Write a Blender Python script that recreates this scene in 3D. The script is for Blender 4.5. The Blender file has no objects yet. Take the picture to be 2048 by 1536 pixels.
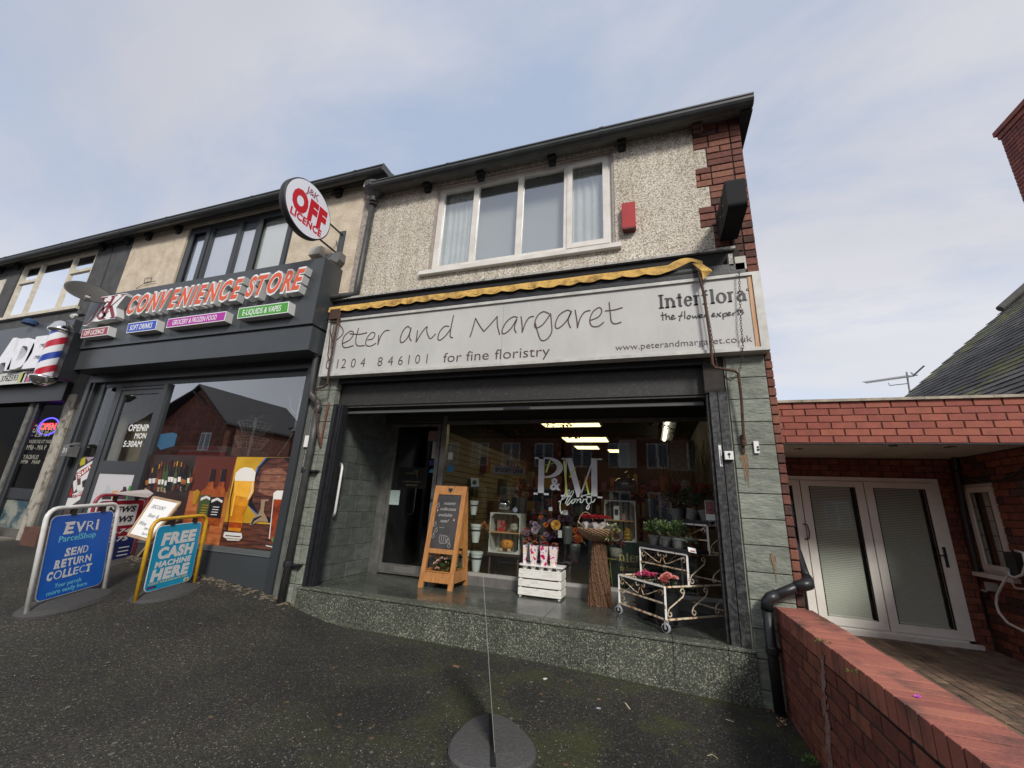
import bpy, bmesh, math, random
from math import sin, cos, pi, radians, sqrt, atan2
from mathutils import Vector, Matrix
random.seed(7)
S = bpy.context.scene
COL = S.collection

# ------------------------------------------------------------------ camera
YAW, PITCH, ROLL, FPX = radians(-18.9), radians(16.3), radians(2.9), 820.0
CAM = Vector((0, -4.3, 1.05))
FWD = Vector((sin(YAW)*cos(PITCH), cos(YAW)*cos(PITCH), sin(PITCH)))
_r0 = Vector((cos(YAW), -sin(YAW), 0)); _u0 = _r0.cross(FWD)
RT = _r0*cos(ROLL) + _u0*sin(ROLL); UP = _u0*cos(ROLL) - _r0*sin(ROLL)
cd = bpy.data.cameras.new('camera'); cam = bpy.data.objects.new('camera', cd); COL.objects.link(cam)
cd.sensor_width = 36; cd.lens = FPX/2048*36; cd.clip_start = .05; cd.clip_end = 2000
m = Matrix((RT, UP, -FWD)).transposed().to_4x4(); m.translation = CAM; cam.matrix_world = m
S.camera = cam

def at(x, y, X=None, Y=None, Z=None):
    """survey helper: the point on a real plane (X=, Y= or Z= in metres) seen at a picture position"""
    r = FWD + RT*((x-1024)/FPX) - UP*((y-768)/FPX)
    for v, i in ((X, 0), (Y, 1), (Z, 2)):
        if v is not None:
            return CAM + r*((v-CAM[i])/r[i])

# ------------------------------------------------------------------ world, sun, exposure
w = bpy.data.worlds.new('World'); S.world = w; w.use_nodes = True
N = w.node_tree.nodes; L = w.node_tree.links; N.clear()
def nd(N, t, **k):
    n = N.new(t)
    for a, b in k.items():
        if a.startswith('i_'): n.inputs[a[2:].replace('_', ' ')].default_value = b
        else: setattr(n, a, b)
    return n
SUN_EL, SUN_AZ = radians(38), radians(148)   # azimuth clockwise from +Y
out = nd(N, 'ShaderNodeOutputWorld'); bg = nd(N, 'ShaderNodeBackground'); bg.inputs[1].default_value = .15
sky = nd(N, 'ShaderNodeTexSky', sky_type='NISHITA', sun_disc=False)
sky.sun_elevation = SUN_EL; sky.sun_rotation = SUN_AZ; sky.air_density = 1; sky.dust_density = 1.5
tc = nd(N, 'ShaderNodeTexCoord'); sep = nd(N, 'ShaderNodeSeparateXYZ')
L.new(tc.outputs['Generated'], sep.inputs[0])
zz = nd(N, 'ShaderNodeMath', operation='MAXIMUM'); zz.inputs[1].default_value = 0.0; L.new(sep.outputs[2], zz.inputs[0])
za = nd(N, 'ShaderNodeMath', operation='ADD'); za.inputs[1].default_value = .16; L.new(zz.outputs[0], za.inputs[0])
dx = nd(N, 'ShaderNodeMath', operation='DIVIDE'); dy = nd(N, 'ShaderNodeMath', operation='DIVIDE')
L.new(sep.outputs[0], dx.inputs[0]); L.new(za.outputs[0], dx.inputs[1]); L.new(sep.outputs[1], dy.inputs[0]); L.new(za.outputs[0], dy.inputs[1])
cmb = nd(N, 'ShaderNodeCombineXYZ'); L.new(dx.outputs[0], cmb.inputs[0]); L.new(dy.outputs[0], cmb.inputs[1])
mp = nd(N, 'ShaderNodeMapping'); mp.inputs['Scale'].default_value = (.55, 1.0, 1); mp.inputs['Rotation'].default_value = (0, 0, radians(25)); mp.inputs['Location'].default_value = (1.3, .4, 0)
L.new(cmb.outputs[0], mp.inputs[0])
n1 = nd(N, 'ShaderNodeTexNoise'); n1.inputs['Scale'].default_value = 1.35; n1.inputs['Detail'].default_value = 7; n1.inputs['Roughness'].default_value = .58; n1.inputs['Distortion'].default_value = .35
n2 = nd(N, 'ShaderNodeTexNoise'); n2.inputs['Scale'].default_value = .55; n2.inputs['Detail'].default_value = 4
L.new(mp.outputs[0], n1.inputs[0]); L.new(mp.outputs[0], n2.inputs[0])
r1 = nd(N, 'ShaderNodeValToRGB'); r1.color_ramp.elements[0].position = .38; r1.color_ramp.elements[1].position = .57; L.new(n1.outputs[0], r1.inputs[0])
r2 = nd(N, 'ShaderNodeValToRGB'); r2.color_ramp.elements[0].position = .3; r2.color_ramp.elements[1].position = .7; L.new(n2.outputs[0], r2.inputs[0])
r2.color_ramp.elements[0].color = (2.45, 2.58, 2.95, 1); r2.color_ramp.elements[1].color = (4.15, 4.12, 4.38, 1)
thin = nd(N, 'ShaderNodeMix', data_type='RGBA'); thin.inputs[0].default_value = .8
L.new(sky.outputs[0], thin.inputs[6]); thin.inputs[7].default_value = (2.45, 2.85, 3.65, 1)
mx = nd(N, 'ShaderNodeMix', data_type='RGBA'); L.new(r1.outputs[0], mx.inputs[0]); L.new(thin.outputs[2], mx.inputs[6]); L.new(r2.outputs[0], mx.inputs[7])
# horizon band of bright thin cloud
hz = nd(N, 'ShaderNodeMapRange'); hz.inputs[1].default_value = 0.02; hz.inputs[2].default_value = .42; hz.inputs[3].default_value = .8; hz.inputs[4].default_value = 0
L.new(sep.outputs[2], hz.inputs[0])
mh = nd(N, 'ShaderNodeMix', data_type='RGBA'); L.new(hz.outputs[0], mh.inputs[0]); L.new(mx.outputs[2], mh.inputs[6]); mh.inputs[7].default_value = (4.7, 4.85, 5.15, 1)
L.new(mh.outputs[2], bg.inputs[0]); L.new(bg.outputs[0], out.inputs[0])
sd = bpy.data.lights.new('sun', 'SUN'); sd.energy = 2.3; sd.angle = radians(11); sd.color = (1, .96, .9)
so = bpy.data.objects.new('sun', sd); COL.objects.link(so)
so.rotation_euler = Vector((sin(SUN_AZ)*cos(SUN_EL), cos(SUN_AZ)*cos(SUN_EL), sin(SUN_EL))).to_track_quat('Z', 'Y').to_euler()
so.location = (6, -10, 12)
S.view_settings.view_transform = 'Standard'; S.view_settings.look = 'None'; S.view_settings.exposure = .42; S.view_settings.gamma = 1
S.view_settings.use_curve_mapping = False
S.render.engine = 'CYCLES'; S.cycles.transparent_max_bounces = 16; S.cycles.max_bounces = 8

# ------------------------------------------------------------------ materials
MC = {}
def M(name, col=(.5, .5, .5), rough=.6, metal=0, var=0, noise=None, bump=None, col2=None, emis=0, spec=.5, coat=0, stretch=(1, 1, 1), ramp=(.35, .65), trans=0):
    if name in MC: return MC[name]
    mt = bpy.data.materials.new(name); mt.use_nodes = True; MC[name] = mt
    N = mt.node_tree.nodes; L = mt.node_tree.links; b = N['Principled BSDF']
    b.inputs['Roughness'].default_value = rough; b.inputs['Metallic'].default_value = metal
    b.inputs['Specular IOR Level'].default_value = spec; b.inputs['Coat Weight'].default_value = coat; b.inputs['Coat Roughness'].default_value = .1
    b.inputs['Base Color'].default_value = (*col, 1)
    if trans: b.inputs['Transmission Weight'].default_value = trans
    if emis: b.inputs['Emission Color'].default_value = (*col, 1); b.inputs['Emission Strength'].default_value = emis
    mt.diffuse_color = (*col, 1)
    src = None
    if noise or bump:
        g = N.new('ShaderNodeNewGeometry'); mpp = N.new('ShaderNodeMapping'); mpp.inputs['Scale'].default_value = stretch; L.new(g.outputs['Position'], mpp.inputs[0]); src = mpp.outputs[0]
    cur = None
    if noise:
        sc, det = noise
        n = N.new('ShaderNodeTexNoise'); n.inputs['Scale'].default_value = sc; n.inputs['Detail'].default_value = det; n.inputs['Roughness'].default_value = .62; L.new(src, n.inputs[0])
        r = N.new('ShaderNodeValToRGB'); r.color_ramp.elements[0].position = ramp[0]; r.color_ramp.elements[1].position = ramp[1]
        r.color_ramp.elements[0].color = (*(col2 or [c*.7 for c in col]), 1); r.color_ramp.elements[1].color = (*col, 1)
        L.new(n.outputs[0], r.inputs[0]); cur = r.outputs[0]
    if var:
        oi = N.new('ShaderNodeObjectInfo'); mr = N.new('ShaderNodeMapRange'); mr.inputs[3].default_value = 1-var; mr.inputs[4].default_value = 1+var; L.new(oi.outputs['Random'], mr.inputs[0])
        hs = N.new('ShaderNodeHueSaturation'); L.new(mr.outputs[0], hs.inputs['Value'])
        mr2 = N.new('ShaderNodeMath'); mr2.operation = 'MULTIPLY_ADD'; mr2.inputs[1].default_value = var*.06; mr2.inputs[2].default_value = .5-var*.03; L.new(oi.outputs['Random'], mr2.inputs[0]); L.new(mr2.outputs[0], hs.inputs['Hue'])
        if cur: L.new(cur, hs.inputs['Color'])
        else: hs.inputs['Color'].default_value = (*col, 1)
        cur = hs.outputs[0]
    if cur: L.new(cur, b.inputs['Base Color'])
    if bump:
        sc, st = bump
        n = N.new('ShaderNodeTexNoise'); n.inputs['Scale'].default_value = sc; n.inputs['Detail'].default_value = 5; L.new(src, n.inputs[0])
        bp = N.new('ShaderNodeBump'); bp.inputs['Strength'].default_value = st; bp.inputs['Distance'].default_value = .01; L.new(n.outputs[0], bp.inputs['Height']); L.new(bp.outputs[0], b.inputs['Normal'])
    return mt

def glass(name, tint=(1, 1, 1), boost=1.0, rough=0.0):
    mt = bpy.data.materials.new(name); mt.use_nodes = True; N = mt.node_tree.nodes; L = mt.node_tree.links; N.clear()
    o = N.new('ShaderNodeOutputMaterial'); t = N.new('ShaderNodeBsdfTransparent'); t.inputs[0].default_value = (*tint, 1)
    g = N.new('ShaderNodeBsdfGlossy'); g.inputs['Roughness'].default_value = rough; g.inputs[0].default_value = (.95, .97, 1, 1)
    lw = N.new('ShaderNodeLayerWeight'); lw.inputs[0].default_value = .5
    p5 = N.new('ShaderNodeMath'); p5.operation = 'POWER'; p5.inputs[1].default_value = 5; L.new(lw.outputs['Facing'], p5.inputs[0])
    f = N.new('ShaderNodeMath'); f.operation = 'MULTIPLY_ADD'; f.inputs[1].default_value = .96; f.inputs[2].default_value = .04; L.new(p5.outputs[0], f.inputs[0])
    ge = N.new('ShaderNodeNewGeometry'); fr = N.new('ShaderNodeMath'); fr.operation = 'SUBTRACT'; fr.inputs[0].default_value = 1; L.new(ge.outputs['Backfacing'], fr.inputs[1])
    k0 = N.new('ShaderNodeMath'); k0.operation = 'MULTIPLY'; L.new(f.outputs[0], k0.inputs[0]); L.new(fr.outputs[0], k0.inputs[1])
    k = N.new('ShaderNodeMath'); k.operation = 'MULTIPLY'; k.inputs[1].default_value = boost; k.use_clamp = True; L.new(k0.outputs[0], k.inputs[0])
    # faint unevenness of float glass
    gm = N.new('ShaderNodeNewGeometry'); n = N.new('ShaderNodeTexNoise'); n.inputs['Scale'].default_value = 1.6; L.new(gm.outputs['Position'], n.inputs[0])
    bp = N.new('ShaderNodeBump'); bp.inputs['Strength'].default_value = .012; bp.inputs['Distance'].default_value = .02; L.new(n.outputs[0], bp.inputs['Height']); L.new(bp.outputs[0], g.inputs['Normal'])
    mxx = N.new('ShaderNodeMixShader'); L.new(k.outputs[0], mxx.inputs[0]); L.new(t.outputs[0], mxx.inputs[1]); L.new(g.outputs[0], mxx.inputs[2]); L.new(mxx.outputs[0], o.inputs[0])
    mt.diffuse_color = (.6, .7, .8, .3)
    return mt

def speckle(name, base, dark, light, scale, rough=.7, bumps=.3, moss=None, wet=None, macro=None, thr=(.25, .8), streak=None, grain=(.45, 1.25)):
    """aggregate look: voronoi chips with their own tone over a base; optional moss patches"""
    mt = bpy.data.materials.new(name); mt.use_nodes = True; N = mt.node_tree.nodes; L = mt.node_tree.links; b = N['Principled BSDF']; MC[name] = mt
    b.inputs['Roughness'].default_value = rough
    g = N.new('ShaderNodeNewGeometry')
    v = N.new('ShaderNodeTexVoronoi'); v.inputs['Scale'].default_value = scale; L.new(g.outputs['Position'], v.inputs[0])
    sx = N.new('ShaderNodeSeparateColor'); L.new(v.outputs['Color'], sx.inputs[0])
    r = N.new('ShaderNodeValToRGB'); cr = r.color_ramp; cr.elements[0].position = thr[0]; cr.elements[0].color = (*dark, 1); cr.elements[1].position = 1; cr.elements[1].color = (*light, 1)
    e = cr.elements.new((thr[0]+thr[1])/2); e.color = (*base, 1); e = cr.elements.new(thr[1]); e.color = (*base, 1)
    L.new(sx.outputs[0], r.inputs[0])
    n = N.new('ShaderNodeTexNoise'); n.inputs['Scale'].default_value = scale*.6; n.inputs['Detail'].default_value = 6; L.new(g.outputs['Position'], n.inputs[0])
    mxx = N.new('ShaderNodeMix'); mxx.data_type = 'RGBA'; mxx.blend_type = 'MULTIPLY'; mxx.inputs[0].default_value = .7
    rr = N.new('ShaderNodeValToRGB'); rr.color_ramp.elements[0].position = .3; rr.color_ramp.elements[1].position = .7; rr.color_ramp.elements[0].color = (grain[0],)*3+(1,); rr.color_ramp.elements[1].color = (grain[1],)*3+(1,)
    L.new(n.outputs[0], rr.inputs[0]); L.new(r.outputs[0], mxx.inputs[6]); L.new(rr.outputs[0], mxx.inputs[7]); cur = mxx.outputs[2]
    if macro:
        n3 = N.new('ShaderNodeTexNoise'); n3.inputs['Scale'].default_value = macro[0]; n3.inputs['Detail'].default_value = 4; L.new(g.outputs['Position'], n3.inputs[0])
        r3 = N.new('ShaderNodeValToRGB'); r3.color_ramp.elements[0].position = .35; r3.color_ramp.elements[1].position = .65; r3.color_ramp.elements[0].color = (*macro[1], 1); r3.color_ramp.elements[1].color = (*macro[2], 1); L.new(n3.outputs[0], r3.inputs[0])
        m3 = N.new('ShaderNodeMix'); m3.data_type = 'RGBA'; m3.blend_type = 'MULTIPLY'; m3.inputs[0].default_value = 1; L.new(cur, m3.inputs[6]); L.new(r3.outputs[0], m3.inputs[7]); cur = m3.outputs[2]
    if streak:
        ms = N.new('ShaderNodeMapping'); ms.inputs['Scale'].default_value = (5, 5, .45); L.new(g.outputs['Position'], ms.inputs[0])
        n6 = N.new('ShaderNodeTexNoise'); n6.inputs['Scale'].default_value = 1.3; n6.inputs['Detail'].default_value = 7; n6.inputs['Roughness'].default_value = .65; L.new(ms.outputs[0], n6.inputs[0])
        r6 = N.new('ShaderNodeValToRGB'); r6.color_ramp.elements[0].position = .36; r6.color_ramp.elements[1].position = .56; r6.color_ramp.elements[0].color = (*streak, 1); r6.color_ramp.elements[1].color = (1, 1, 1, 1); L.new(n6.outputs[0], r6.inputs[0])
        m6 = N.new('ShaderNodeMix'); m6.data_type = 'RGBA'; m6.blend_type = 'MULTIPLY'; m6.inputs[0].default_value = 1; L.new(cur, m6.inputs[6]); L.new(r6.outputs[0], m6.inputs[7]); cur = m6.outputs[2]
    if moss:
        n4 = N.new('ShaderNodeTexNoise'); n4.inputs['Scale'].default_value = moss[0]; n4.inputs['Detail'].default_value = 8; n4.inputs['Roughness'].default_value = .7; L.new(g.outputs['Position'], n4.inputs[0])
        r4 = N.new('ShaderNodeValToRGB'); r4.color_ramp.elements[0].position = moss[2]; r4.color_ramp.elements[1].position = moss[2]+.12; L.new(n4.outputs[0], r4.inputs[0])
        sp = N.new('ShaderNodeSeparateXYZ'); L.new(g.outputs['Position'], sp.inputs[0])
        mr = N.new('ShaderNodeMapRange'); mr.inputs[1].default_value = -2.6; mr.inputs[2].default_value = .4; mr.inputs[3].default_value = .15; mr.inputs[4].default_value = .95; L.new(sp.outputs[0], mr.inputs[0])
        mm = N.new('ShaderNodeMath'); mm.operation = 'MULTIPLY'; L.new(r4.outputs[0], mm.inputs[0]); L.new(mr.outputs[0], mm.inputs[1])
        m4 = N.new('ShaderNodeMix'); m4.data_type = 'RGBA'; L.new(mm.outputs[0], m4.inputs[0]); L.new(cur, m4.inputs[6]); m4.inputs[7].default_value = (*moss[1], 1); cur = m4.outputs[2]
    L.new(cur, b.inputs['Base Color'])
    bp = N.new('ShaderNodeBump'); bp.inputs['Strength'].default_value = bumps; bp.inputs['Distance'].default_value = .4/scale
    ad = N.new('ShaderNodeMath'); ad.operation = 'ADD'; L.new(v.outputs['Distance'], ad.inputs[0]); L.new(n.outputs[0], ad.inputs[1]); L.new(ad.outputs[0], bp.inputs['Height']); L.new(bp.outputs[0], b.inputs['Normal'])
    if wet:
        n5 = N.new('ShaderNodeTexNoise'); n5.inputs['Scale'].default_value = 1.4; L.new(g.outputs['Position'], n5.inputs[0])
        m5 = N.new('ShaderNodeMapRange'); m5.inputs[1].default_value = .4; m5.inputs[2].default_value = .6; m5.inputs[3].default_value = wet; m5.inputs[4].default_value = rough; L.new(n5.outputs[0], m5.inputs[0]); L.new(m5.outputs[0], b.inputs['Roughness'])
    return mt

def rusty(name, paint=(.72, .69, .6), amount=.5):
    mt = M(name, paint, .5, noise=(26, 6), col2=(.30, .12, .03), ramp=(amount-.06, amount+.05), bump=(60, .25)); return mt

TARMAC = speckle('tarmac', (.034, .031, .026), (.012, .0115, .010), (.135, .125, .10), 105, .8, .9, moss=(1.9, (.040, .046, .008), .47), macro=(.9, (.58, .58, .56), (1.38, 1.32, 1.22)), thr=(.2, .92), streak=None)
TERRAZZO = speckle('terrazzo', (.10, .105, .085), (.05, .055, .045), (.38, .38, .30), 125, .6, .22, macro=(2.2, (.75, .78, .72), (1.15, 1.15, 1.1)), thr=(.3, .78))
SLABTOP = speckle('polished_terrazzo', (.075, .08, .07), (.045, .05, .042), (.15, .155, .13), 70, .30, .04, wet=.16, macro=(2.6, (.7, .72, .7), (1.2, 1.2, 1.15)), thr=(.3, .85))
DASH = speckle('pebbledash', (.66, .61, .52), (.35, .31, .245), (.80, .75, .66), 88, .92, .5, macro=(.9, (.84, .82, .79), (1.08, 1.07, 1.06)), thr=(.30, .58), streak=(.80, .78, .74), grain=(.66, 1.12))
RENDER_CREAM = M('cream_render', (.68, .58, .45), .9, noise=(5, 8), col2=(.45, .37, .27), bump=(42, .9), ramp=(.3, .7))
RENDER_GREY = M('dark_grey_render', (.085, .085, .087), .9, noise=(4, 8), col2=(.055, .055, .057), bump=(40, .8))
STONE = M('green_slate_stone', (.235, .25, .205), .75, var=.15, noise=(7, 10), col2=(.12, .135, .11), bump=(26, .9), stretch=(1, 1, 2.2), ramp=(.3, .62))
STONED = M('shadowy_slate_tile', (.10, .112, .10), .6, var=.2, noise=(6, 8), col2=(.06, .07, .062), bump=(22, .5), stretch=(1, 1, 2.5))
MORTAR = M('mortar', (.16, .14, .12), .95, noise=(30, 5), col2=(.08, .07, .06))
MORTARD = M('dark_mortar', (.05, .043, .038), .95, noise=(30, 5))
BRICK = M('old_red_brick', (.20, .076, .05), .85, var=.3, noise=(26, 8), col2=(.13, .045, .03), bump=(70, .5), ramp=(.3, .6))
BRICKSOOT = M('sooty_brick', (.12, .05, .037), .9, var=.3, noise=(20, 8), col2=(.05, .03, .026), bump=(70, .5))
BRICKNEW = M('smooth_red_brick', (.32, .085, .052), .72, var=.14, noise=(14, 8), col2=(.22, .058, .037), bump=(90, .2), ramp=(.25, .7))
BRICKWALL = M('garden_brick', (.25, .075, .044), .8, var=.25, noise=(14, 9), col2=(.10, .034, .024), bump=(80, .55), ramp=(.28, .62))
BRICKCAP = M('cap_brick', (.36, .12, .082), .7, var=.16, noise=(4.5, 10), col2=(.13, .06, .048), bump=(80, .4), ramp=(.34, .52))
PAVER = M('block_paver', (.23, .145, .095), .85, var=.22, noise=(6, 9), col2=(.10, .075, .05), bump=(60, .6))
BLACKP = M('black_plastic', (.018, .018, .02), .38, noise=(12, 5), col2=(.012, .012, .013), bump=(50, .08))
GUTTER = M('dark_grey_gutter', (.05, .053, .053), .42, noise=(6, 6), col2=(.032, .034, .034))
SOFFIT = M('near_black_soffit', (.010, .0095, .009), .8, noise=(9, 5))  # near-black base colour shared by eaves boards, corbels and vents
ANTH = M('anthracite_panel', (.052, .058, .062), .3, noise=(2.5, 3), col2=(.046, .051, .055))
ANTHF = M('anthracite_frame', (.036, .040, .043), .36)
BLACKM = M('black_painted_metal', (.012, .013, .016), .42, noise=(14, 8), col2=(.02, .021, .023), bump=(30, .15))
BLACKWEATHER = M('weathered_black_metal', (.014, .014, .015), .55, noise=(26, 10), col2=(.055, .055, .055), ramp=(.42, .56), bump=(40, .3))
HOUSING = M('shutter_housing_paint', (.027, .025, .023), .6, noise=(34, 9), col2=(.06, .057, .052), ramp=(.30, .46), bump=(90, .15))
UPVC = M('white_upvc', (.74, .71, .66), .38, noise=(5, 6), col2=(.62, .58, .52))
UPVCC = M('cream_paint_wood', (.66, .60, .48), .5, noise=(9, 8), col2=(.50, .44, .34))
ALU = M('aluminium', (.36, .35, .32), .4, metal=.75, noise=(8, 7), col2=(.23, .22, .2))
SIGNW = M('silvered_sign_panel', (.56, .55, .52), .33, metal=.0, noise=(3.2, 9), col2=(.46, .455, .43), stretch=(1, 1, .5), ramp=(.28, .72))
SIGNFR = M('sign_frame', (.58, .57, .53), .4, noise=(7, 7), col2=(.42, .41, .37))
INKB = M('dark_print', (.03, .027, .03), .5); INKP = M('plum_print', (.085, .045, .055), .5)
YELLOWF = M('yellow_awning_canvas', (.62, .38, .10), .85, noise=(9, 10), col2=(.26, .15, .04), ramp=(.34, .54), bump=(22, .8))
RUSTI = M('rusty_iron', (.10, .045, .025), .8, noise=(30, 8), col2=(.035, .02, .015), bump=(60, .4))
WHITEP = M('white_paint', (.78, .77, .74), .35); WHITED = M('white_card', (.75, .75, .72), .6)
OAK = M('pine_wood', (.50, .235, .075), .5, noise=(5, 8), col2=(.33, .135, .04), stretch=(6, 6, .7), bump=(40, .1))
RAWWOOD = M('raw_timber', (.62, .38, .22), .7, noise=(6, 7), col2=(.45, .25, .13), stretch=(9, 9, .6))
CRATEW = M('whitewashed_wood', (.78, .76, .70), .6, noise=(22, 9), col2=(.55, .52, .46), ramp=(.3, .5), stretch=(.5, 2, 2))
WICKER = M('wicker', (.19, .095, .045), .75, noise=(60, 5), col2=(.085, .04, .02))
WICKERL = M('light_wicker', (.34, .21, .11), .7, noise=(60, 5), col2=(.17, .09, .045))
RUSTW = rusty('rusty_white_paint', (.80, .78, .72), .37); RUSTM = rusty('very_rusty_paint', (.66, .57, .42), .47)
RUBBER = M('grey_rubber', (.052, .050, .048), .75, noise=(40, 8), col2=(.05, .048, .046), bump=(90, .4))
CHROME = M('chrome', (.75, .74, .7), .12, metal=1)
STEEL = M('galvanised_steel', (.5, .5, .5), .35, metal=.8)
LEAFG = M('leaf_green', (.055, .10, .028), .5, var=.2, noise=(30, 3), col2=(.028, .06, .018))
LEAFD = M('dark_leaf', (.022, .042, .018), .5, noise=(30, 3)); LEAFV = M('variegated_leaf', (.26, .28, .11), .5, noise=(60, 3), col2=(.07, .11, .03))
PETR = M('red_petal', (.45, .008, .015), .5, noise=(60, 3), col2=(.22, .005, .01)); PETP = M('pink_petal', (.75, .12, .27), .5); PETS = M('salmon_petal', (.80, .36, .33), .5)
PETB = M('blush_petal', (.75, .50, .45), .5); PETO = M('orange_petal', (.55, .13, .02), .6); PETM = M('mauve_petal', (.24, .14, .20), .6); PETPU = M('purple_petal', (.075, .04, .10), .6); PETY = M('yellow_petal', (.66, .36, .06), .6)
PETDR = M('dark_red_bloom', (.26, .03, .025), .7); PETC = M('cream_petal', (.70, .66, .50), .6)
POTG = M('grey_plastic_pot', (.15, .15, .145), .6); DARKT = M('dark_plastic_tray', (.022, .022, .025), .5)
AUTL = M('autumn_leaf', (.33, .07, .015), .6, var=.4)
DARKROOM = M('dim_room', (.045, .04, .034), .9); CREAMROOM = M('cream_slatwall', (.27, .235, .15), .8)
CURT = M('net_curtain', (.80, .80, .76), .9, noise=(4, 3), col2=(.68, .68, .65)); CURTW = M('white_blind', (.66, .66, .66), .9)
SLATE = M('old_slate', (.105, .10, .09), .75, var=.32, noise=(7, 8), col2=(.065, .062, .056), bump=(30, .5))
SLATEM = M('mossy_slate', (.20, .20, .085), .9, var=.25, noise=(12, 8), col2=(.10, .10, .06), bump=(40, .7))
GL_SHOP = glass('shop_glass', (.90, .92, .90), 1.9); GL_JK = glass('dark_shop_glass', (.62, .64, .64), 6.5); GL_UP = glass('upstairs_glass', (.88, .90, .90), 6.5); GL_DOOR = glass('door_glass', (.7, .72, .72), 2.0)

# ------------------------------------------------------------------ object helpers
def tag(o, label=None, cat=None, group=None, kind=None):
    if label: o['label'] = label
    if cat: o['category'] = cat
    if group: o['group'] = group
    if kind: o['kind'] = kind
    return o
def E(name, label, cat, loc=(0, 0, 0), group=None):
    o = bpy.data.objects.new(name, None); COL.objects.link(o); o.location = loc; o.empty_display_size = .2
    return tag(o, label, cat, group)
def worldloc(o):
    v = Vector((0, 0, 0))
    while o is not None: v = v + Vector(o.location); o = o.parent
    return v
def link(name, mesh, parent=None, loc=None):
    o = bpy.data.objects.new(name, mesh); COL.objects.link(o)
    if parent is not None:
        o.parent = parent; base = worldloc(parent)
        o.location = (Vector(loc) if loc is not None else Vector((0, 0, 0))) - base
    elif loc is not None: o.location = loc
    return o
class MB:
    def __init__(s): s.v = []; s.f = []; s.m = []
    def add(s, vs, fs, m=0):
        b = len(s.v); s.v += [tuple(v) for v in vs]; s.f += [tuple(i+b for i in f) for f in fs]; s.m += [m]*len(fs); return s
    def box(s, x0, x1, y0, y1, z0, z1, m=0):
        if x0 > x1: x0, x1 = x1, x0
        if y0 > y1: y0, y1 = y1, y0
        if z0 > z1: z0, z1 = z1, z0
        return s.add([(x0,y0,z0),(x1,y0,z0),(x1,y1,z0),(x0,y1,z0),(x0,y0,z1),(x1,y0,z1),(x1,y1,z1),(x0,y1,z1)],
                     [(0,3,2,1),(4,5,6,7),(0,1,5,4),(1,2,6,5),(2,3,7,6),(3,0,4,7)], m)
    def prism(s, pts, off, m=0):
        """pts: planar 3D polygon, extruded by vector off"""
        pts = [Vector(p) for p in pts]; off = Vector(off); n = len(pts)
        nn = Vector((0, 0, 0))
        for i in range(n): nn += pts[i].cross(pts[(i+1) % n])
        if nn.dot(off) > 0: pts = pts[::-1]
        q = [p+off for p in pts]
        fs = [tuple(range(n)), tuple(range(2*n-1, n-1, -1))] + [(i, i+n, (i+1) % n+n, (i+1) % n) for i in range(n)]
        return s.add(pts+q, [tuple(reversed(f)) if k > 1 else f for k, f in enumerate(fs)], m)
    def obox(s, O, a, b, c, m=0):
        O = Vector(O); a = Vector(a); b = Vector(b); c = Vector(c)
        return s.prism([O, O+a, O+a+b, O+b], c, m)
    def tube(s, pts, r, n=8, m=0, cap=True, closed=False):
        pts = [Vector(p) for p in pts]; k = len(pts); rs = r if isinstance(r, (list, tuple)) else [r]*k
        base = len(s.v); up = None
        for i, p in enumerate(pts):
            if closed: t = pts[(i+1) % k]-pts[i-1]
            else: t = pts[min(i+1, k-1)]-pts[max(i-1, 0)]
            t.normalize()
            if up is None: up = t.orthogonal().normalized()
            up = (up - t*up.dot(t)); up = up.normalized() if up.length > 1e-6 else t.orthogonal().normalized()
            sd = t.cross(up)
            for j in range(n):
                a = 2*pi*j/n; s.v.append(tuple(p + (up*cos(a)+sd*sin(a))*rs[i]))
        R = k if closed else k-1
        for i in range(R):
            i2 = (i+1) % k
            for j in range(n):
                j2 = (j+1) % n; s.f.append((base+i*n+j, base+i2*n+j, base+i2*n+j2, base+i*n+j2)); s.m.append(m)
        if cap and not closed:
            s.f.append(tuple(base+j for j in range(n))); s.f.append(tuple(base+(k-1)*n+j for j in reversed(range(n)))); s.m += [m, m]
        return s
    def lathe(s, c, prof, n=16, m=0, ax=None, cap=True):
        """prof: list of (radius, height)"""
        c = Vector(c); ax = Vector(ax or (0, 0, 1)).normalized(); e1 = ax.orthogonal().normalized(); e2 = ax.cross(e1); b = len(s.v)
        for r, h in prof:
            for j in range(n):
                a = 2*pi*j/n; s.v.append(tuple(c+ax*h+(e1*cos(a)+e2*sin(a))*r))
        for i in range(len(prof)-1):
            for j in range(n):
                j2 = (j+1) % n; s.f.append((b+i*n+j, b+i*n+j2, b+(i+1)*n+j2, b+(i+1)*n+j)); s.m.append(m)
        if cap:
            s.f.append(tuple(b+j for j in reversed(range(n)))); s.f.append(tuple(b+(len(prof)-1)*n+j for j in range(n))); s.m += [m, m]
        return s
    def build(s, name, mats, parent=None, smooth=False, origin=None):
        me = bpy.data.meshes.new(name); org = Vector(origin) if origin is not None else Vector((0, 0, 0))
        if parent is None and origin is None and s.v:
            xs = [v[0] for v in s.v]; ys = [v[1] for v in s.v]; zs = [v[2] for v in s.v]
            org = Vector(((min(xs)+max(xs))/2, (min(ys)+max(ys))/2, min(zs)))
        me.from_pydata([tuple(Vector(v)-org) for v in s.v], [], s.f)
        for mt in (mats if isinstance(mats, (list, tuple)) else [mats]): me.materials.append(mt)
        for p, mi in zip(me.polygons, s.m): p.material_index = mi; p.use_smooth = smooth
        me.update()
        return link(name, me, parent, org)
def boxo(name, mat, parent, *a):
    return MB().box(*a).build(name, mat, parent)
_cache = {}
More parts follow.
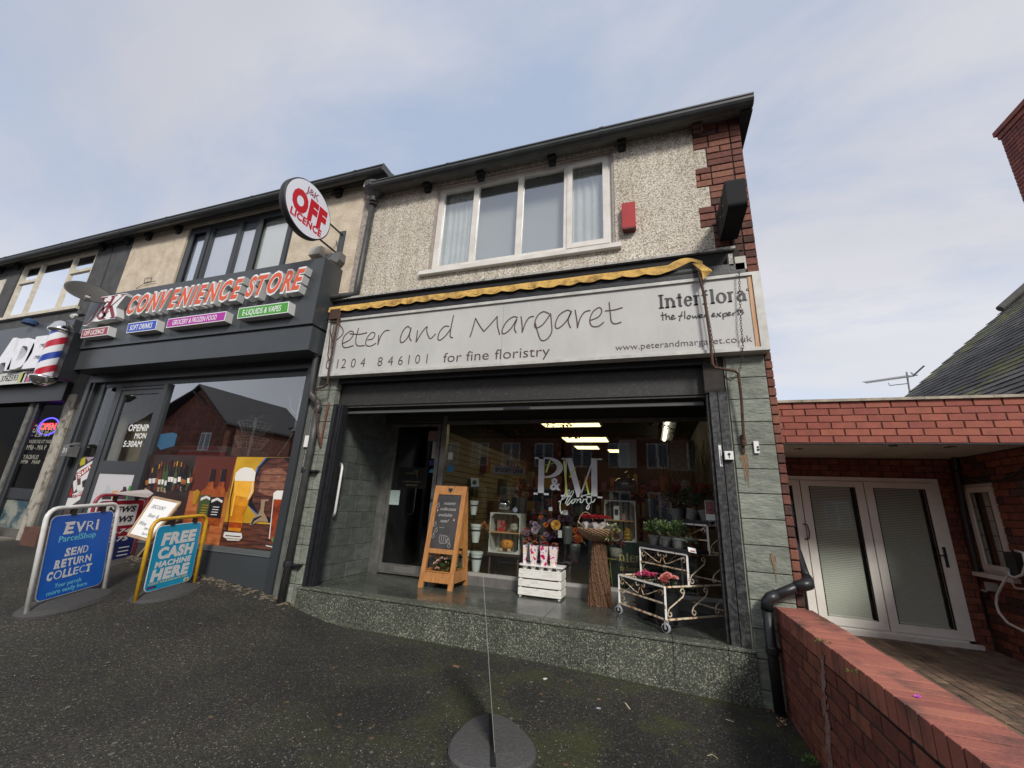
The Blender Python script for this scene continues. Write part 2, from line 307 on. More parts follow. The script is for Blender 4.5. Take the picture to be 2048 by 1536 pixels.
def piece(name, mat, parent, x0, x1, y0, y1, z0, z1, ch=.004):
    """one brick / tile / slab: chamfered block, mesh shared between alike pieces"""
    dx, dy, dz = round(abs(x1-x0), 3), round(abs(y1-y0), 3), round(abs(z1-z0), 3); key = (name, mat.name, dx, dy, dz)
    if key not in _cache:
        bm = bmesh.new(); bmesh.ops.create_cube(bm, size=1)
        for v in bm.verts: v.co = Vector((v.co.x*dx, v.co.y*dy, v.co.z*dz))
        bmesh.ops.bevel(bm, geom=bm.edges[:], offset=min(ch, dx*.3, dy*.3, dz*.3), segments=1, affect='EDGES')
        me = bpy.data.meshes.new(name); bm.to_mesh(me); bm.free(); me.materials.append(mat); _cache[key] = me
    return link(name, _cache[key], parent, ((x0+x1)/2, (y0+y1)/2, (z0+z1)/2))
def copy_tree(o, loc=None, rz=None, label=None, parent=None, scale=None):
    c = o.copy(); COL.objects.link(c)
    if parent is not None: c.parent = parent
    if loc is not None: c.location = loc
    if rz is not None: c.rotation_euler = (0, 0, rz)
    if scale is not None: c.scale = (scale, scale, scale)
    if label: c['label'] = label
    for ch in list(o.children): copy_tree(ch, parent=c)
    return c
def walls(mb, x0, x1, y0, y1, z0, z1, holes, m=0):
    xs = sorted({x0, x1, *[h[0] for h in holes], *[h[1] for h in holes]}); zs = sorted({z0, z1, *[h[2] for h in holes], *[h[3] for h in holes]})
    xs = [x for x in xs if x0 <= x <= x1]; zs = [z for z in zs if z0 <= z <= z1]
    for j in range(len(zs)-1):
        run = None
        for i in range(len(xs)):
            inside = i == len(xs)-1 or any(h[0] <= (xs[i]+xs[i+1])/2 <= h[1] and h[2] <= (zs[j]+zs[j+1])/2 <= h[3] for h in holes)
            if not inside and run is None: run = xs[i]
            if inside and run is not None: mb.box(run, xs[i], y0, y1, zs[j], zs[j+1], m); run = None
    return mb

# ---- text as geometry
_tx = {}
def text_geo(s, bold=0., shear=0., res=3):
    k = (s, bold, shear)
    if k not in _tx:
        cu = bpy.data.curves.new('t', 'FONT'); cu.body = s; cu.offset = bold; cu.shear = shear; cu.resolution_u = res; cu.space_character = 1+max(0, bold)*2.2; cu.fill_mode = 'FRONT'
        o = bpy.data.objects.new('t', cu); COL.objects.link(o); bpy.context.view_layer.update()
        me = bpy.data.meshes.new_from_object(o.evaluated_get(bpy.context.evaluated_depsgraph_get()))
        vs = [tuple(v.co) for v in me.vertices]; fs = [tuple(p.vertices) for p in me.polygons]
        bpy.data.objects.remove(o); bpy.data.curves.remove(cu); bpy.data.meshes.remove(me); _tx[k] = (vs, fs)
    return _tx[k]
CAPH = .73
def text3(mb, s, O, u, v, n, width, caph, d=.002, bold=0., shear=0., m=0, mirror=False, msides=None):
    """text with baseline start O along u, up v, facing n, thickness d"""
    vs, fs = text_geo(s, bold, shear); O, u, v, n = Vector(O), Vector(u), Vector(v), Vector(n)
    if not vs: return
    x0 = min(p[0] for p in vs); x1 = max(p[0] for p in vs); sx = width/max(x1-x0, 1e-6); sy = caph/CAPH
    P = []
    for p in vs:
        xx = (p[0]-x0)*sx
        if mirror: xx = width-xx
        P.append(O+u*xx+v*(p[1]*sy))
    b = len(mb.v); k = len(P)
    mb.v += [tuple(p+n*d) for p in P]+[tuple(p) for p in P]
    ec = {}
    for f in fs:
        ff = tuple(reversed(f)) if mirror else f
        mb.f.append(tuple(b+i for i in ff)); mb.m.append(m)
        for i in range(len(ff)):
            e = (ff[i], ff[(i+1) % len(ff)]); ec[e] = 1
    for (a, c) in list(ec):
        if (c, a) not in ec:
            mb.f.append((b+a, b+a+k, b+c+k, b+c)); mb.m.append(m if msides is None else msides)
def ftext(mb, s, pl, pr, ptop, Y, d=.002, natural=False, **k):
    """text on a plane facing the road: baseline from picture pl to pr, capitals up to ptop"""
    a = at(*pl, Y=Y); b = at(*pr, Y=Y); t = at(*ptop, Y=Y); z = (a.z+b.z)/2
    wd = b.x-a.x; x = a.x
    if natural:
        vs, _ = text_geo(s, k.get('bold', 0), k.get('shear', 0)); nw = (max(v[0] for v in vs)-min(v[0] for v in vs))*(t.z-z)/CAPH*.92; x = a.x+(wd-nw)/2; wd = nw
    text3(mb, s, (x, Y, z), (1, 0, 0), (0, 0, 1), (0, -1, 0), wd, t.z-z, d, **k)
def strokes(mb, polys, Y, w, d=.002, m=0, tf=None):
    """hand lettering: each polyline becomes a flat ribbon of width w on the plane"""
    for i, pl in enumerate(polys):
        P = [at(*(tf(*p) if tf else p), Y=Y) for p in pl]
        # smooth
        Q = []
        for j in range(len(P)-1):
            p0 = P[max(j-1, 0)]; p1 = P[j]; p2 = P[j+1]; p3 = P[min(j+2, len(P)-1)]
            for t in (0, .33, .66): Q.append(.5*((2*p1)+(p2-p0)*t+(2*p0-5*p1+4*p2-p3)*t*t+(3*p1-p0-3*p2+p3)*t**3))
        Q.append(P[-1])
        yy = Y-.0003*(i % 5)
        for j in range(len(Q)):
            Q[j] = Vector((Q[j].x, yy, Q[j].z))
        b = len(mb.v); n = len(Q)
        for j in range(n):
            t = Q[min(j+1, n-1)]-Q[max(j-1, 0)]; t = t.normalized() if t.length > 1e-9 else Vector((1, 0, 0)); s = Vector((-t.z, 0, t.x))*w/2
            for q in (Q[j]+s, Q[j]-s): mb.v.append(tuple(q)); mb.v.append((q.x, yy-d, q.z))
        for j in range(n-1):
            a = b+4*j; c = a+4
            mb.f += [(a+1, c+1, c+3, a+3), (a, a+1, a+3, a+2) if j == 0 else (a, c, c+1, a+1), (a, c, c+1, a+1), (a+2, a+3, c+3, c+2)]; mb.m += [m]*4

def leaf(mb, p, d, ln, wd, m=0, droop=.3):
    d = Vector(d).normalized(); sd = d.cross(Vector((0, 0, 1)));
    if sd.length < 1e-3: sd = Vector((1, 0, 0))
    sd.normalize(); sd = (Matrix.Rotation(random.uniform(-.9, .9), 3, d) @ sd)
    p = Vector(p); mid = p+d*ln*.5; tip = p+d*ln-Vector((0, 0, droop*ln)); nn = sd.cross(d)*wd*.25
    mb.add([p, mid+sd*wd/2+nn, tip, mid-sd*wd/2+nn, mid], [(0, 1, 4), (1, 2, 4), (2, 3, 4), (3, 0, 4)], m)
def bush(mb, c, r, n, ln, wd, ms=(0,), droop=.3, up=.3):
    c = Vector(c)
    for i in range(n):
        a = random.uniform(0, 2*pi); q = random.uniform(-.5, 1); rr = random.uniform(.25, 1)**.6
        v = Vector((cos(a)*sqrt(max(0, 1-q*q)), sin(a)*sqrt(max(0, 1-q*q)), q))
        p = c+Vector((v.x*r[0], v.y*r[1], v.z*r[2]))*rr
        leaf(mb, p, v+Vector((0, 0, up))+Vector([random.uniform(-.5, .5) for _ in range(3)]), ln*random.uniform(.6, 1.2), wd*random.uniform(.7, 1.2), random.choice(ms), droop)
def rose(mb, c, r, m=0, up=(0, -.3, 1)):
    c = Vector(c); up = Vector(up).normalized(); e1 = up.orthogonal().normalized(); e2 = up.cross(e1)
    for ring, (k, rr, h) in enumerate(((6, 1, 0), (5, .72, .22), (4, .42, .38), (3, .2, .5))):
        for j in range(k):
            a = 2*pi*j/k+ring*.7+random.uniform(-.1, .1); wd = 2*pi/k*.62
            pts = []
            for (ra, hh, da) in ((rr*.35, -.25, 0), (rr*.85, .05, -wd), (rr*1.02, .38, -wd*.5), (rr*1.02, .38, wd*.5), (rr*.85, .05, wd)):
                dd = e1*cos(a+da)+e2*sin(a+da); pts.append(c+(dd*ra+up*(h+hh*.6))*r)
            mb.add(pts, [(0, 1, 2), (0, 2, 3), (0, 3, 4)], m)
def ball(mb, c, r, m=0, n=12, k=7, sq=(1, 1, 1), ribs=0, depth=.1):
    c = Vector(c); b = len(mb.v)
    for i in range(k+1):
        th = pi*i/k
        for j in range(n):
            a = 2*pi*j/n; rr = sin(th)*(1-depth*(abs(cos(a*ribs/2)) if ribs else 0))
            mb.v.append((c.x+r*sq[0]*rr*cos(a), c.y+r*sq[1]*rr*sin(a), c.z+r*sq[2]*cos(th)*(1-.25*(1-sin(th)) if ribs else 1)))
    for i in range(k):
        for j in range(n):
            j2 = (j+1) % n; mb.f.append((b+i*n+j, b+(i+1)*n+j, b+(i+1)*n+j2, b+i*n+j2)); mb.m.append(m)

# ================================================================== GROUND
def lerp_pts(P, x):
    if x <= P[0][0]: return P[0][1]
    for (a, b), (c, d) in zip(P, P[1:]):
        if x <= c: return b+(d-b)*(x-a)/(c-a)
    return P[-1][1]
GB = [(-14, .05), (-9.7, .10), (-7.2, .113), (-4.2, -.15), (-3.9, -.24), (-3.4, -.325), (-1.4, -.335), (-.4, -.36), (.3, -.385), (.93, -.40), (3, -.42)]
def gz(x, y):
    sl = lerp_pts([(-4.5, .075), (-3, .03)], x)
    return lerp_pts(GB, x)+sl*max(y, -6) + .006*sin(x*3.1+y*1.7)*min(1, max(0, -y))
mb = MB()
xs = [-60, -40, -25] + [-18+i*.25 for i in range(int((18.93)/.25)+1)] + [.929]
ys = [-4.8+i*.2 for i in range(25)] + [.1, .5]
for x in xs:
    for y in ys: mb.v.append((x, y, gz(x, y)))
ny = len(ys)
for i in range(len(xs)-1):
    for j in range(ny-1): mb.f.append((i*ny+j, (i+1)*ny+j, (i+1)*ny+j+1, i*ny+j+1)); mb.m.append(0)
tag(mb.build('pavement', TARMAC, None, True, origin=(0, 0, 0)), kind='structure')
ROADM = M('road_asphalt', (.05, .05, .05), .85, noise=(40, 5)); KERB = M('kerb_stone', (.28, .27, .25), .8, noise=(20, 5))
tag(MB().box(-60, 30, -15.5, -4.95, -.75, -.62).build('road', ROADM, None, origin=(0, 0, 0)), kind='structure')
tag(MB().box(-60, 30, -4.95, -4.8, -.8, -.50).build('kerb', KERB, None, origin=(0, 0, 0)), kind='structure')
tag(MB().box(-70, 60, -60, -15.5, -.75, -.55).box(-70, 60, 2.0, 60, -.9, -.75).box(.93, 60, -4.8, -4.0, -.75, -.55).build('ground', ROADM, None, origin=(0, 0, 0)), kind='structure')

# ================================================================== FLORIST BUILDING
XL, XR = -4.04, 1.155
FL = E('florist_building', 'two storey end shop with pebbledash upper wall, brick corner and green slate shopfront', 'building', (-1.4, 0, -.3))
WZ0, WZ1 = 3.45, 5.62
wx0, wx1 = at(866, 450, Y=0).x, at(1229, 400, Y=0).x
wz0, wz1 = at(1040, 516, Y=0).z, at(1050, 334, Y=0).z
mb = MB(); walls(mb, XL, .65, 0, .25, WZ0, WZ1, [(wx0, wx1, wz0, wz1)])
mb.build('pebbledash_wall', DASH, FL)
# quoin bricks with their recessed mortar backing
mb = MB().box(.55, XR, .012, .24, 2.2, WZ1).box(.95, XR, .012, .24, -.45, 2.2); mb.build('mortar_backing', MORTARD, FL)
wide = .65
CH = .0895
z = WZ1-.01; row = 0
toggles = [2, 3, 3, 3, 3, 3, 3, 2, 9]
seq = []; st = False
for t in toggles: seq += [st]*t; st = not st
pb = MB()
while z > 3.30:
    z0 = z-CH; left = .65 if (row < len(seq) and seq[row]) else .78
    if left > .7: MB().box(.65, left-.004, 0, .1, max(z0, WZ0), z).build('pebbledash_tooth', DASH, FL)
    left += random.uniform(-.006, .006); x = XR; k = row % 2
    while x > left+.02:
        ln = .118 if (k % 2 == row % 2 and x == XR) else .232
        if random.random() < .12: ln = .118
        x0 = max(x-ln+.012, left);
        if x0-left < .05: x0 = left
        low = z < 4.3
        mt = BRICKSOOT if (random.random() < (.6 if low and x > .95 else .14)) else BRICK
        piece('brick', mt, FL, x0, x, random.uniform(-.008, 0), .1, z0+.011, z, .005); x = x0-.012; k += 1
    z = z0; row += 1
# strip of brick beside the slate pier
z = 3.30
while z > -.42:
    z0 = z-CH
    piece('brick', BRICK if random.random() < .75 else BRICKSOOT, FL, 1.096, XR+random.uniform(0, .006), random.uniform(-.012, -.002), .1, z0+.011, z, .006); z = z0
# right slate pier, one stone per course (recess jamb face turns inwards)
z = 3.2; i = 0
while z > -.4:
    h = .2175; sx = .752
    piece('stone', STONE, FL, sx, 1.09, -.02+random.uniform(-.003, .003), .09, max(z-h+.006, -.45), z, .004)
    z -= h; i += 1
MB().box(.738, .75, -.005, .2, -.0, 2.6).build('pier_edge_trim', M('pale_stone_edge', (.24, .25, .20), .8), FL)
# left slate pier
z = 2.62
while z > -.4:
    h = .2175; zb = max(z-h+.006, -.42)
    piece('stone', STONE, FL, -4.28, -4.07, -.02, .09, zb, z, .004); piece('stone', STONE, FL, -4.065, -3.965, -.012, .09, zb, z, .004)
    z -= h
boxo('pier_core', MORTARD, FL, -4.27, -3.97, .09, .2, -.42, 3.3)
# gable side wall and the dark core of the building
boxo('side_wall', BRICK, FL, 1.0, XR-.004, .24, 8.0, -.45, 5.6)
boxo('side_wall', DARKROOM, FL, XL-.1, XL, .3, 8.0, -.3, 5.6)
boxo('back_wall', BRICK, FL, XL, XR, 8, 8.2, -.4, 5.6)
boxo('upper_floor', DARKROOM, FL, XL, 1.0, .3, 8.0, 2.62, 3.44)
boxo('lintel', DARKROOM, FL, XL+.05, .95, .05, .3, 2.62, 3.44)
boxo('upper_ceiling', DARKROOM, FL, XL, 1.0, .26, 8.0, 5.5, 5.58)
# upstairs window
def window(parent, x0, x1, z0, z1, Y, fw, fmat, divs, gmat, sash=(), depth=.06, transom={}, proud=.012, name='window'):
    mb = MB(); e = .002
    mb.box(x0, x0+fw, Y, Y+depth, z0, z1); mb.box(x1-fw, x1, Y, Y+depth, z0, z1); mb.box(x0+fw, x1-fw, Y, Y+depth, z0, z0+fw); mb.box(x0+fw, x1-fw, Y, Y+depth, z1-fw, z1)
    xs = [x0+fw*.5]+list(divs)+[x1-fw*.5]
    for d in divs: mb.box(d-fw*.5, d+fw*.5, Y+.003, Y+depth, z0+fw, z1-fw)
    for k in sash:
        a, b = xs[k]+fw*.1, xs[k+1]-fw*.1; c, d = z0+fw*.6, z1-fw*.6; s = fw*.9
        mb.box(a, a+s, Y-proud, Y+.0, c, d); mb.box(b-s, b, Y-proud, Y+.0, c, d); mb.box(a+s, b-s, Y-proud, Y+.0, c, c+s); mb.box(a+s, b-s, Y-proud, Y+.0, d-s, d)
    for k, zt in transom.items(): mb.box(xs[k]+fw*.5, xs[k+1]-fw*.5, Y+.001, Y+depth, zt-fw*.45, zt+fw*.45)
    w = mb.build(name, fmat, parent)
    for k in range(len(xs)-1):
        a, b = xs[k]+fw*.5, xs[k+1]-fw*.5; g = MB()
        zs = [z0+fw] + ([transom[k]] if k in transom else []) + [z1-fw]
        for zi in range(len(zs)-1):
            MB().box(a-.01, b+.01, Y+depth*.55, Y+depth*.55+.006, zs[zi]-.01+(.03 if zi else 0), zs[zi+1]+.01-(.03 if zi < len(zs)-2 else 0)).build('pane', gmat, w)
    return w
divs = [at(x, 420, Y=.05).x for x in (950, 1039, 1133)]
wfl = window(FL, wx0+.03, wx1-.03, wz0+.02, wz1-.03, .05, .075, UPVC, divs, GL_UP, sash=(3,))
MB().box(wx0+.002, wx0+.03, .01, .16, wz0, wz1).box(wx1-.03, wx1-.002, .01, .16, wz0, wz1).box(wx0+.03, wx1-.03, .01, .16, wz1-.028, wz1-.002).build('window_surround', M('pinkish_grey_timber', (.40, .34, .30), .8, noise=(20, 6)), FL)
sl = at(838, 543, Y=-.05).x; sr = at(1242, 483, Y=-.05).x; szz = at(1040, 515, Y=-.05).z
boxo('window_sill', UPVC, FL, sl, sr, -.06, .05, szz-.045, szz+.012)
def curtain(parent, x0, x1, z0, z1, Y, mat, amp=.03, wl=.09, name='curtain'):
    mb = MB(); n = max(8, int((x1-x0)/wl*6))
    for i in range(n+1):
        x = x0+(x1-x0)*i/n; y = Y+amp*sin(x/wl*2*pi+sin(x*13)*1.2)
        mb.v += [(x, y, z0), (x+.01*sin(x*31), y, z1)]
    for i in range(n): mb.f.append((2*i, 2*i+2, 2*i+3, 2*i+1)); mb.m.append(0)
    return mb.build(name, mat, parent, True)
boxo('net_screen', M('grey_net', (.55, .56, .55), .9), FL, wx0+.01, wx1-.01, .235, .24, wz0+.01, wz1-.01)
curtain(FL, wx0+.06, wx0+.52, wz0+.01, wz1-.01, .17, CURT, .012); curtain(FL, wx1-.58, wx1-.08, wz0+.01, wz1-.01, .17, CURT, .012); 
# eaves: gutter, sloping soffit, corbels, roof edge
def gutter(parent, x0, x1, yf, ztop, h, nm='gutter'):
    prof = [(0, 0), (-.012, -.0), (-.012, -.022), (0, -.03), (-.002, -.07), (.018, -.10), (.055, -.125), (.11, -.125), (.11, 0)]
    k = h/.125; mb = MB(); mb.prism([(x0, yf+.012+a*k, ztop+b*k) for a, b in prof], (x1-x0, 0, 0)); g = mb.build(nm, GUTTER, parent)
    j = MB(); x = x0+1.3
    while x < x1-.3:
        j.prism([(x, yf+.012+a*k*1.06-.004, ztop+b*k*1.05+.003) for a, b in prof], (.05, 0, 0)); x += 2.1
    if j.f: j.build('gutter_joint', GUTTER, g)
    return g
GT = at(1300, 231, Y=-.27).z; gx0, gx1 = at(735, 362, Y=-.27).x, at(1507, 178, Y=-.27).x
gutter(FL, gx0, gx1, -.27, GT, .105)
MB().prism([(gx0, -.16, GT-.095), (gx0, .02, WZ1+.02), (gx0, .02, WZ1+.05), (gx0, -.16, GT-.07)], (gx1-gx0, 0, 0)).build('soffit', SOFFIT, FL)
MB().prism([(gx0, -.155, GT-.09), (gx0, 3.5, GT+1.1), (gx0, 3.5, GT+1.15), (gx0, -.155, GT+.0)], (gx1-gx0, 0, 0)).build('roof', SLATE, FL)
MB().prism([(XR, -.16, GT-.095), (gx1, -.16, GT-.02), (gx1, -.16, GT-.09)], (0, 3.0, 0)).box(XR-.004, gx1, -.15, 3.0, GT-.13, GT-.096).build('verge_board', SOFFIT, FL)
for px, py, wmat in ((856, 355, 0), (962, 331, 0), (1104, 300, 0), (1243, 270, 0), (1392, 235, 1)):
    c = at(px, py, Y=-.06); s = .055
    MB().box(c.x-s, c.x+s, -.155, 0, WZ1-.14, WZ1-.02).box(c.x-s*.92, c.x+s*.92, -.105, 0, WZ1-.20, WZ1-.141).box(c.x-s*.8, c.x+s*.8, -.055, 0, WZ1-.25, WZ1-.201).build('corbel', BRICKSOOT if wmat else SOFFIT, FL)
for px, py in ((1313, 258), (815, 372)):
    c = at(px, py, Y=-.01); v = MB()
    for i in range(6):
        v.box(c.x-.1+i*.034, c.x-.1+i*.034+.02, -.013, 0, c.z-.05, c.z+.02)
    v.build('air_vent', SOFFIT, FL)
# scroll ornament on the roof corner
c = at(1492, 178, Y=-.1); pts = [(c.x, -.1, GT-.05), (c.x, -.1, GT+.03), (c.x+.012, -.1, GT+.07), (c.x+.035, -.1, GT+.09), (c.x+.055, -.1, GT+.075), (c.x+.05, -.1, GT+.052), (c.x+.034, -.1, GT+.055)]
MB().tube(pts, .007, 6).build('gutter_bracket_scroll', BLACKP, FL)

# --- shopfront recess
ZH = 2.21        # underside of shutter housing
SG = 1.19        # glazing plane
boxo('shutter_housing', HOUSING, FL, -3.95, .735, .10, .40, ZH+.0, 2.50)
boxo('fascia_underside', BLACKM, FL, -3.96, .74, .02, .40, 2.505, 2.64)
MB().box(-3.94, .73, .12, .16, ZH-.022, ZH-.002).build('housing_lip', M('worn_metal_lip', (.16, .155, .145), .5, noise=(30, 5)), FL)
mb = MB().box(-3.9, .55, .17, .21, 2.115, 2.15); mb.build('shutter_bottom_rail', M('grey_shutter_rail', (.085, .085, .085), .45), FL)
MB().box(-1.62, -1.3, .165, .169, 2.12, 2.155).build('shutter_label', BLACKM, FL)
# shutter guides
MB().box(-3.955, -3.905, -.01, .09, 0, ZH).box(-3.90, -3.86, .02, .12, 0, ZH).box(-3.855, -3.835, .03, .14, 0, ZH).build('shutter_guide', BLACKM, FL)
g = MB().box(.585, .655, .0, .10, 0, ZH).box(.66, .736, -.01, .11, 0, ZH).box(.56, .58, .03, .12, 0, ZH); g.build('shutter_guide', BLACKWEATHER, FL)
boxo('recess_ceiling', DARKROOM, FL, -4.0, .75, .40, SG+.02, 2.36, 2.42)
boxo('recess_beam', DARKROOM, FL, -4.0, .75, SG-.01, SG+.1, 2.2, 2.45)
# tiled return wall (left) with each slate tile
TX = -3.97
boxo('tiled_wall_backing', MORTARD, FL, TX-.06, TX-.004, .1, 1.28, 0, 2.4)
z = 2.36; r = 0
while z > .02:
    y = .14 - (.15 if r % 2 else 0); h = .2175
    while y < 1.26:
        a, b = max(y, .14), min(y+.30, 1.26)
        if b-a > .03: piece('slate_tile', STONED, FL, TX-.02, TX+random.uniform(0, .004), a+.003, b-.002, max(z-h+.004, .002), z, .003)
        y += .30
    z -= h; r += 1
boxo('right_return', BLACKM, FL, .74, .78, .1, SG+.1, 0, 2.4)
# glazing frames
mb = MB()
DX0, DX1 = at(748, 1144, Y=1.26).x, at(945, 1160, Y=1.2).x-.02
mb.box(-3.968, DX0+.02, 1.24, 1.30, 0, 2.3).box(DX0+.02, -3.80, 1.22, 1.27, 0, 2.24)
mb.box(-2.98, -2.93, 1.22, 1.27, 0, 2.24).box(-2.93, -2.86, 1.16, 1.24, 0, 2.28).box(-3.80, -2.98, 1.23, 1.27, 2.19, 2.24)
mb.build('door_frame', ALU, FL)
dtop = 2.17
dd = MB().box(-3.79, -3.745, 1.215, 1.25, .02, dtop).box(-3.05, -2.99, 1.215, 1.25, .02, dtop).box(-3.745, -3.05, 1.215, 1.25, .02, .15).box(-3.745, -3.05, 1.215, 1.25, dtop-.04, dtop)
door = dd.build('shop_door', ALU, FL)
MB().box(-3.745, -3.05, 1.232, 1.238, .15, dtop-.04).build('door_pane', GL_DOOR, door)
MB().box(-3.52, -3.18, 1.209, 1.2145, .045, .125).build('letter_plate', M('plate', (.30, .29, .27), .4, metal=.6), door)
MB().lathe((-3.02, 1.2, 1.05), [(.014, 0), (.014, .02)], 10, ax=(0, -1, 0)).build('lock', BLACKM, door)
# window frame: base, bright lip, glass with a vertical joint
mb = MB().box(-2.86, .70, SG-.03, SG+.06, 0, .115); mb.build('window_base', M('grey_alu_base', (.25, .24, .225), .42, metal=.4, noise=(8, 6)), FL)
MB().box(-2.86, .70, SG-.012, SG+.05, .116, .155).build('window_rail', M('pale_alu', (.46, .45, .42), .4, metal=.4), FL)
MB().box(.70, .735, SG-.03, SG+.05, 0, 2.2).box(-2.86, .735, SG-.03, SG+.04, 2.155, 2.2).build('window_rail', ALU, FL)
gj = at(1276, 900, Y=SG).x
MB().box(-2.86, gj-.002, SG, SG+.008, .155, 2.155).build('shop_pane', GL_SHOP, FL); MB().box(gj+.002, .70, SG, SG+.008, .155, 2.155).build('shop_pane', GL_SHOP, FL)
# step: riser panels and top slabs
xs_j = [-3.99, -3.55, -2.95, -2.3, -1.72, -1.05, -.45, .12, .55, .76]
for a, b in zip(xs_j, xs_j[1:]):
    gzm = min(gz(a, 0), gz(b, 0))-.06
    piece('riser_panel', TERRAZZO, FL, a+.001, b-.001, -.045, .05, gzm, -.028, .003)
    piece('step_edge', TERRAZZO, FL, a+.001, b-.001, -.055, .10, -.025, 0.0, .006)
    for (p, q) in ((.102, .62), (.623, SG-.035)):
        piece('step_slab', SLABTOP, FL, a+.001, b-.001, p, q, -.05, -.0005, .002)
boxo('step_core', MORTARD, FL, -3.98, .75, -.03, 1.3, -.55, -.052)
boxo('door_threshold', SLABTOP, FL, -3.97, -2.86, SG-.03, 1.3, -.05, -.001)
# interior of the florist
boxo('shop_floor', M('dark_floor', (.06, .05, .04), .6), FL, -3.95, .98, 1.3, 7.8, -.03, -.002)
boxo('shop_ceiling', M('dim_ceiling', (.10, .095, .08), .9), FL, -3.95, .98, 1.3, 7.8, 2.52, 2.6)
boxo('shop_back_wall', DARKROOM, FL, -3.95, .98, 7.6, 7.8, 0, 2.6)
sw = MB()
for i in range(21): sw.box(-3.0, -2.97, 1.45, 6.5, .1+i*.095, .1+i*.095+.083)
sw.build('slatwall', CREAMROOM, FL); boxo('slatwall_backing', DARKROOM, FL, -3.03, -3.001, 1.4, 6.5, 0, 2.5)
for i in range(9):
    y_ = 1.8+i*.5; z_ = .7+(i*37 % 11)*.11; boxo('wall_stock', M('wall_stock_%d' % (i % 3), ((.12, .07, .03), (.05, .08, .04), (.2, .06, .03))[i % 3], .7), FL, -2.969, -2.85, y_, y_+.22, z_, z_+.28)
boxo('shop_partition', M('brown_wall', (.07, .045, .03), .8), FL, .80, .98, 1.4, 7.6, 0, 2.5)
LAMP = M('lamp_panel_glow', (1, .82, .42), .5, emis=2.2); LAMPW = M('lamp_tube_glow', (1, .9, .68), .5, emis=3.5)
for (x0, x1, y0, y1) in ((-1.86, -.83, 2.68, 3.25), (-1.8, -.86, 4.5, 5.1), (-1.75, -1.2, 5.8, 6.3), (-1.0, -.7, 6.4, 6.9)):
    f = boxo('ceiling_light', WHITEP, FL, x0-.03, x1+.03, y0-.03, y1+.03, 2.495, 2.52); MB().box(x0, x1, y0, y1, 2.488, 2.494).build('light_diffuser', LAMP, f)
f = boxo('ceiling_light', WHITEP, FL, .24, .46, 2.3, 4.9, 2.49, 2.52); MB().box(.28, .33, 2.35, 4.8, 2.465, 2.489).build('light_tube', LAMPW, f)
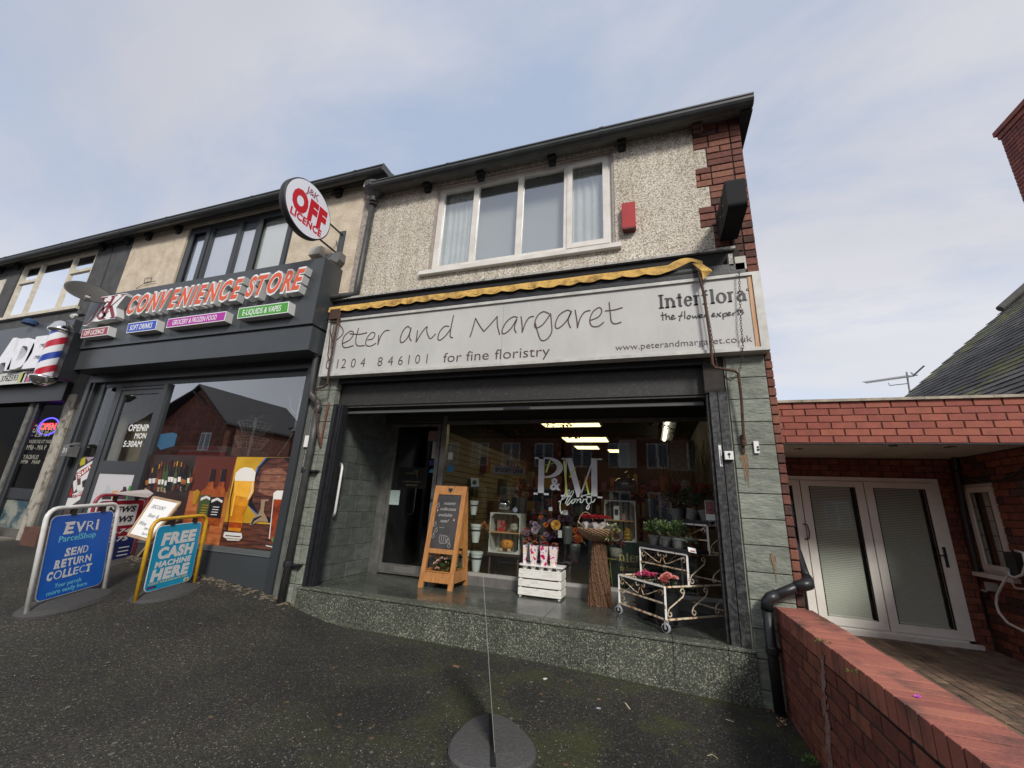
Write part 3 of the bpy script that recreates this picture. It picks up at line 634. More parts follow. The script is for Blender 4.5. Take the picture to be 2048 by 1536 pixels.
# lettering on the florist's glass
gp = MB()
VINYL = M('silver_vinyl', (.72, .70, .74), .35, noise=(3, 2), col2=(.55, .55, .57)); VINYLY = M('lime_vinyl', (.62, .68, .12), .5)
def serif(mb, ch, O, w, h, Y, st, m=0, k=0):
    """serif glyph built from stems, slabs and swelling arcs; O=(x,z)"""
    x, z = O; th = st*.22; y = Y-.0004*k
    def bar(a, b, c, d): mb.box(x+a*w, x+b*w, y-.002, y, z+c*h, z+d*h, m)
    def diag(p, q, wd):
        a = Vector((x+p[0]*w, 0, z+p[1]*h)); b = Vector((x+q[0]*w, 0, z+q[1]*h)); mb.prism([(a.x-wd/2, y-.0005, a.z), (a.x+wd/2, y-.0005, a.z), (b.x+wd/2, y-.0005, b.z), (b.x-wd/2, y-.0005, b.z)], (0, -.002, 0), m)
    def arc(cx, cz, rx, rz, a0, a1, thick, thin, n=14):
        b = len(mb.v)
        for i in range(n+1):
            a = radians(a0+(a1-a0)*i/n); t = thin+(thick-thin)*abs(cos(a))
            for r in (0, 1):
                px = x+cx*w+cos(a)*(rx*w-r*t); pz = z+cz*h+sin(a)*(rz*h-r*t*.9)
                mb.v += [(px, y-.0025, pz), (px, y-.0008, pz)]
        for i in range(n):
            p = b+4*i; q = p+4
            mb.f += [(p, p+2, q+2, q), (p, q, q+1, p+1), (p+2, p+3, q+3, q+2)]; mb.m += [m]*3
    s = st/w
    if ch == 'P':
        bar(.14, .14+s, .0, 1); bar(0, .30+s, 0, .05); bar(0, .3, .95, 1.0); arc(.42, .725, .52, .275, -90, 90, st, th); bar(.14+s, .44, .955, 1.0); bar(.14+s, .44, .45, .485)
    elif ch == 'M':
        bar(.10, .10+th/w, 0, 1); bar(.74, .74+s, 0, 1); diag((.12+s*.5, 1), (.46, 0), st*1.02); diag((.46, 0), (.80, 1), th*1.2); bar(0, .24, 0, .04); bar(.62, 1.0, 0, .04); bar(0, .14, .96, 1); bar(.85, 1.0, .96, 1)
    elif ch == 'I':
        bar(.5-s/2, .5+s/2, 0, 1); bar(.05, .95, 0, .09); bar(.05, .95, .91, 1)
    elif ch == 'n':
        bar(.12, .12+s, 0, .72); bar(0, .4, 0, .09); bar(.58, 1, 0, .09); bar(0, .14, .63, .72); bar(.68, .68+s, 0, .5); arc(.5, .47, .32, .25, 0, 150, st, st*.5)
    elif ch == 't':
        bar(.3, .3+s, .12, .95); bar(.05, .85, .62, .72); arc(.62, .17, .34, .17, 180, 320, st*.8, st*.5)
    elif ch == 'e':
        arc(.5, .36, .48, .37, 30, 330, st, st*.45); bar(.12, .95, .36, .44); arc(.5, .4, .48, .33, -5, 60, st*.9, st*.4)
    elif ch == 'r':
        bar(.15, .15+s, 0, .72); bar(0, .55, 0, .09); bar(0, .16, .63, .72); arc(.62, .46, .34, .27, 50, 160, st*.8, st*.5)
    elif ch == 'f':
        bar(.25, .25+s, 0, .85); bar(.05, .65, 0, .09); bar(.0, .9, .62, .72); arc(.65, .8, .4, .22, 40, 180, st, st*.5)
    elif ch == 'l':
        bar(.5-s/2, .5+s/2, 0, 1.02); bar(.1, .9, 0, .09); bar(.1, .5, .93, 1.02)
    elif ch == 'o':
        arc(.5, .36, .5, .37, 0, 360, st, st*.5, 22)
    elif ch == 'a':
        arc(.42, .24, .4, .25, 60, 320, st*.9, st*.45); arc(.42, .48, .36, .26, 0, 160, st, st*.5); bar(.62, .62+s, .05, .5); bar(.62, 1.0, 0, .08)
def word_serif(mb, word, x0, x1, z0, z1, Y, st, m=0):
    W = {'I': .5, 'n': .9, 't': .55, 'e': .72, 'r': .62, 'f': .55, 'l': .45, 'o': .82, 'a': .78}; tot = sum(W[c] for c in word)+.06*len(word); k = (x1-x0)/tot; x = x0
    for i, c in enumerate(word): serif(mb, c, (x, z0), W[c]*k, z1-z0, Y, st, m, i % 4); x += (W[c]+.06)*k
a, b = at(1067, 989, Y=SG-.004), at(1130, 915, Y=SG-.004); serif(gp, 'P', (a.x, a.z), b.x-a.x, b.z-a.z, SG-.003, .082)
a, b = at(1122, 993, Y=SG-.004), at(1204, 917, Y=SG-.004); serif(gp, 'M', (a.x, a.z), b.x-a.x, b.z-a.z, SG-.003, .075, 0, 2)
ftext(gp, '&', (1100, 979), (1121, 980), (1110, 955), SG-.005, bold=.03)
gp.build('window_lettering', [VINYL, VINYLY], FL)
lp = MB()
for (a, b) in (((1089, 930), (1112, 926)), ((1092, 945), (1100, 921)), ((1128, 921), (1134, 990)), ((1171, 960), (1178, 990)), ((1140, 955), (1150, 935))):
    p, q = at(*a, Y=SG-.006), at(*b, Y=SG-.006); wv = .012; lp.prism([(p.x-wv, SG-.0065, p.z), (p.x+wv, SG-.0065, p.z), (q.x+wv, SG-.0065, q.z), (q.x-wv, SG-.0065, q.z)], (0, -.001, 0))
lp.build('window_lettering', VINYLY, FL)
def zr(x0, y0, s): return lambda x, y: (x0+x/s, y0+y/s)
z7 = zr(920, 940, 7.314)
fl = MB()
strokes(fl, [[(1500,600),(1490,640),(1470,600),(1465,500),(1500,400),(1560,320),(1600,290),(1590,340),(1540,400),(1440,470)], [(1540,490),(1580,400),(1640,310),(1660,330),(1600,430),(1560,500),(1580,510),(1640,440)], [(1660,430),(1630,460),(1640,490),(1670,470),(1690,430),(1670,425)], [(1700,425),(1720,440),(1700,480),(1740,430),(1770,425),(1755,470),(1790,470),(1810,420)], [(1820,440),(1860,420),(1850,460),(1880,500),(1890,540),(1870,575),(1850,560),(1870,520),(1920,470)], [(1930,300),(1920,400),(1925,460),(1950,470),(1980,420)], [(1790,380),(1900,350),(2010,330)]], SG-.006, .011, tf=z7)
fl.build('window_lettering', M('pale_sage_vinyl', (.55, .62, .56), .5), FL)
gi = MB(); a, b = at(1238, 1124, Y=SG-.004), at(1330, 1090, Y=SG-.004); word_serif(gi, 'nterflora', a.x, b.x, a.z+.01, a.z+.115, SG-.004, .013)
ftext(gi, 'the flower experts', (1240, 1140), (1300, 1147), (1250, 1130), SG-.004, shear=.2)
gi.build('window_lettering', M('gold_vinyl', (.32, .27, .10), .5), FL)
# door and glass stickers
st = MB()
def sticker(par, p0, p1, Y, mat, name='sticker'):
    a, b = at(*p0, Y=Y), at(*p1, Y=Y); return MB().box(a.x, b.x, Y-.001, Y, b.z, a.z).build(name, mat, par)
PAPER = M('pale_paper', (.50, .50, .45), .7, noise=(30, 4), col2=(.36, .36, .33)); TEAL = M('teal_print', (.03, .22, .32), .5); PAPERG = M('pale_green_paper', (.42, .50, .47), .7, noise=(40, 6), col2=(.25, .33, .31))
YD = 1.228
sticker(door, (781, 980), (797, 1010), YD, PAPERG); sticker(door, (858, 862), (879, 882), YD, M('pink_paper', (.26, .15, .14), .7)); sticker(door, (866, 883), (876, 917), YD, PAPER)
sticker(door, (859, 920), (875, 931), YD, M('navy_sticker', (.015, .03, .12), .4))
dsc = at(864, 943, Y=YD); ds = MB(); ds.prism([(dsc.x+.05*cos(a*pi/12), YD, dsc.z-.02+.06*sin(a*pi/12)) for a in range(13)], (0, -.001, 0)); ds.build('sticker', TEAL, door)
s2 = sticker(door, (799, 934), (852, 978), YD, M('black_sign_film', (.006, .006, .006), .3)); s2.name = 'door_sign'
dl = MB(); strokes(dl, [[(828,940),(832,943),(837,940)],[(833,943),(835,950),(834,957)]], YD-.0015, .008); ftext(dl, 'Interflora', (813, 948), (833, 948), (813, 944), YD-.0015); ftext(dl, 'creative centre', (806, 964), (841, 965), (806, 960), YD-.0015); ftext(dl, 'open here', (812, 971), (834, 972), (812, 967), YD-.0015)
dl.build('lettering', M('dull_gold', (.20, .16, .07), .5), s2)
ca = sticker(FL, (895, 931), (907, 944), SG-.002, M('card_sticker', (.03, .17, .35), .4)); sticker(FL, (897, 905), (905, 919), SG-.002, WHITED)
sticker(FL, (1237, 879), (1274, 936), SG+.03, M('grey_notice', (.30, .31, .33), .8), 'notice'); 
pc = sticker(FL, (1338, 881), (1393, 943), SG+.05, M('beige_poster', (.22, .20, .14), .8), 'poster')
pr = MB()
for i in range(2):
    for j in range(3):
        c = at(1353+i*20+j*1.5, 893+j*18, Y=SG+.046); pr.tube([(c.x+.042*cos(t*pi/8), c.y, c.z+.042*sin(t*pi/8)) for t in range(16)], .003, 4, closed=True)
pr.build('poster_rings', INKB, pc)

# ================================================================== FLORIST FASCIA SIGN
YS = -.12
SGN = E('shop_fascia_sign', 'long silvery white fascia sign lettered Peter and Margaret under the yellow awning', 'sign', (-1.4, YS, 2.5))
a = at(651.6, 640, Y=YS); b = at(1543, 702, Y=YS); c2 = at(1518.8, 543, Y=YS); d2 = at(637.5, 753.8, Y=YS)
SX0, SX1 = d2.x, at(1541, 700, Y=YS).x; SZ0, SZ1 = (d2.z+at(1537, 699.4, Y=YS).z)/2, (a.z+c2.z)/2
f = .035
MB().box(SX0, SX1, YS-.01, -.005, SZ0, SZ0+f).box(SX0, SX1, YS-.01, -.005, SZ1-f, SZ1).box(SX0, SX0+f*.8, YS-.01, -.005, SZ0+f, SZ1-f).box(SX1-.075, SX1, YS-.01, -.005, SZ0+f, SZ1-f).build('sign_frame', SIGNFR, SGN)
jx = at(1003, 680, Y=YS).x; wxs = at(1503, 620, Y=YS).x
MB().box(SX0+f*.8, jx-.0015, YS+.012, -.02, SZ0+f, SZ1-f).build('sign_panel', SIGNW, SGN); MB().box(jx+.0015, wxs, YS+.012, -.02, SZ0+f, SZ1-f).build('sign_panel', SIGNW, SGN)
MB().box(wxs, SX1-.075, YS+.004, -.02, SZ0+f, SZ1-f).build('timber_strip', RAWWOOD, SGN)
YT = YS+.010
zs2 = zr(640, 500, 4.452); zs3 = zr(1080, 500, 4.267)
lt = MB()
strokes(lt, [[(75,660),(100,760),(120,850)],[(60,640),(140,650),(195,690),(205,745),(150,800)],
 [(195,835),(265,800),(300,745),(275,720),(215,770),(200,840),(225,870),(300,850)],
 [(345,695),(320,790),(330,850),(400,850)],[(265,745),(350,750),(420,735)],
 [(420,800),(470,790),(490,745),(460,735),(415,790),(410,845),(450,855),(500,830)],
 [(525,755),(515,845)],[(515,845),(540,770),(580,720),(620,715)],
 [(800,695),(780,680),(740,720),(715,790),(725,825),(765,800),(800,740),(812,690),(795,770),(815,810)],
 [(870,715),(855,820)],[(855,820),(910,730),(955,680),(950,720),(980,790),(1030,745)],
 [(1150,680),(1110,680),(1065,730),(1050,790),(1075,800),(1130,750),(1170,690)],[(1190,580),(1165,700),(1160,770),(1185,780)],
 [(1385,610),(1360,700),(1335,775)],[(1385,605),(1420,670),(1460,725)],[(1460,725),(1520,660),(1580,590)],[(1578,588),(1580,670),(1600,755)],
 [(1760,600),(1720,595),(1660,640),(1620,720),(1640,745),(1700,700),(1755,610),(1730,690),(1748,738)],
 [(1790,590),(1800,670),(1800,735)],[(1800,735),(1830,650),(1865,600),(1905,590)]], YT, .013, tf=zs2)
strokes(lt, [[(0-40,620),(-20,700),(10,770),(60,760),(100,700),(98,620),(90,540)],[(80,545),(30,525),(-20,560),(-45,625),(-35,665),(20,640),(70,575),(92,540)],
 [(260,520),(225,515),(160,560),(130,640),(150,670),(205,630),(255,560),(268,520),(240,600),(262,665)],
 [(300,510),(315,600),(320,665)],[(320,665),(340,590),(380,530),(430,515)],
 [(430,600),(500,570),(528,520),(505,490),(450,530),(425,600),(445,650),(500,650),(545,615)],
 [(590,445),(600,540),(610,610),(640,630),(695,615)],[(555,520),(640,510),(705,490)]], YT, .013, tf=zs3)
lt.build('handwritten_name', INKP, SGN)
lt = MB()
for s_, l_, r_, t_ in (('0',(42,1060),(90,1058),(75,970)),('1',(140,1055),(160,1055),(150,968)),('2',(180,1053),(230,1050),(205,965)),('0',(262,1048),(320,1045),(290,962)),('4',(348,1043),(403,1040),(380,958)),
    ('8',(503,1035),(556,1032),(530,948)),('4',(590,1030),(655,1026),(620,942)),('6',(688,1025),(738,1022),(712,937)),('1',(775,1018),(800,1017),(790,930)),('0',(835,1013),(895,1010),(865,927)),('1',(935,1008),(962,1007),(950,920))):
    ftext(lt, s_, zs2(*l_), zs2(*r_), zs2(*t_), YT, bold=-.012, natural=True)
ftext(lt, 'for fine', zs2(1095, 1000), zs2(1500, 975), zs2(1110, 912), YT, bold=-.008); ftext(lt, 'floristry', zs2(1555, 970), zs2(2045, 945), zs2(1570, 880), YT, bold=-.008)
ftext(lt, 'www.peterandmargaret.co.uk', zs3(645, 858), zs3(1812, 780), zs3(700, 800), YT, bold=-.01)
lt.build('lettering', INKP, SGN)
lt = MB(); a, b, c = at(*zs3(1012, 505), Y=YT), at(*zs3(1775, 428), Y=YT), at(*zs3(1010, 388), Y=YT)
word_serif(lt, 'Interflora', a.x, b.x, a.z+.004, c.z+.004, YT, .026)
strokes(lt, [[(1045,530),(1050,600)],[(1030,558),(1075,552)],[(1075,540),(1078,595)],[(1078,575),(1100,560),(1108,592)],[(1120,580),(1145,565),(1130,555),(1120,590),(1160,580)],
 [(1215,525),(1195,580),(1192,605)],[(1180,565),(1220,558)],[(1235,520),(1237,585)],[(1265,560),(1255,580),(1275,585),(1285,562),(1265,558)],[(1300,560),(1312,580),(1325,562),(1338,580),(1350,552)],[(1355,572),(1385,555),(1365,550),(1358,578),(1395,570)],[(1405,550),(1408,575)],[(1408,560),(1435,545)],
 [(1465,565),(1490,545),(1475,540),(1468,568),(1500,560)],[(1510,540),(1545,568)],[(1545,530),(1505,572)],[(1560,540),(1565,590)],[(1560,550),(1590,535),(1590,560),(1565,565)],[(1600,555),(1625,535),(1608,532),(1602,560),(1635,550)],[(1645,535),(1650,560)],[(1648,545),(1670,528)],[(1690,500),(1695,555)],[(1672,520),(1715,512)],[(1735,510),(1718,518),(1738,535),(1720,548)]], YT-.001, .010, tf=zs3)
rg = at(*zs3(1772, 337), Y=YT); lt.tube([(rg.x+.011*cos(t*pi/5), YT-.001, rg.z+.011*sin(t*pi/5)) for t in range(10)], .003, 4, closed=True)
lt.build('lettering', INKB, SGN)

# ================================================================== AWNING (rolled, torn yellow valance, iron arms, chains)
AW = E('shop_awning', 'rolled up torn yellow awning with rusty iron arms and chains above the white sign', 'awning', (-1.4, -.1, 3.4))
AZ = at(1060, 575, Y=-.1).z
ax0, ax1 = at(660, 628, Y=-.12).x, at(1405, 535, Y=-.12).x
MB().box(ax0-.05, 1.0, -.13, -.0, SZ1+.005, SZ1+.115).build('roller_box', BLACKM, AW)
MB().tube([(ax0, -.10, SZ1+.07), (ax1+.1, -.10, SZ1+.07)], .035, 10).build('roller', SOFFIT, AW)
cz = at(1030, 560, Y=-.14)
MB().box(ax0-.08, at(1472, 505, Y=-.1).x, -.10, 0, at(1300, 523, Y=-.05).z, at(1300, 523, Y=-.05).z+.028).build('flashing_board', M('old_white_board', (.42, .40, .36), .8, noise=(20, 8), col2=(.12, .11, .1), ramp=(.35, .5)), AW)
MB().box(ax0-.04, .98, -.06, 0, SZ1+.12, at(1300, 523, Y=-.05).z).build('awning_recess', SOFFIT, AW)
mb = MB(); n = 220; vt = []
zt_l = at(690, 612, Y=-.15); zt_r = at(1380, 527, Y=-.15); ztop = (zt_l.z+zt_r.z)/2+.005
for i in range(n+1):
    t = i/n; x = ax0+(ax1-ax0)*t; ph = (x-ax0)/.235*pi
    sc = abs(sin(ph)); zb = ztop-.072-.024*sc-.006*sin(x*5.3); zt = ztop+.002*sin(x*9)
    if t > .93: k = (t-.93)/.07; zt += .07*sin(k*pi)*.9; zb += .085*sin(k*pi*.8)
    yb = -.162-.003*sin(ph*2+.5); ym = -.158-.002*sin(x*23)
    mb.v += [(x, -.150, zt+.004), (x, -.1535, zt-.004), (x, ym-.002*sin(x*41), (zt+zb)/2), (x, yb, zb), (x, yb+.003, zb-.001)]
for i in range(n):
    for j in range(4): mb.f.append((i*5+j, i*5+j+1, (i+1)*5+j+1, (i+1)*5+j)); mb.m.append(0)
# torn corner flap
tp = [at(*p, Y=y) for p, y in (((1385, 527), -.15), ((1404, 527), -.19), ((1425, 541), -.2), ((1413, 553), -.19), ((1406, 559), -.21), ((1400, 545), -.17), ((1394, 538), -.16))]
mb.add(tp+[at(1403, 541, Y=-.24)], [(0, 1, 7), (1, 2, 7), (2, 3, 7), (3, 4, 7), (4, 5, 7), (5, 6, 7), (6, 0, 7)])
mb.build('valance', YELLOWF, AW, False)
mb = MB()
for i, ch_ in enumerate('flowers daily by us'):
    pass
for i in range(11):
    x = ax0+.62+i*.235; zc_ = ztop-.072
    mb.tube([(x+.045*cos(t*pi/7+pi), -.186, zc_+.02*sin(t*pi/7+pi)) for t in range(8)], .004, 4)
    if i % 3 == 0: mb.tube([(x-.03, -.187, zc_+.01), (x, -.187, zc_-.012), (x+.03, -.187, zc_+.012)], .004, 4)
mb.build('valance_lettering', M('brown_lettering', (.30, .17, .03), .8), AW)
def chain(name, pts, par, lk=.03, r=.0028):
    mb = MB(); P = [Vector(p) for p in pts]; d = 0; tot = sum((P[i+1]-P[i]).length for i in range(len(P)-1)); k = 0
    while d < tot:
        s = d; i = 0
        while i < len(P)-2 and s > (P[i+1]-P[i]).length: s -= (P[i+1]-P[i]).length; i += 1
        dr = (P[i+1]-P[i]).normalized(); c = P[i]+dr*s; sd = Vector((1, 0, 0)) if k % 2 == 0 else Vector((0, 1, 0)); sd = (sd-dr*sd.dot(dr)).normalized()
        mb.tube([c+dr*(lk*.62*cos(t*pi/4))+sd*(lk*.3*sin(t*pi/4)) for t in range(8)], r, 4, closed=True); d += lk*.95; k += 1
    return mb.build(name, RUSTI, par)
YA = -.2
arm = [at(1397, 545, Y=YA), at(1408, 590, Y=YA), at(1420, 675, Y=YA), at(1425, 728, Y=YA), at(1430, 735, Y=YA), at(1470, 742, Y=YA*.8), at(1477, 748, Y=-.15), at(1483, 800, Y=-.12), at(1487, 870, Y=-.08), at(1489, 888, Y=-.06)]
MB().tube(arm, .013, 8).build('iron_arm', RUSTI, AW)
MB().lathe(at(1488, 885, Y=-.06), [(.02, -.03), (.022, 0), (.018, .05)], 8).box(*sum(([v-.012, v+.012] for v in (at(1487, 900, Y=-.04).x,)), []), -.05, -.0, at(1487, 905, Y=-.04).z, at(1487, 870, Y=-.04).z).build('arm_socket', RUSTI, AW)
chain('chain', [at(1478, 545, Y=-.16), at(1482, 650, Y=-.16), at(1486, 690, Y=-.15), at(1484, 720, Y=-.15), at(1478, 745, Y=-.15)], AW)
chain('chain', [at(1404, 560, Y=-.17), at(1420, 650, Y=-.17), at(1428, 700, Y=-.17), at(1434, 732, Y=-.17)], AW, .024)
chain('chain', [at(1449, 750, Y=-.12), at(1452, 757, Y=-.12), at(1459, 760, Y=-.12), at(1468, 757, Y=-.12), at(1474, 750, Y=-.12)], AW, .024)
armL = [at(680, 625, Y=YA), at(672, 660, Y=YA), at(665, 700, Y=YA), at(657, 745, Y=YA), at(655, 768, Y=-.18), at(648, 774, Y=-.17), at(632, 778, Y=-.16), at(631, 790, Y=-.15), at(634, 840, Y=-.1), at(637, 875, Y=-.07), at(641, 888, Y=-.05)]
MB().tube(armL, .013, 8).build('iron_arm', RUSTI, AW); MB().tube([at(658, 805, Y=-.05), at(650, 840, Y=-.05), at(644, 870, Y=-.05), at(641, 893, Y=-.04)], .011, 8).build('iron_stay', M('oxide_red_iron', (.18, .05, .03), .8), AW)
for dx_ in (0, 7, 12): chain('chain', [at(663+dx_, 637, Y=-.15), at(660+dx_*.7, 665, Y=-.15), at(657+dx_*.6, 698, Y=-.15)], AW, .022)
chain('chain', [at(658, 697, Y=-.16), at(655, 710, Y=-.16), at(658, 719, Y=-.16), at(662, 715, Y=-.16)], AW, .022)
MB().box(*sorted((at(663, 625, Y=-.14).x, at(682, 625, Y=-.14).x)), -.17, -.0, SZ1-.02, SZ1+.13).build('bracket', RUSTI, AW)
wx_ = at(1461, 525, Y=-.1); MB().box(wx_.x-.02, wx_.x+.02, -.13, 0, wx_.z-.055, wx_.z+.085).build('end_bracket', M('chipped_white_iron', (.5, .48, .44), .7, noise=(30, 6), col2=(.2, .17, .14)), AW)

# ================================================================== small things on the florist front
t = E('intruder_alarm_box', 'red burglar alarm box on the pebbledash right of the upstairs window', 'alarm box', (at(1258, 430, Y=0)))
a, b = at(1243, 407, Y=-.09), at(1272, 452, Y=-.09); mb = MB(); mb.prism([(a.x, -.09, b.z), (b.x, -.09, b.z-.0), (b.x, -.09, a.z), (a.x, -.09, a.z)], (0, .085, 0)); mb.build('cover', M('red_plastic', (.42, .02, .02), .4, noise=(9, 4), col2=(.34, .018, .018)), t)
boxo('base', M('dark_red', (.1, .01, .01), .5), t, a.x+.01, b.x-.01, -.088, -.002, b.z-.016, b.z-.001)
# projecting black lightbox sign
t = E('projecting_sign', 'black rounded projecting box sign on the brick corner', 'sign', (1.0, -.3, 3.9))
def rrect(cx, cz, hw, hh, r, n=5):
    pts = []
    for (sx, sz, a0) in ((1, 1, 0), (-1, 1, 90), (-1, -1, 180), (1, -1, 270)):
        for i in range(n+1):
            a = radians(a0+90*i/n); pts.append((cx+sx*(hw-r)+cos(a)*r, cz+sz*(hh-r)+sin(a)*r))
    return pts
SXC = .895; hx = .085; yy0, yy1 = -.60, -.03; zlo, zhi = at(1499, 411, X=.98).z-.02, at(1493, 350, Y=-.6).z
zlo = at(1484, 411, Y=-.6).z; zc_ = (zlo+zhi)/2
poly = rrect((yy0+yy1)/2, zc_, (yy1-yy0)/2, (zhi-zlo)/2, .05)
MB().prism([(SXC-hx, p, q) for p, q in poly], (2*hx, 0, 0)).build('box_body', M('black_sign_case', (.008, .0085, .010), .7, spec=.2), t)
lg = MB()
for pl in ([(-.5, .09), (-.4, .13), (-.3, .07), (-.2, .1)], [(-.45, -.02), (-.36, .04), (-.3, -.04), (-.22, .02)], [(-.42, -.1), (-.34, -.07), (-.28, -.12)]):
    lg.tube([(SXC-hx-.002, y_, zc_+z_) for y_, z_ in pl], .006, 4)
lg.build('logo_lettering', M('faint_grey_print', (.09, .09, .09), .5), t)
MB().box(SXC-.02, SXC+.02, -.03, .0, zc_-.1, zc_+.1).build('wall_bracket', BLACKM, t)
t = E('floodlight_box', 'cream plastic junction box above the right end of the white sign', 'electrical box', at(1481, 525, Y=0))
a, b = at(1469, 514, Y=-.13), at(1494, 537, Y=-.13); MB().box(a.x, b.x, -.13, -.0, b.z, a.z).build('box_body', M('cream_plastic', (.52, .5, .42), .5, noise=(9, 5)), t); MB().tube([at(1477, 538, Y=-.1), at(1478, 548, Y=-.12), at(1480, 556, Y=-.1)], .005, 6).tube([at(1466, 470, Y=-.02), at(1466, 500, Y=-.02), at(1472, 516, Y=-.03)], .004, 6).build('cable', BLACKP, t)
# key switch, intercom, warning label
t = E('key_switch', 'white key switch on the black shutter guide right of the window', 'switch', at(1459, 911, Y=0)); a, b = at(1449, 902, Y=-.055), at(1468, 919, Y=-.055)
MB().box(a.x, b.x, -.055, -.0, b.z, a.z).build('case', WHITEP, t); MB().lathe(((a.x+b.x)/2, -.056, (a.z+b.z)/2+.01), [(.012, 0), (.012, .004)], 8, ax=(0, -1, 0)).box((a.x+b.x)/2-.003, (a.x+b.x)/2+.003, -.058, -.055, b.z+.012, (a.z+b.z)/2).build('keyhole', BLACKM, t)
t = E('door_entry_unit', 'small white door entry unit on the green slate pier', 'intercom', at(1513, 893, Y=0)); a, b = at(1507, 882, Y=-.05), at(1520, 906, Y=-.05)
MB().box(a.x, b.x, -.045, -.02, b.z, a.z).build('case', WHITEP, t); MB().lathe(((a.x+b.x)/2+.01, -.046, (a.z+b.z)/2), [(.009, 0), (.009, .004)], 8, ax=(0, -1, 0)).lathe(((a.x+b.x)/2+.01, -.046, b.z+.03), [(.011, 0), (.011, .004)], 8, ax=(0, -1, 0)).build('button', BLACKM, t)
a, b = at(1434, 890, Y=-.012), at(1447, 933, Y=-.012); o = MB().box(a.x+.012, b.x-.004, -.004, -.001, b.z, a.z).build('warning_label', WHITED); tag(o, 'narrow white warning sticker on the black shutter guide', 'sticker')
lb = MB(); 
for i in range(6): lb.box(a.x+.026, b.x-.018, -.0052, -.0042, a.z-.06-i*.028, a.z-.05-i*.028)
lb.box(a.x+.02, a.x+.022, -.0052, -.0042, b.z+.02, a.z-.04).box(b.x-.014, b.x-.012, -.0052, -.0042, b.z+.02, a.z-.04).build('printed_marks', INKB, o)
# rust stain streaks below the arm socket
RS = M('rust_stain', (.24, .125, .06), .85, noise=(30, 6), col2=(.20, .17, .12)); o = MB()
random.seed(31)
for (px, py, n_, sp, ln) in ((1488, 905, 46, .016, .40), (1545, 1105, 16, .010, .30)):
    a = at(px, py, Y=-.0245)
    for k in range(n_):
        x = a.x+random.gauss(0, sp); l_ = ln*random.uniform(.15, 1)*max(.25, 1-abs(x-a.x)/(sp*3)); w_ = random.uniform(.0015, .005); z_ = a.z-random.uniform(0, .05)
        o.prism([(x-w_, -.0245-.0001*k*.3, z_), (x+w_, -.0245-.0001*k*.3, z_), (x+w_*.2+.004, -.0245-.0001*k*.3, z_-l_)], (0, -.0003, 0))
o = o.build('rust_stain', RS, FL); o['kind'] = 'stuff'
# grab handle on the tiled wall
t = E('grab_handle', 'white grab rail on the slate tiled wall left of the shop door', 'handle', (TX, .4, 1.2))
h1, h2 = at(685, 931, X=TX+.07), at(669, 1030, X=TX+.07); b1 = at(682, 930, X=TX); b2 = at(666, 1031, X=TX)
MB().tube([b1, b1+(h1-b1)*.7, h1+(h2-h1)*.06, h2+(h1-h2)*.06, b2+(h2-b2)*.7, b2], .016, 10).build('rail', WHITEP, t, True)
for q in (b1, b2): MB().lathe(q, [(.03, 0), (.03, .006), (.02, .012)], 12, ax=(1, 0, 0)).build('mounting_plate', RUSTM, t)

# ================================================================== CONVENIENCE STORE
XJ0 = -9.60
JK = E('convenience_store_building', 'cream rendered building left of the florist with anthracite shopfront and raised letter sign', 'building', (-6.8, 0, 0))
jw0, jw1 = at(381, 451.6, Y=0).x, at(577, 500, Y=0).x; jwt = at(480, 432, Y=0).z
mb = MB(); walls(mb, XJ0, XL-.003, 0, .25, 2.9, 5.86, [(jw0, jw1, 3.95, jwt)]); mb.build('rendered_wall', RENDER_CREAM, JK)
MB().box(XL-.003, XL+.13, -.012, -.001, 3.3, 5.62).build('render_return_strip', M('bare_render_strip', (.40, .36, .31), .9, noise=(20, 8), col2=(.24, .2, .17)), JK)
jd = [at(x, 525, Y=.04).x for x in (405.8, 462, 499.8)]
window(JK, jw0+.01, jw1-.01, 3.95, jwt-.01, .03, .10, ANTHF, jd, GL_UP, sash=(0, 3))
for k in range(4):
    xa = ([jw0]+jd)[k]+.08; xb = (jd+[jw1])[k]-.08; boxo('roller_blind', M('lilac_blind', (.62, .62, .68), .9) if k < 3 else M('cream_blind', (.75, .74, .68), .9), JK, xa-.075, xb+.075, .098, .102, 3.95, jwt-.02)
boxo('upper_room', DARKROOM, JK, XJ0, XL, 1.2, 1.3, 3.3, 5.8); boxo('upper_floor', DARKROOM, JK, XJ0, XL-.11, .26, 7, 2.81, 3.3); boxo('upper_ceiling', DARKROOM, JK, XJ0, XL, .26, 3, 5.8, 5.86)
JGT = at(400, 417, Y=-.27).z; jg1 = at(765, 330, Y=-.27).x
gutter(JK, XJ0-.02, jg1, -.27, JGT, .105)
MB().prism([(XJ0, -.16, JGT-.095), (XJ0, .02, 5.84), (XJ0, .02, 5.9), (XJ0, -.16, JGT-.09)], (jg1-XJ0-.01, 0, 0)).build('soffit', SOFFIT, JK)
MB().prism([(XJ0, -.155, JGT-.07), (XJ0, 3.5, JGT+1.1), (XJ0, 3.5, JGT+1.15), (XJ0, -.155, JGT)], (jg1-XJ0-.012, 0, 0)).build('roof', SLATE, JK)
boxo('eaves_end_board', M('end_board', (.07, .073, .075), .5), JK, jg1-.009, jg1+.012, -.262, .0, JGT-.10, JGT+.012)
for px, py in ((300, 455), (360, 440), (677, 373)):
    c = at(px, py, Y=-.06); s = .06
    MB().box(c.x-s, c.x+s, -.13, 0, 5.76, 5.85).box(c.x-s*.92, c.x+s*.92, -.085, 0, 5.70, 5.759).box(c.x-s*.8, c.x+s*.8, -.045, 0, 5.65, 5.699).build('corbel', SOFFIT, JK)
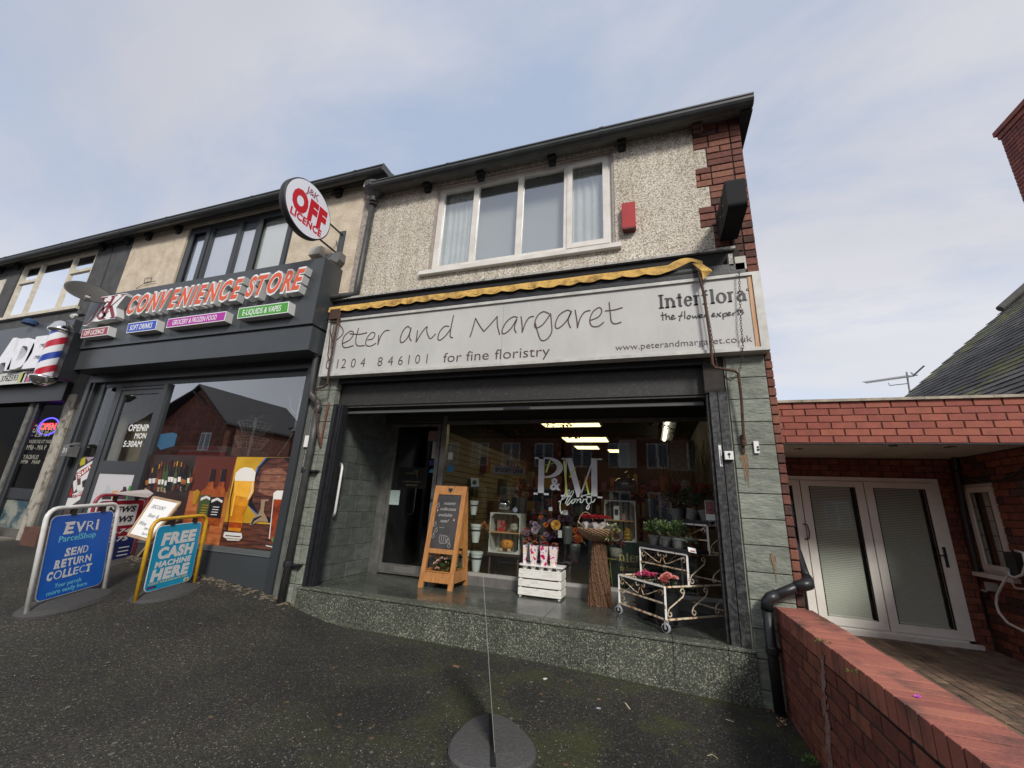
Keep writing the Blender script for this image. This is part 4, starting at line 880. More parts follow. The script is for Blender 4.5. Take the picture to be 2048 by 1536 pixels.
for px, py in ((674, 382), (287, 467)):
    c = at(px, py, Y=-.012); v = MB().box(c.x-.12, c.x+.12, -.006, 0, c.z-.07, c.z+.07); v.build('air_vent', M('vent_brick', (.33, .28, .22), .9), JK)
    v = MB()
    for i in range(7):
        for j in range(4): v.box(c.x-.105+i*.031, c.x-.09+i*.031, -.0075, -.0065, c.z-.055+j*.031, c.z-.04+j*.031)
    o = v.build('vent_holes', SOFFIT, JK); o['kind'] = 'stuff'
tag(boxo('ridge_vent_tile', UPVCC, None, at(282, 440, Y=.3).x, at(296, 440, Y=.3).x, .28, .42, JGT+.0, JGT+.33), 'small pale box standing on the roof edge above the convenience store', 'vent')
# sign box
YB = -.36
JS = E('store_fascia_sign', 'anthracite fascia box with raised orange letters CONVENIENCE STORE', 'sign', (-6.2, YB, 2.6))
q = at(645.9, 514.8, Y=YB); q2 = at(628.8, 648.1, Y=YB); q3 = at(147, 697.6, Y=YB); q4 = at(300, 575, Y=YB)
JX0, JX1 = q3.x, (q.x+q2.x)/2; JZ1, JZ0 = (q.z+q4.z)/2, (q2.z+q3.z)/2
MB().box(JX0, JX1, YB, -.002, JZ0, JZ1).build('sign_box', ANTH, JS)
for k in range(1, 4): boxo('panel_joint', ANTHF, JS, JX0+(JX1-JX0)*k/4-.0012, JX0+(JX1-JX0)*k/4+.0012, YB-.0006, YB+.01, JZ0+.002, JZ1-.002)
l2 = at(139.4, 739.7, Y=YB+.02); l3 = at(625.4, 698.7, Y=YB+.02); lz = (l2.z+l3.z)/2
MB().box(JX0-.02, JX1, YB+.02, YB+.06, lz, JZ0-.035).box(JX0, JX1-.01, YB+.06, 0, lz+.005, JZ0-.03).build('lower_panel', ANTH, JS)
MB().box(JX0+.01, JX1-.02, YB+.03, -.01, JZ0-.04, JZ0).build('shadow_gap', BLACKM, JS)
for px in (240, 615):
    for py_ in (.04, .2):
        pass
STW = M('letter_side_silver', (.55, .55, .53), .35); WHF = M('white_letter_edge', (.82, .82, .82), .4); ORF = M('orange_letter_face', (.70, .105, .035), .45); MAR = M('maroon_face', (.22, .018, .035), .45)
z5 = zr(140, 480, 3.657)
LY = YB-.11
def raised(name, s, l, r, t, bold, shear, face, halo=.045, fb=None):
    a = at(*l, Y=LY); b = at(*r, Y=LY); tt = at(*t, Y=LY); zb = a.z*.5+b.z*.5
    n = len([c for c in s if c != ' ']); W = b.x-a.x
    # letter advances from the built-in face
    widths = []
    for c in s:
        if c == ' ': widths.append(.42); continue
        vs, _ = text_geo(c, .0, shear); xs_ = [v[0] for v in vs]; widths.append(max(xs_)-min(xs_)+.005)
    tot = sum(widths); k = W/tot; x = a.x
    for c, wd in zip(s, widths):
        if c != ' ':
            mb = MB(); cap = tt.z-zb; zz_ = zb
            if c in 'J&K' and fb: pass
            text3(mb, c, (x, YB-.0005, zz_), (1, 0, 0), (0, 0, 1), (0, -1, 0), wd*k*.96, cap, LY-YB and (YB-LY), bold=bold+halo, shear=shear, m=1, msides=0)
            text3(mb, c, (x+wd*k*.035, LY, zz_+cap*.03), (1, 0, 0), (0, 0, 1), (0, -1, 0), wd*k*.88, cap*.94, .004, bold=bold, shear=shear, m=2)
            mb.build(name, [STW, WHF, face], JS)
        x += wd*k
raised('letter', 'CONVENIENCE', z5(405, 540), z5(1240, 425), z5(500, 400), .03, .28, ORF)
raised('letter', 'STORE', z5(1275, 415), z5(1700, 357), z5(1320, 265), .03, .28, ORF)
# serif J&K monogram on a shaped white backing
a, b = at(*z5(100, 605), Y=LY), at(*z5(365, 575), Y=LY); tt = at(*z5(200, 430), Y=LY); zb = at(*z5(250, 580), Y=LY).z
mono = MB(); X0, X1, Z0, Z1 = a.x, at(*z5(400, 430), Y=LY).x, zb, tt.z
out_ = [(0, -.16), (.12, -.2), (.24, -.02), (.34, -.04), (.45, -.06), (.62, -.02), (.92, -.03), (.94, .06), (.84, .45), (1.0, .93), (1.0, 1.04), (.7, 1.04), (.28, 1.05), (.25, .96), (.3, .6), (.1, -.05)]
mono.prism([(X0+(X1-X0)*u_, YB-.0005, Z0+(Z1-Z0)*v_) for u_, v_ in out_], (0, LY-YB+.0005, 0), 0)
mono.build('monogram_backing', [STW], JS)
wf = MB(); wf.prism([(X0+(X1-X0)*u_, LY-.0004, Z0+(Z1-Z0)*v_) for u_, v_ in out_], (0, -.0015, 0)); wf.build('monogram_face', WHF, JS)
mg = MB(); Wd = X1-X0; H_ = Z1-Z0
def rib(pts, w): 
    b = len(mg.v); yy = LY-.004
    P = [Vector((X0+Wd*u_, yy, Z0+H_*v_)) for u_, v_ in pts]
    for j, p_ in enumerate(P):
        t_ = (P[min(j+1, len(P)-1)]-P[max(j-1, 0)]).normalized(); ww = w[j] if isinstance(w, list) else w; s_ = Vector((-t_.z, 0, t_.x))*ww/2
        mg.v.extend([tuple(p_+s_), tuple(p_-s_)])
    for j in range(len(P)-1): mg.f.append((b+2*j, b+2*j+1, b+2*j+3, b+2*j+2)); mg.m.append(0)
rib([(.20, .99), (.48, .99)], .02); rib([(.37, .97), (.30, .55), (.22, .08), (.12, -.10), (.04, -.10)], [.075, .08, .07, .04, .03])
rib([(.62, .12), (.48, .35), (.44, .62), (.50, .78), (.58, .74), (.56, .6), (.42, .42), (.36, .2), (.44, .06), (.56, .12), (.66, .35)], [.03, .06, .04, .03, .03, .04, .06, .06, .04, .03, .02])
rib([(.66, .97), (.60, .5), (.54, .04)], .075); rib([(.95, .98), (.78, .7), (.64, .5)], .025); rib([(.66, .56), (.76, .3), (.86, .03)], .075); rib([(.46, .02), (.64, .02)], .02); rib([(.76, .02), (.95, .02)], .02); rib([(.58, .99), (.76, .99)], .02); rib([(.85, .99), (1.0, .99)], .02)
mg.build('monogram_letters', MAR, JS)
for s_, tl, tr, br, bl, colr in (('OFF LICENCE', (95, 655), (288, 630), (272, 692), (78, 720), (.30, .03, .045)), ('SOFT DRINKS', (430, 608), (640, 585), (628, 655), (412, 683), (.02, .075, .45)),
        ('GROCERY & FROZEN FOOD', (722, 578), (1147, 520), (1130, 590), (702, 645), (.42, .02, .33)), ('E-LIQUIDS & VAPES', (1238, 498), (1607, 450), (1592, 530), (1222, 578), (.06, .33, .025))):
    P = [at(*z5(*p_), Y=LY) for p_ in (tl, tr, br, bl)]; zt_ = (P[0].z+P[1].z)/2; zb_ = (P[2].z+P[3].z)/2; xa, xb = (P[0].x+P[3].x)/2, (P[1].x+P[2].x)/2; sh = (P[0].x-P[3].x)/2
    # sides run square; the plates lean like italics
    mb = MB(); mb.prism([(xa-sh, YB-.0005, zb_), (xb-sh, YB-.0005, zb_), (xb+sh, YB-.0005, zt_), (xa+sh, YB-.0005, zt_)], (0, LY-YB, 0), 0)
    pl = mb.build('raised_plate', STW, JS); col = M('plate_'+s_.split()[0].lower(), colr, .4)
    MB().prism([(xa-sh, LY-.001, zb_), (xb-sh, LY-.001, zb_), (xb+sh, LY-.001, zt_), (xa+sh, LY-.001, zt_)], (0, -.002, 0)).build('white_border', WHF, pl); e = .012
    MB().prism([(xa-sh+e, LY-.0035, zb_+e), (xb-sh-e, LY-.0035, zb_+e), (xb+sh-e, LY-.0035, zt_-e), (xa+sh+e, LY-.0035, zt_-e)], (0, -.001, 0)).build('plate_face', col, pl)
    t3 = MB(); wdt = xb-xa; text3(t3, s_, (xa+wdt*.10, LY-.0048, zb_+(zt_-zb_)*.24), (1, 0, 0), (0, 0, 1), (0, -1, 0), wdt*.76, (zt_-zb_)*.54, .001, bold=.012); t3.build('lettering', WHF, pl)

# store shopfront
ZT = 2.66
HT = at(400, 747, Y=-.035).z; GTP = at(480, 760, Y=.05).z
boxo('shutter_box', BLACKM, JK, -9.42, -4.36, -.02, .3, HT+.035, lz+.01)
boxo('frame_head', ANTHF, JK, -9.40, -4.36, -.035, .04, HT-.03, HT+.034)
boxo('frame_head', ANTHF, JK, -9.0, -4.5, .04, .09, GTP, HT-.031)
jl = at(180, 760, Y=-.03).x
for dx0, dx1, y0_, y1_ in ((-9.40, -9.30, -.04, .05), (-9.27, -9.22, -.02, .08), (-9.19, -9.02, .03, .14)):
    boxo('frame_post', ANTHF, JK, dx0, dx1, y0_, y1_, gz(-9.3, 0)-.05, HT-.031)
px1 = at(625, 790, Y=-.04).x
pz0 = gz(-4.4, 0)-.06
boxo('frame_post', ANTHF, JK, -4.46, -4.36, -.05, .04, pz0, HT+.034); boxo('frame_post', ANTHF, JK, -4.53, -4.465, .0, .07, pz0, HT-.031)
boxo('pilaster', M('grey_green_stone_edge', (.13, .135, .12), .8, noise=(9, 7)), JK, -4.355, -4.285, -.02, .1, -.4, 3.2)
YG = .05
dl0, dl1 = at(252, 775, Y=YG).x, at(334, 765, Y=YG).x
pL = at(345, 765, Y=YG).x
TRZ = at(290, 778, Y=.0).z; PBZ = at(240, 922, Y=.03).z; PPZ = at(245, 948, Y=.03).z
boxo('door_post', ANTHF, JK, pL-.10, pL-.0, -.0, .09, .12, GTP); boxo('door_post', ANTHF, JK, dl0-.14, dl0, .0, .09, .12, GTP)
dj = MB().box(dl0+.02, dl0+.10, .01, .06, .14, TRZ-.01).box(pL-.18, pL-.11, .01, .06, .14, TRZ-.01).box(dl0+.10, pL-.18, .01, .06, TRZ-.08, TRZ-.01).box(dl0+.10, pL-.18, .01, .06, .14, .28).box(dl0+.10, pL-.18, .01, .06, PPZ, PBZ)
jdoor = dj.build('store_door', ANTHF, JK); MB().box(dl0+.10, pL-.18, .03, .036, PBZ, TRZ-.08).build('door_pane', glass('door_glass_clear', (.85, .87, .86), 1.2), jdoor)
boxo('transom_rail', ANTHF, JK, dl0, pL-.10, .0, .07, TRZ, TRZ+.045)
dp = MB().box(dl0+.10, pL-.18, .02, .03, .28, PPZ).build('door_poster', M('pale_grey_print', (.55, .53, .54), .5), jdoor)
bt = MB(); zz4 = zr(100, 700, 5.12)
def flatpoly(mb, pts, Y, m=0, d=.0008): mb.prism([at(p[0], p[1], Y=Y) for p in pts], (0, -d, 0), m)
YP = .019
flatpoly(bt, [zz4(*p) for p in ((510, 1530), (515, 1470), (560, 1440), (580, 1410), (580, 1385), (610, 1380), (612, 1415), (640, 1450), (630, 1530))], YP, 0)
flatpoly(bt, [zz4(*p) for p in ((530, 1530), (540, 1490), (630, 1490), (625, 1530))], YP-.001, 1)
flatpoly(bt, [zz4(*p) for p in ((635, 1530), (640, 1440), (700, 1440), (680, 1530))], YP-.0005, 2)
flatpoly(bt, [zz4(*p) for p in ((690, 1530), (700, 1460), (745, 1430), (750, 1400), (780, 1400), (785, 1430), (790, 1530))], YP-.002, 3)
flatpoly(bt, [zz4(*p) for p in ((780, 1530), (795, 1430), (812, 1390), (838, 1390), (842, 1430), (845, 1530))], YP-.003, 4)
flatpoly(bt, [zz4(*p) for p in ((845, 1530), (850, 1430), (880, 1430), (872, 1530))], YP-.004, 5)
bt.build('printed_bottles', [M('p_clear', (.45, .47, .5), .4), M('p_dark', (.03, .012, .01), .4), M('p_orange', (.62, .3, .05), .4), M('p_plum', (.05, .015, .03), .4), M('p_green', (.06, .28, .05), .4), M('p_blue', (.02, .07, .25), .4)], dp)
dt_ = MB(); YD2 = .0285
ftext(dt_, 'OPENING TIMES', zz4(805, 805), zz4(1260, 850), zz4(810, 762), YD2-.001, bold=.02); ftext(dt_, 'MON - SUN', zz4(865, 892), zz4(1130, 918), zz4(870, 850), YD2-.001, bold=.02); ftext(dt_, '5:30AM - 10:00PM', zz4(752, 970), zz4(1200, 1015), zz4(760, 928), YD2-.001, bold=.02)
def clipx(mb, xmax):
    keep = [i for i, f in enumerate(mb.f) if max(mb.v[v][0] for v in f) < xmax]; mb.f = [mb.f[i] for i in keep]; mb.m = [mb.m[i] for i in keep]
clipx(dt_, pL-.12)
dt_.build('opening_times_lettering', WHITED, jdoor)
# side light with newspapers poster
boxo('side_pane', glass('side_glass', (.8, .8, .78), 1.5), JK, -9.02, dl0-.14, .05, .056, .3, GTP)
boxo('side_panel', ANTHF, JK, -9.02, dl0-.14, .03, .05, .1, .45)
npz = at(*zz4(400, 1092), Y=.045).z
np_ = MB().box(-9.02, dl0-.142, .045, .048, .45, npz).build('newspaper_poster', M('dark_newsprint', (.10, .06, .06), .6, noise=(30, 6), col2=(.02, .02, .02)), JK)
pp = MB(); z8 = zr(0, 850, 5.486); Yn = .044
def zn(*pts): return [z8(*p) for p in pts]
flatpoly(pp, zn((830, 510), (1000, 400), (1085, 360), (960, 690), (845, 730)), Yn, 0)
flatpoly(pp, zn((838, 530), (1025, 415), (1005, 480), (845, 600)), Yn-.001, 1); flatpoly(pp, zn((1030, 410), (1080, 380), (1065, 420), (1015, 455)), Yn-.001, 1)
flatpoly(pp, zn((845, 600), (885, 580), (885, 650), (850, 665)), Yn-.001, 2); flatpoly(pp, zn((900, 620), (950, 590), (935, 670), (905, 690)), Yn-.001, 3); flatpoly(pp, zn((960, 570), (1050, 470), (1000, 600), (960, 650)), Yn-.001, 4)
flatpoly(pp, zn((795, 760), (970, 680), (960, 760), (800, 800)), Yn-.0005, 0); flatpoly(pp, zn((800, 770), (965, 700), (955, 760), (805, 795)), Yn-.0015, 1)
flatpoly(pp, zn((725, 800), (830, 800), (870, 770), (900, 800), (760, 900), (700, 890)), Yn-.0008, 0); flatpoly(pp, zn((870, 380), (940, 350), (930, 430), (880, 450)), Yn, 5); flatpoly(pp, zn((880, 800), (945, 790), (925, 860), (870, 870)), Yn-.002, 5)
flatpoly(pp, zn((800, 620), (835, 600), (840, 700), (810, 740)), Yn-.0003, 0); flatpoly(pp, zn((940, 355), (1040, 350), (970, 400)), Yn-.0004, 6); flatpoly(pp, zn((740, 720), (790, 680), (795, 760), (750, 790)), Yn-.0004, 1)
pp.build('newspaper_print', [M('newsprint_white', (.68, .67, .66), .6), M('tabloid_red', (.36, .02, .03), .5), M('print_brown', (.1, .05, .04), .6), M('print_black', (.02, .02, .02), .6), M('print_cyan', (.35, .5, .55), .6), M('print_yellow', (.45, .42, .03), .6), M('print_mauve', (.35, .28, .36), .6)], np_)
nt = MB(); A0, A1 = at(*z8(852, 590), Y=Yn-.003), at(*z8(1000, 470), Y=Yn-.003); u_ = (A1-A0); Ln = u_.length; u_.normalize(); v_ = Vector((-u_.z, 0, u_.x))
text3(nt, 'Sun', A0+v_*.01, u_, v_, (0, -1, 0), Ln*.95, .085, .001, bold=.03); A0, A1 = at(*z8(815, 785), Y=Yn-.003), at(*z8(950, 745), Y=Yn-.003); u_ = (A1-A0); Ln = u_.length; u_.normalize(); v_ = Vector((-u_.z, 0, u_.x)); text3(nt, 'Mirror', A0, u_, v_, (0, -1, 0), Ln, .05, .001, bold=.03)
nt.build('newspaper_titles', WHITED, np_)
for (p0, p1, wd) in (((990, 350), (975, 170), 10), ((1025, 350), (1000, 85), 12), ((1080, 330), (1125, 165), 14)):
    pass
for k_, (p0, p1) in enumerate((((995, 345), (975, 165)), ((1020, 345), (998, 90)), ((1085, 330), (1120, 165)))):
    aa, bb = at(*z8(*p0), Y=.25+.03*k_), at(*z8(*p1), Y=.25+.03*k_); MB().tube([aa, bb], .022, 4).build('wooden_lath', M('lath_wood', (.42, .34, .24), .8), JK)
boxo('inner_reveal', M('grubby_cream_wall', (.30, .26, .20), .9, noise=(5, 8), col2=(.20, .17, .13)), JK, -9.4, -8.3, .45, .5, .1, 2.7)
# main window
gL = pL; plz = at(564, 1104, Y=YG).z
posz0, posz1 = plz, at(450, 911.5, Y=YG-.01).z
boxo('shop_pane', GL_JK, JK, gL, -4.53, YG, YG+.008, posz1, GTP)
boxo('plinth_panel', M('anthracite_plinth', (.045, .05, .054), .4), JK, gL, -4.53, .0, .06, pz0+.02+.0, posz0-.075); boxo('plinth_ledge', M('pale_ledge', (.12, .13, .13), .4), JK, gL, -4.53, -.012, .06, posz0-.07, posz0-.052); boxo('plinth_trim', M('grey_trim', (.10, .105, .105), .4), JK, gL, -4.53, -.004, .06, posz0-.05, posz0-.004)
boxo('plinth_base', M('rough_concrete_base', (.20, .17, .13), .95, noise=(16, 9), col2=(.09, .08, .065), bump=(40, .8)), JK, -9.4, -4.36, .01, .2, -.5, .08)
o = MB(); o.box(-4.95, -4.46, -.005, .009, -.30, pz0+.03); o.build('blue_paint_patch', M('flaking_blue_paint', (.07, .13, .20), .9, noise=(24, 9), col2=(.22, .2, .16), ramp=(.42, .5)), JK)
# printed window graphic: layered flat print
YQ = YG-.006
z1_ = zr(280, 740, 3.939)
PO = MB().box(gL, -4.53, YQ, YQ+.004, posz0, posz1).build('window_graphic', M('wine_shop_print', (.045, .022, .018), .4, noise=(3, 6), col2=(.015, .01, .01)), JK)
def P1(*pts): return [z1_(*p) for p in pts]
g = MB()
cols = [M('amber_back', (.50, .19, .035), .4, noise=(2.2, 6), col2=(.16, .045, .012)), M('wood_print', (.13, .035, .015), .4, noise=(5, 7), col2=(.05, .015, .01), stretch=(1, 1, 5)), M('gold_back', (.62, .36, .02), .4, noise=(1.6, 2), col2=(.38, .19, .01)),
        M('barrel_print', (.15, .05, .03), .4, noise=(6, 8), col2=(.035, .012, .012), stretch=(1, 1, 4)), M('black_print', (.008, .008, .012), .4), M('beer_print', (.85, .36, .02), .35, noise=(2.5, 4), col2=(.50, .17, .01)), M('foam_print', (.80, .76, .68), .6),
        M('ale_print', (.42, .06, .008), .4, noise=(6, 4), col2=(.10, .015, .005)), M('table_print', (.16, .05, .025), .4, noise=(7, 8), col2=(.03, .01, .008), stretch=(.5, 1, 5)), M('green_label', (.045, .075, .02), .5), M('orange_wood', (.52, .17, .05), .4, noise=(6, 7), col2=(.3, .07, .02), stretch=(.6, 1, 4)),
        M('white_print', (.66, .64, .6), .5), M('whisky_print', (.42, .10, .015), .4, noise=(14, 4), col2=(.18, .03, .01)), M('red_brown', (.10, .018, .01), .4), M('hop_green', (.20, .30, .05), .6, noise=(40, 4), col2=(.05, .1, .02)), M('brass_print', (.30, .22, .14), .4), M('blue_rim', (.10, .16, .35), .4), M('beer_light', (.90, .50, .06), .35, noise=(6, 4), col2=(.82, .38, .03)), M('beer_deep', (.62, .22, .01), .35, noise=(5, 4), col2=(.42, .13, .006)), M('barrel_light', (.34, .15, .09), .4, noise=(9, 8), col2=(.14, .05, .03), stretch=(1, 1, 5))]
k_ = [0]
def fp(m, *pts):
    k_[0] += 1; flatpoly(g, P1(*pts), YQ-.0006-.00008*k_[0], m, .00005)
fp(0, (450, 681), (765, 684), (640, 1395), (300, 1372)); fp(13, (450, 681), (765, 684), (690, 960), (395, 960))
fp(10, (395, 955), (460, 950), (420, 1380), (300, 1372)); fp(10, (560, 1180), (660, 1150), (625, 1393), (520, 1386))
fp(2, (765, 684), (1255, 690), (1150, 1418), (625, 1393)); fp(8, (660, 1195), (1190, 1225), (1120, 1418), (618, 1393))
fp(16, (985, 690), (1255, 690), (1225, 960), (1180, 1150), (1100, 1220), (960, 1195), (850, 1070), (880, 890), (920, 770))
fp(4, (1000, 690), (1190, 690), (1245, 740), (1215, 1000), (1165, 1225), (1000, 1200), (850, 1065), (890, 880), (935, 765))
fp(3, (1030, 700), (1130, 695), (1215, 760), (1205, 960), (1150, 1150), (1050, 1170), (930, 1130), (885, 1030), (900, 880), (950, 770))
fp(19, (960, 800), (1090, 760), (1190, 830), (1180, 960), (1040, 1000), (930, 960))
for q_ in range(7): y_ = 760+q_*58; fp(4, (925-q_*4, y_), (1205-q_*5, y_+8), (1205-q_*5, y_+12), (925-q_*4, y_+5))
# wine bottles
for i in range(15):
    x = 55+i*25+random.uniform(-5, 5); top = 700+abs(i-7)*9+random.uniform(-8, 25); lb_ = 850+random.uniform(-10, 25)
    cc = random.choice([4, 4, 13, 9, 4]); cap_ = random.choice([11, 0, 4, 13, 2]); sk = .14
    fp(cc, (x-4+20, top), (x+4+20, top), (x+4+8, top+70), (x+13+6, top+95), (x+8-20, 950), (x-14-20, 950), (x-11+6, top+95), (x-4+8, top+70))
    fp(cap_, (x-5+20, top), (x+5+20, top), (x+4+14, top+36), (x-4+14, top+36))
    fp(random.choice([11, 6, 11, 0]), (x-11, lb_), (x+13, lb_), (x+9, lb_+38), (x-14, lb_+38))
    fp(random.choice([15, 4, 13]), (x-18, lb_+60), (x+2, lb_+60), (x-2, lb_+95), (x-21, lb_+95))
# two spirit bottles
for (bx, lab, lb_) in ((575, 9, 985), (660, 4, 1000)):
    fp(12, (bx-20, 790), (bx+18, 785), (bx+10, 860), (bx+2, 915), (bx+14, 960), (bx-40, 1230), (bx-135, 1215), (bx-95, 955), (bx-45, 915), (bx-32, 860))
    fp(4, (bx-14, 782), (bx+20, 780), (bx+8, 880), (bx-34, 880)); fp(lab, (bx-104, lb_), (bx+2, lb_), (bx-28, lb_+170), (bx-132, lb_+160))
    fp(11, (bx-95, lb_+22), (bx-50, lb_+5), (bx-8, lb_+28), (bx-14, lb_+48), (bx-52, lb_+25), (bx-99, lb_+45))
    for q_ in range(4): fp(11 if lab == 4 else 2, (bx-85-q_*6, lb_+75+q_*20), (bx-35-q_*6, lb_+78+q_*20), (bx-37-q_*6, lb_+84+q_*20), (bx-87-q_*6, lb_+81+q_*20))
fp(2, (420, 960), (455, 940), (475, 960), (440, 1050), (415, 1060))
# weizen glass
fp(4, (742, 860), (752, 860), (720, 1000), (700, 1190), (690, 1250), (680, 1250), (695, 1180), (712, 1000))
fp(5, (745, 868), (902, 868), (895, 960), (850, 1040), (815, 1130), (800, 1240), (790, 1275), (695, 1265), (700, 1190), (722, 1040), (735, 950))
fp(17, (745, 868), (902, 868), (895, 960), (868, 1010), (742, 985)); fp(18, (722, 1060), (840, 1075), (815, 1130), (800, 1190), (702, 1185)); fp(17, (760, 880), (775, 880), (752, 1000), (722, 1150), (712, 1150), (738, 1000)); fp(11, (885, 880), (892, 880), (884, 960), (850, 1025), (846, 1020), (876, 955))
fp(7, (700, 1195), (800, 1205), (797, 1245), (692, 1240)); fp(6, (745, 872), (755, 810), (790, 778), (830, 765), (885, 775), (912, 805), (902, 876)); fp(11, (664, 1275), (800, 1285), (805, 1320), (780, 1345), (690, 1342), (655, 1312)); fp(8, (672, 1300), (795, 1310), (790, 1318), (672, 1308)); fp(15, (668, 1322), (790, 1330), (782, 1337), (678, 1332))
# brown ale glass, tap, hops
fp(7, (1048, 1012), (1182, 1018), (1150, 1180), (1105, 1345), (1018, 1335), (1030, 1180)); fp(6, (1048, 1018), (1052, 968), (1080, 950), (1160, 950), (1190, 970), (1186, 1022)); fp(11, (1048, 1010), (1054, 1010), (1022, 1330), (1014, 1330))
fp(12, (1095, 1130), (1140, 1100), (1120, 1260), (1060, 1300)); fp(15, (955, 1020), (1015, 1020), (1015, 1032), (985, 1035), (975, 1120), (1005, 1180), (1010, 1200), (940, 1190), (880, 1220), (862, 1220), (890, 1160), (935, 1130), (950, 1090)); fp(4, (945, 1150), (965, 1150), (900, 1190), (885, 1215), (872, 1215), (895, 1170))
for i in range(9): x, y = 1050+(i*31) % 85, 1335+(i*17) % 60; fp(14, (x-18, y), (x, y-22), (x+20, y-4), (x+12, y+18), (x-10, y+20))
fp(11, (985, 1378), (1130, 1405), (1115, 1412), (1000, 1390))
o = g.build('printed_shapes', cols, PO); o['kind'] = 'stuff'
# store interior seen through the glass
boxo('store_floor', M('grey_floor', (.1, .1, .1), .5), JK, -9.4, -4.3, .3, 6.8, .0, .1); boxo('store_ceiling', M('dim_tile_ceiling', (.10, .10, .10), .9), JK, -9.4, -4.3, .26, 6.8, 2.76, 2.80); boxo('store_back', DARKROOM, JK, -9.4, -4.3, 6.6, 6.8, 0, 2.76); boxo('store_side', DARKROOM, JK, -4.35, -4.3, .3, 6.6, 0, 2.76); boxo('store_side', DARKROOM, JK, XJ0, -9.42, .3, 6.6, 0, 2.76)
boxo('ceiling_light', M('store_light', (.8, .9, .75), .5, emis=1.6), JK, -5.9, -4.95, 1.3, 1.7, 2.70, 2.75)
PRC = [M('prod_%d' % i, c, .5) for i, c in enumerate(((.3, .02, .02), (.45, .42, .36), (.05, .2, .05), (.35, .2, .03), (.03, .06, .2), (.15, .05, .03), (.4, .4, .42)))]
MC
sh = E('shelf_unit', 'cream metal shelf rack of groceries behind the glass of the store door', 'shelf', (-8.5, 1.5, .1))
def shelving(t, x0, x1, y0, levels, zb=.1):
    MB().box(x0, x1, y0+.32, y0+.35, zb, levels[-1]+.4).build('back_panel', M('cream_metal', (.30, .28, .22), .6), t)
    for z_ in levels:
        MB().box(x0, x1, y0, y0+.32, z_-.03, z_).build('shelf', M('shelf_metal', (.45, .44, .38), .5), t); x = x0+.03
        pb_ = MB()
        while x < x1-.08:
            w_ = random.uniform(.05, .11); pb_.box(x, x+w_, y0+.03, y0+.2, z_+.001, z_+random.uniform(.1, .24), random.randrange(7)); x += w_+.008
        o = pb_.build('products', PRC, t); o['kind'] = 'stuff'
shelving(sh, -9.3, -7.0, 1.5, (.6, .95, 1.35, 1.75, 2.15))
sh2 = E('shelf_unit', 'grocery shelf deep inside the store behind the wire basket stand', 'shelf', (-5.6, 3, .1)); shelving(sh2, -7.4, -4.5, 3.0, (.9, 1.3, 1.7))
fz = E('ice_cream_chest', 'grey and red ended chest behind the store window above the drinks graphic', 'freezer', (-6.6, .3, .1))
a, b = at(340, 893, Y=.25), at(459, 909, Y=.25); MB().box(a.x, b.x, .2, .9, .12, a.z-.0).build('chest_body', M('chest_grey', (.35, .35, .35), .4), fz); a2, b2 = at(343, 903, Y=.199), at(452, 911, Y=.199); MB().box(a2.x, b2.x, .19, .198, a2.z-.35, a2.z).build('red_band', M('red_band', (.5, .015, .03), .4), fz); MB().box(a.x+.3, b.x-.2, .19, .197, a.z-.045, a.z-.01).build('red_logo', MC['red_band'], fz)
wb = E('wire_basket_stand', 'white wire basket display stand behind the store window', 'display stand', at(503, 909, Y=.5))
bx = at(513, 836, Y=.5); bb = at(498, 912, Y=.5); MB().tube([(bx.x, .5, bx.z), (bx.x, .5, .2)], .02, 8).build('pole', WHITEP, wb)
for zt_, sc_ in ((at(513, 846, Y=.5).z, 1.0), (at(507, 876, Y=.5).z, 1.0)):
    m_ = MB(); R0, R1, hh = .24, .15, .17
    for R_, z_ in ((R0, zt_), (R1, zt_-hh), ((R0+R1)/2, zt_-hh/2)): m_.tube([(bx.x+R_*cos(i*pi/4+pi/8), .5+R_*sin(i*pi/4+pi/8), z_) for i in range(8)], .005, 4, closed=True)
    for i in range(16): a_ = i*pi/8; m_.tube([(bx.x+R0*cos(a_), .5+R0*sin(a_), zt_), (bx.x+R1*cos(a_), .5+R1*sin(a_), zt_-hh)], .004, 4, cap=False)
    m_.build('wire_basket', WHITEP, wb)
m_ = MB(); 
for s_ in (-1, 1): m_.tube([(bx.x, .5, bx.z), (bx.x+s_*.09, .5, bx.z+.01)], .006, 4).tube([(bx.x+s_*(.115+.025*cos(i*pi/4)), .5, bx.z+.02+.025*sin(i*pi/4)) for i in range(8)], .005, 4, closed=True)
m_.build('top_hooks', WHITEP, wb)
t = E('white_trunking_unit', 'white plastic trunking unit with cable inside the store window top right', 'trunking', at(607, 800, Y=.2)); a, b = at(601, 800, Y=.2), at(616, 858, Y=.2)
MB().box(a.x, b.x, .18, .24, b.z, a.z+.05).box(a.x-.03, b.x+.02, .175, .245, b.z-.03, b.z).build('case', WHITEP, t); MB().tube([at(578, 785, Y=.2), at(581, 815, Y=.2), at(590, 828, Y=.2), at(597, 820, Y=.2), at(602, 796, Y=.2)], .006, 5).tube([at(603, 828, Y=.2), at(590, 860, Y=.2), at(568, 895, Y=.2), at(555, 912, Y=.2)], .006, 5).build('cable', WHITEP, t)
a, b = at(612, 871, Y=-.051), at(616, 894, Y=-.051); tag(MB().box(a.x-.01, b.x-.004, -.052, -.0505, b.z, a.z).build('frame_label', WHITED), 'tiny white label on the anthracite frame beside the slate pier', 'sticker')
a, b = at(322, 865, Y=YG-.003), at(346, 900, Y=YG-.003); tg = MB(); tg.prism([(a.x, YG-.002, b.z+.06), (a.x+.1, YG-.002, b.z), (b.x, YG-.002, b.z+.06), (b.x, YG-.002, a.z-.03), (b.x-.12, YG-.002, a.z), (a.x, YG-.002, a.z-.03)], (0, -.001, 0)); tg.build('blue_sticker', M('blue_badge', (.02, .09, .17), .4), JK)

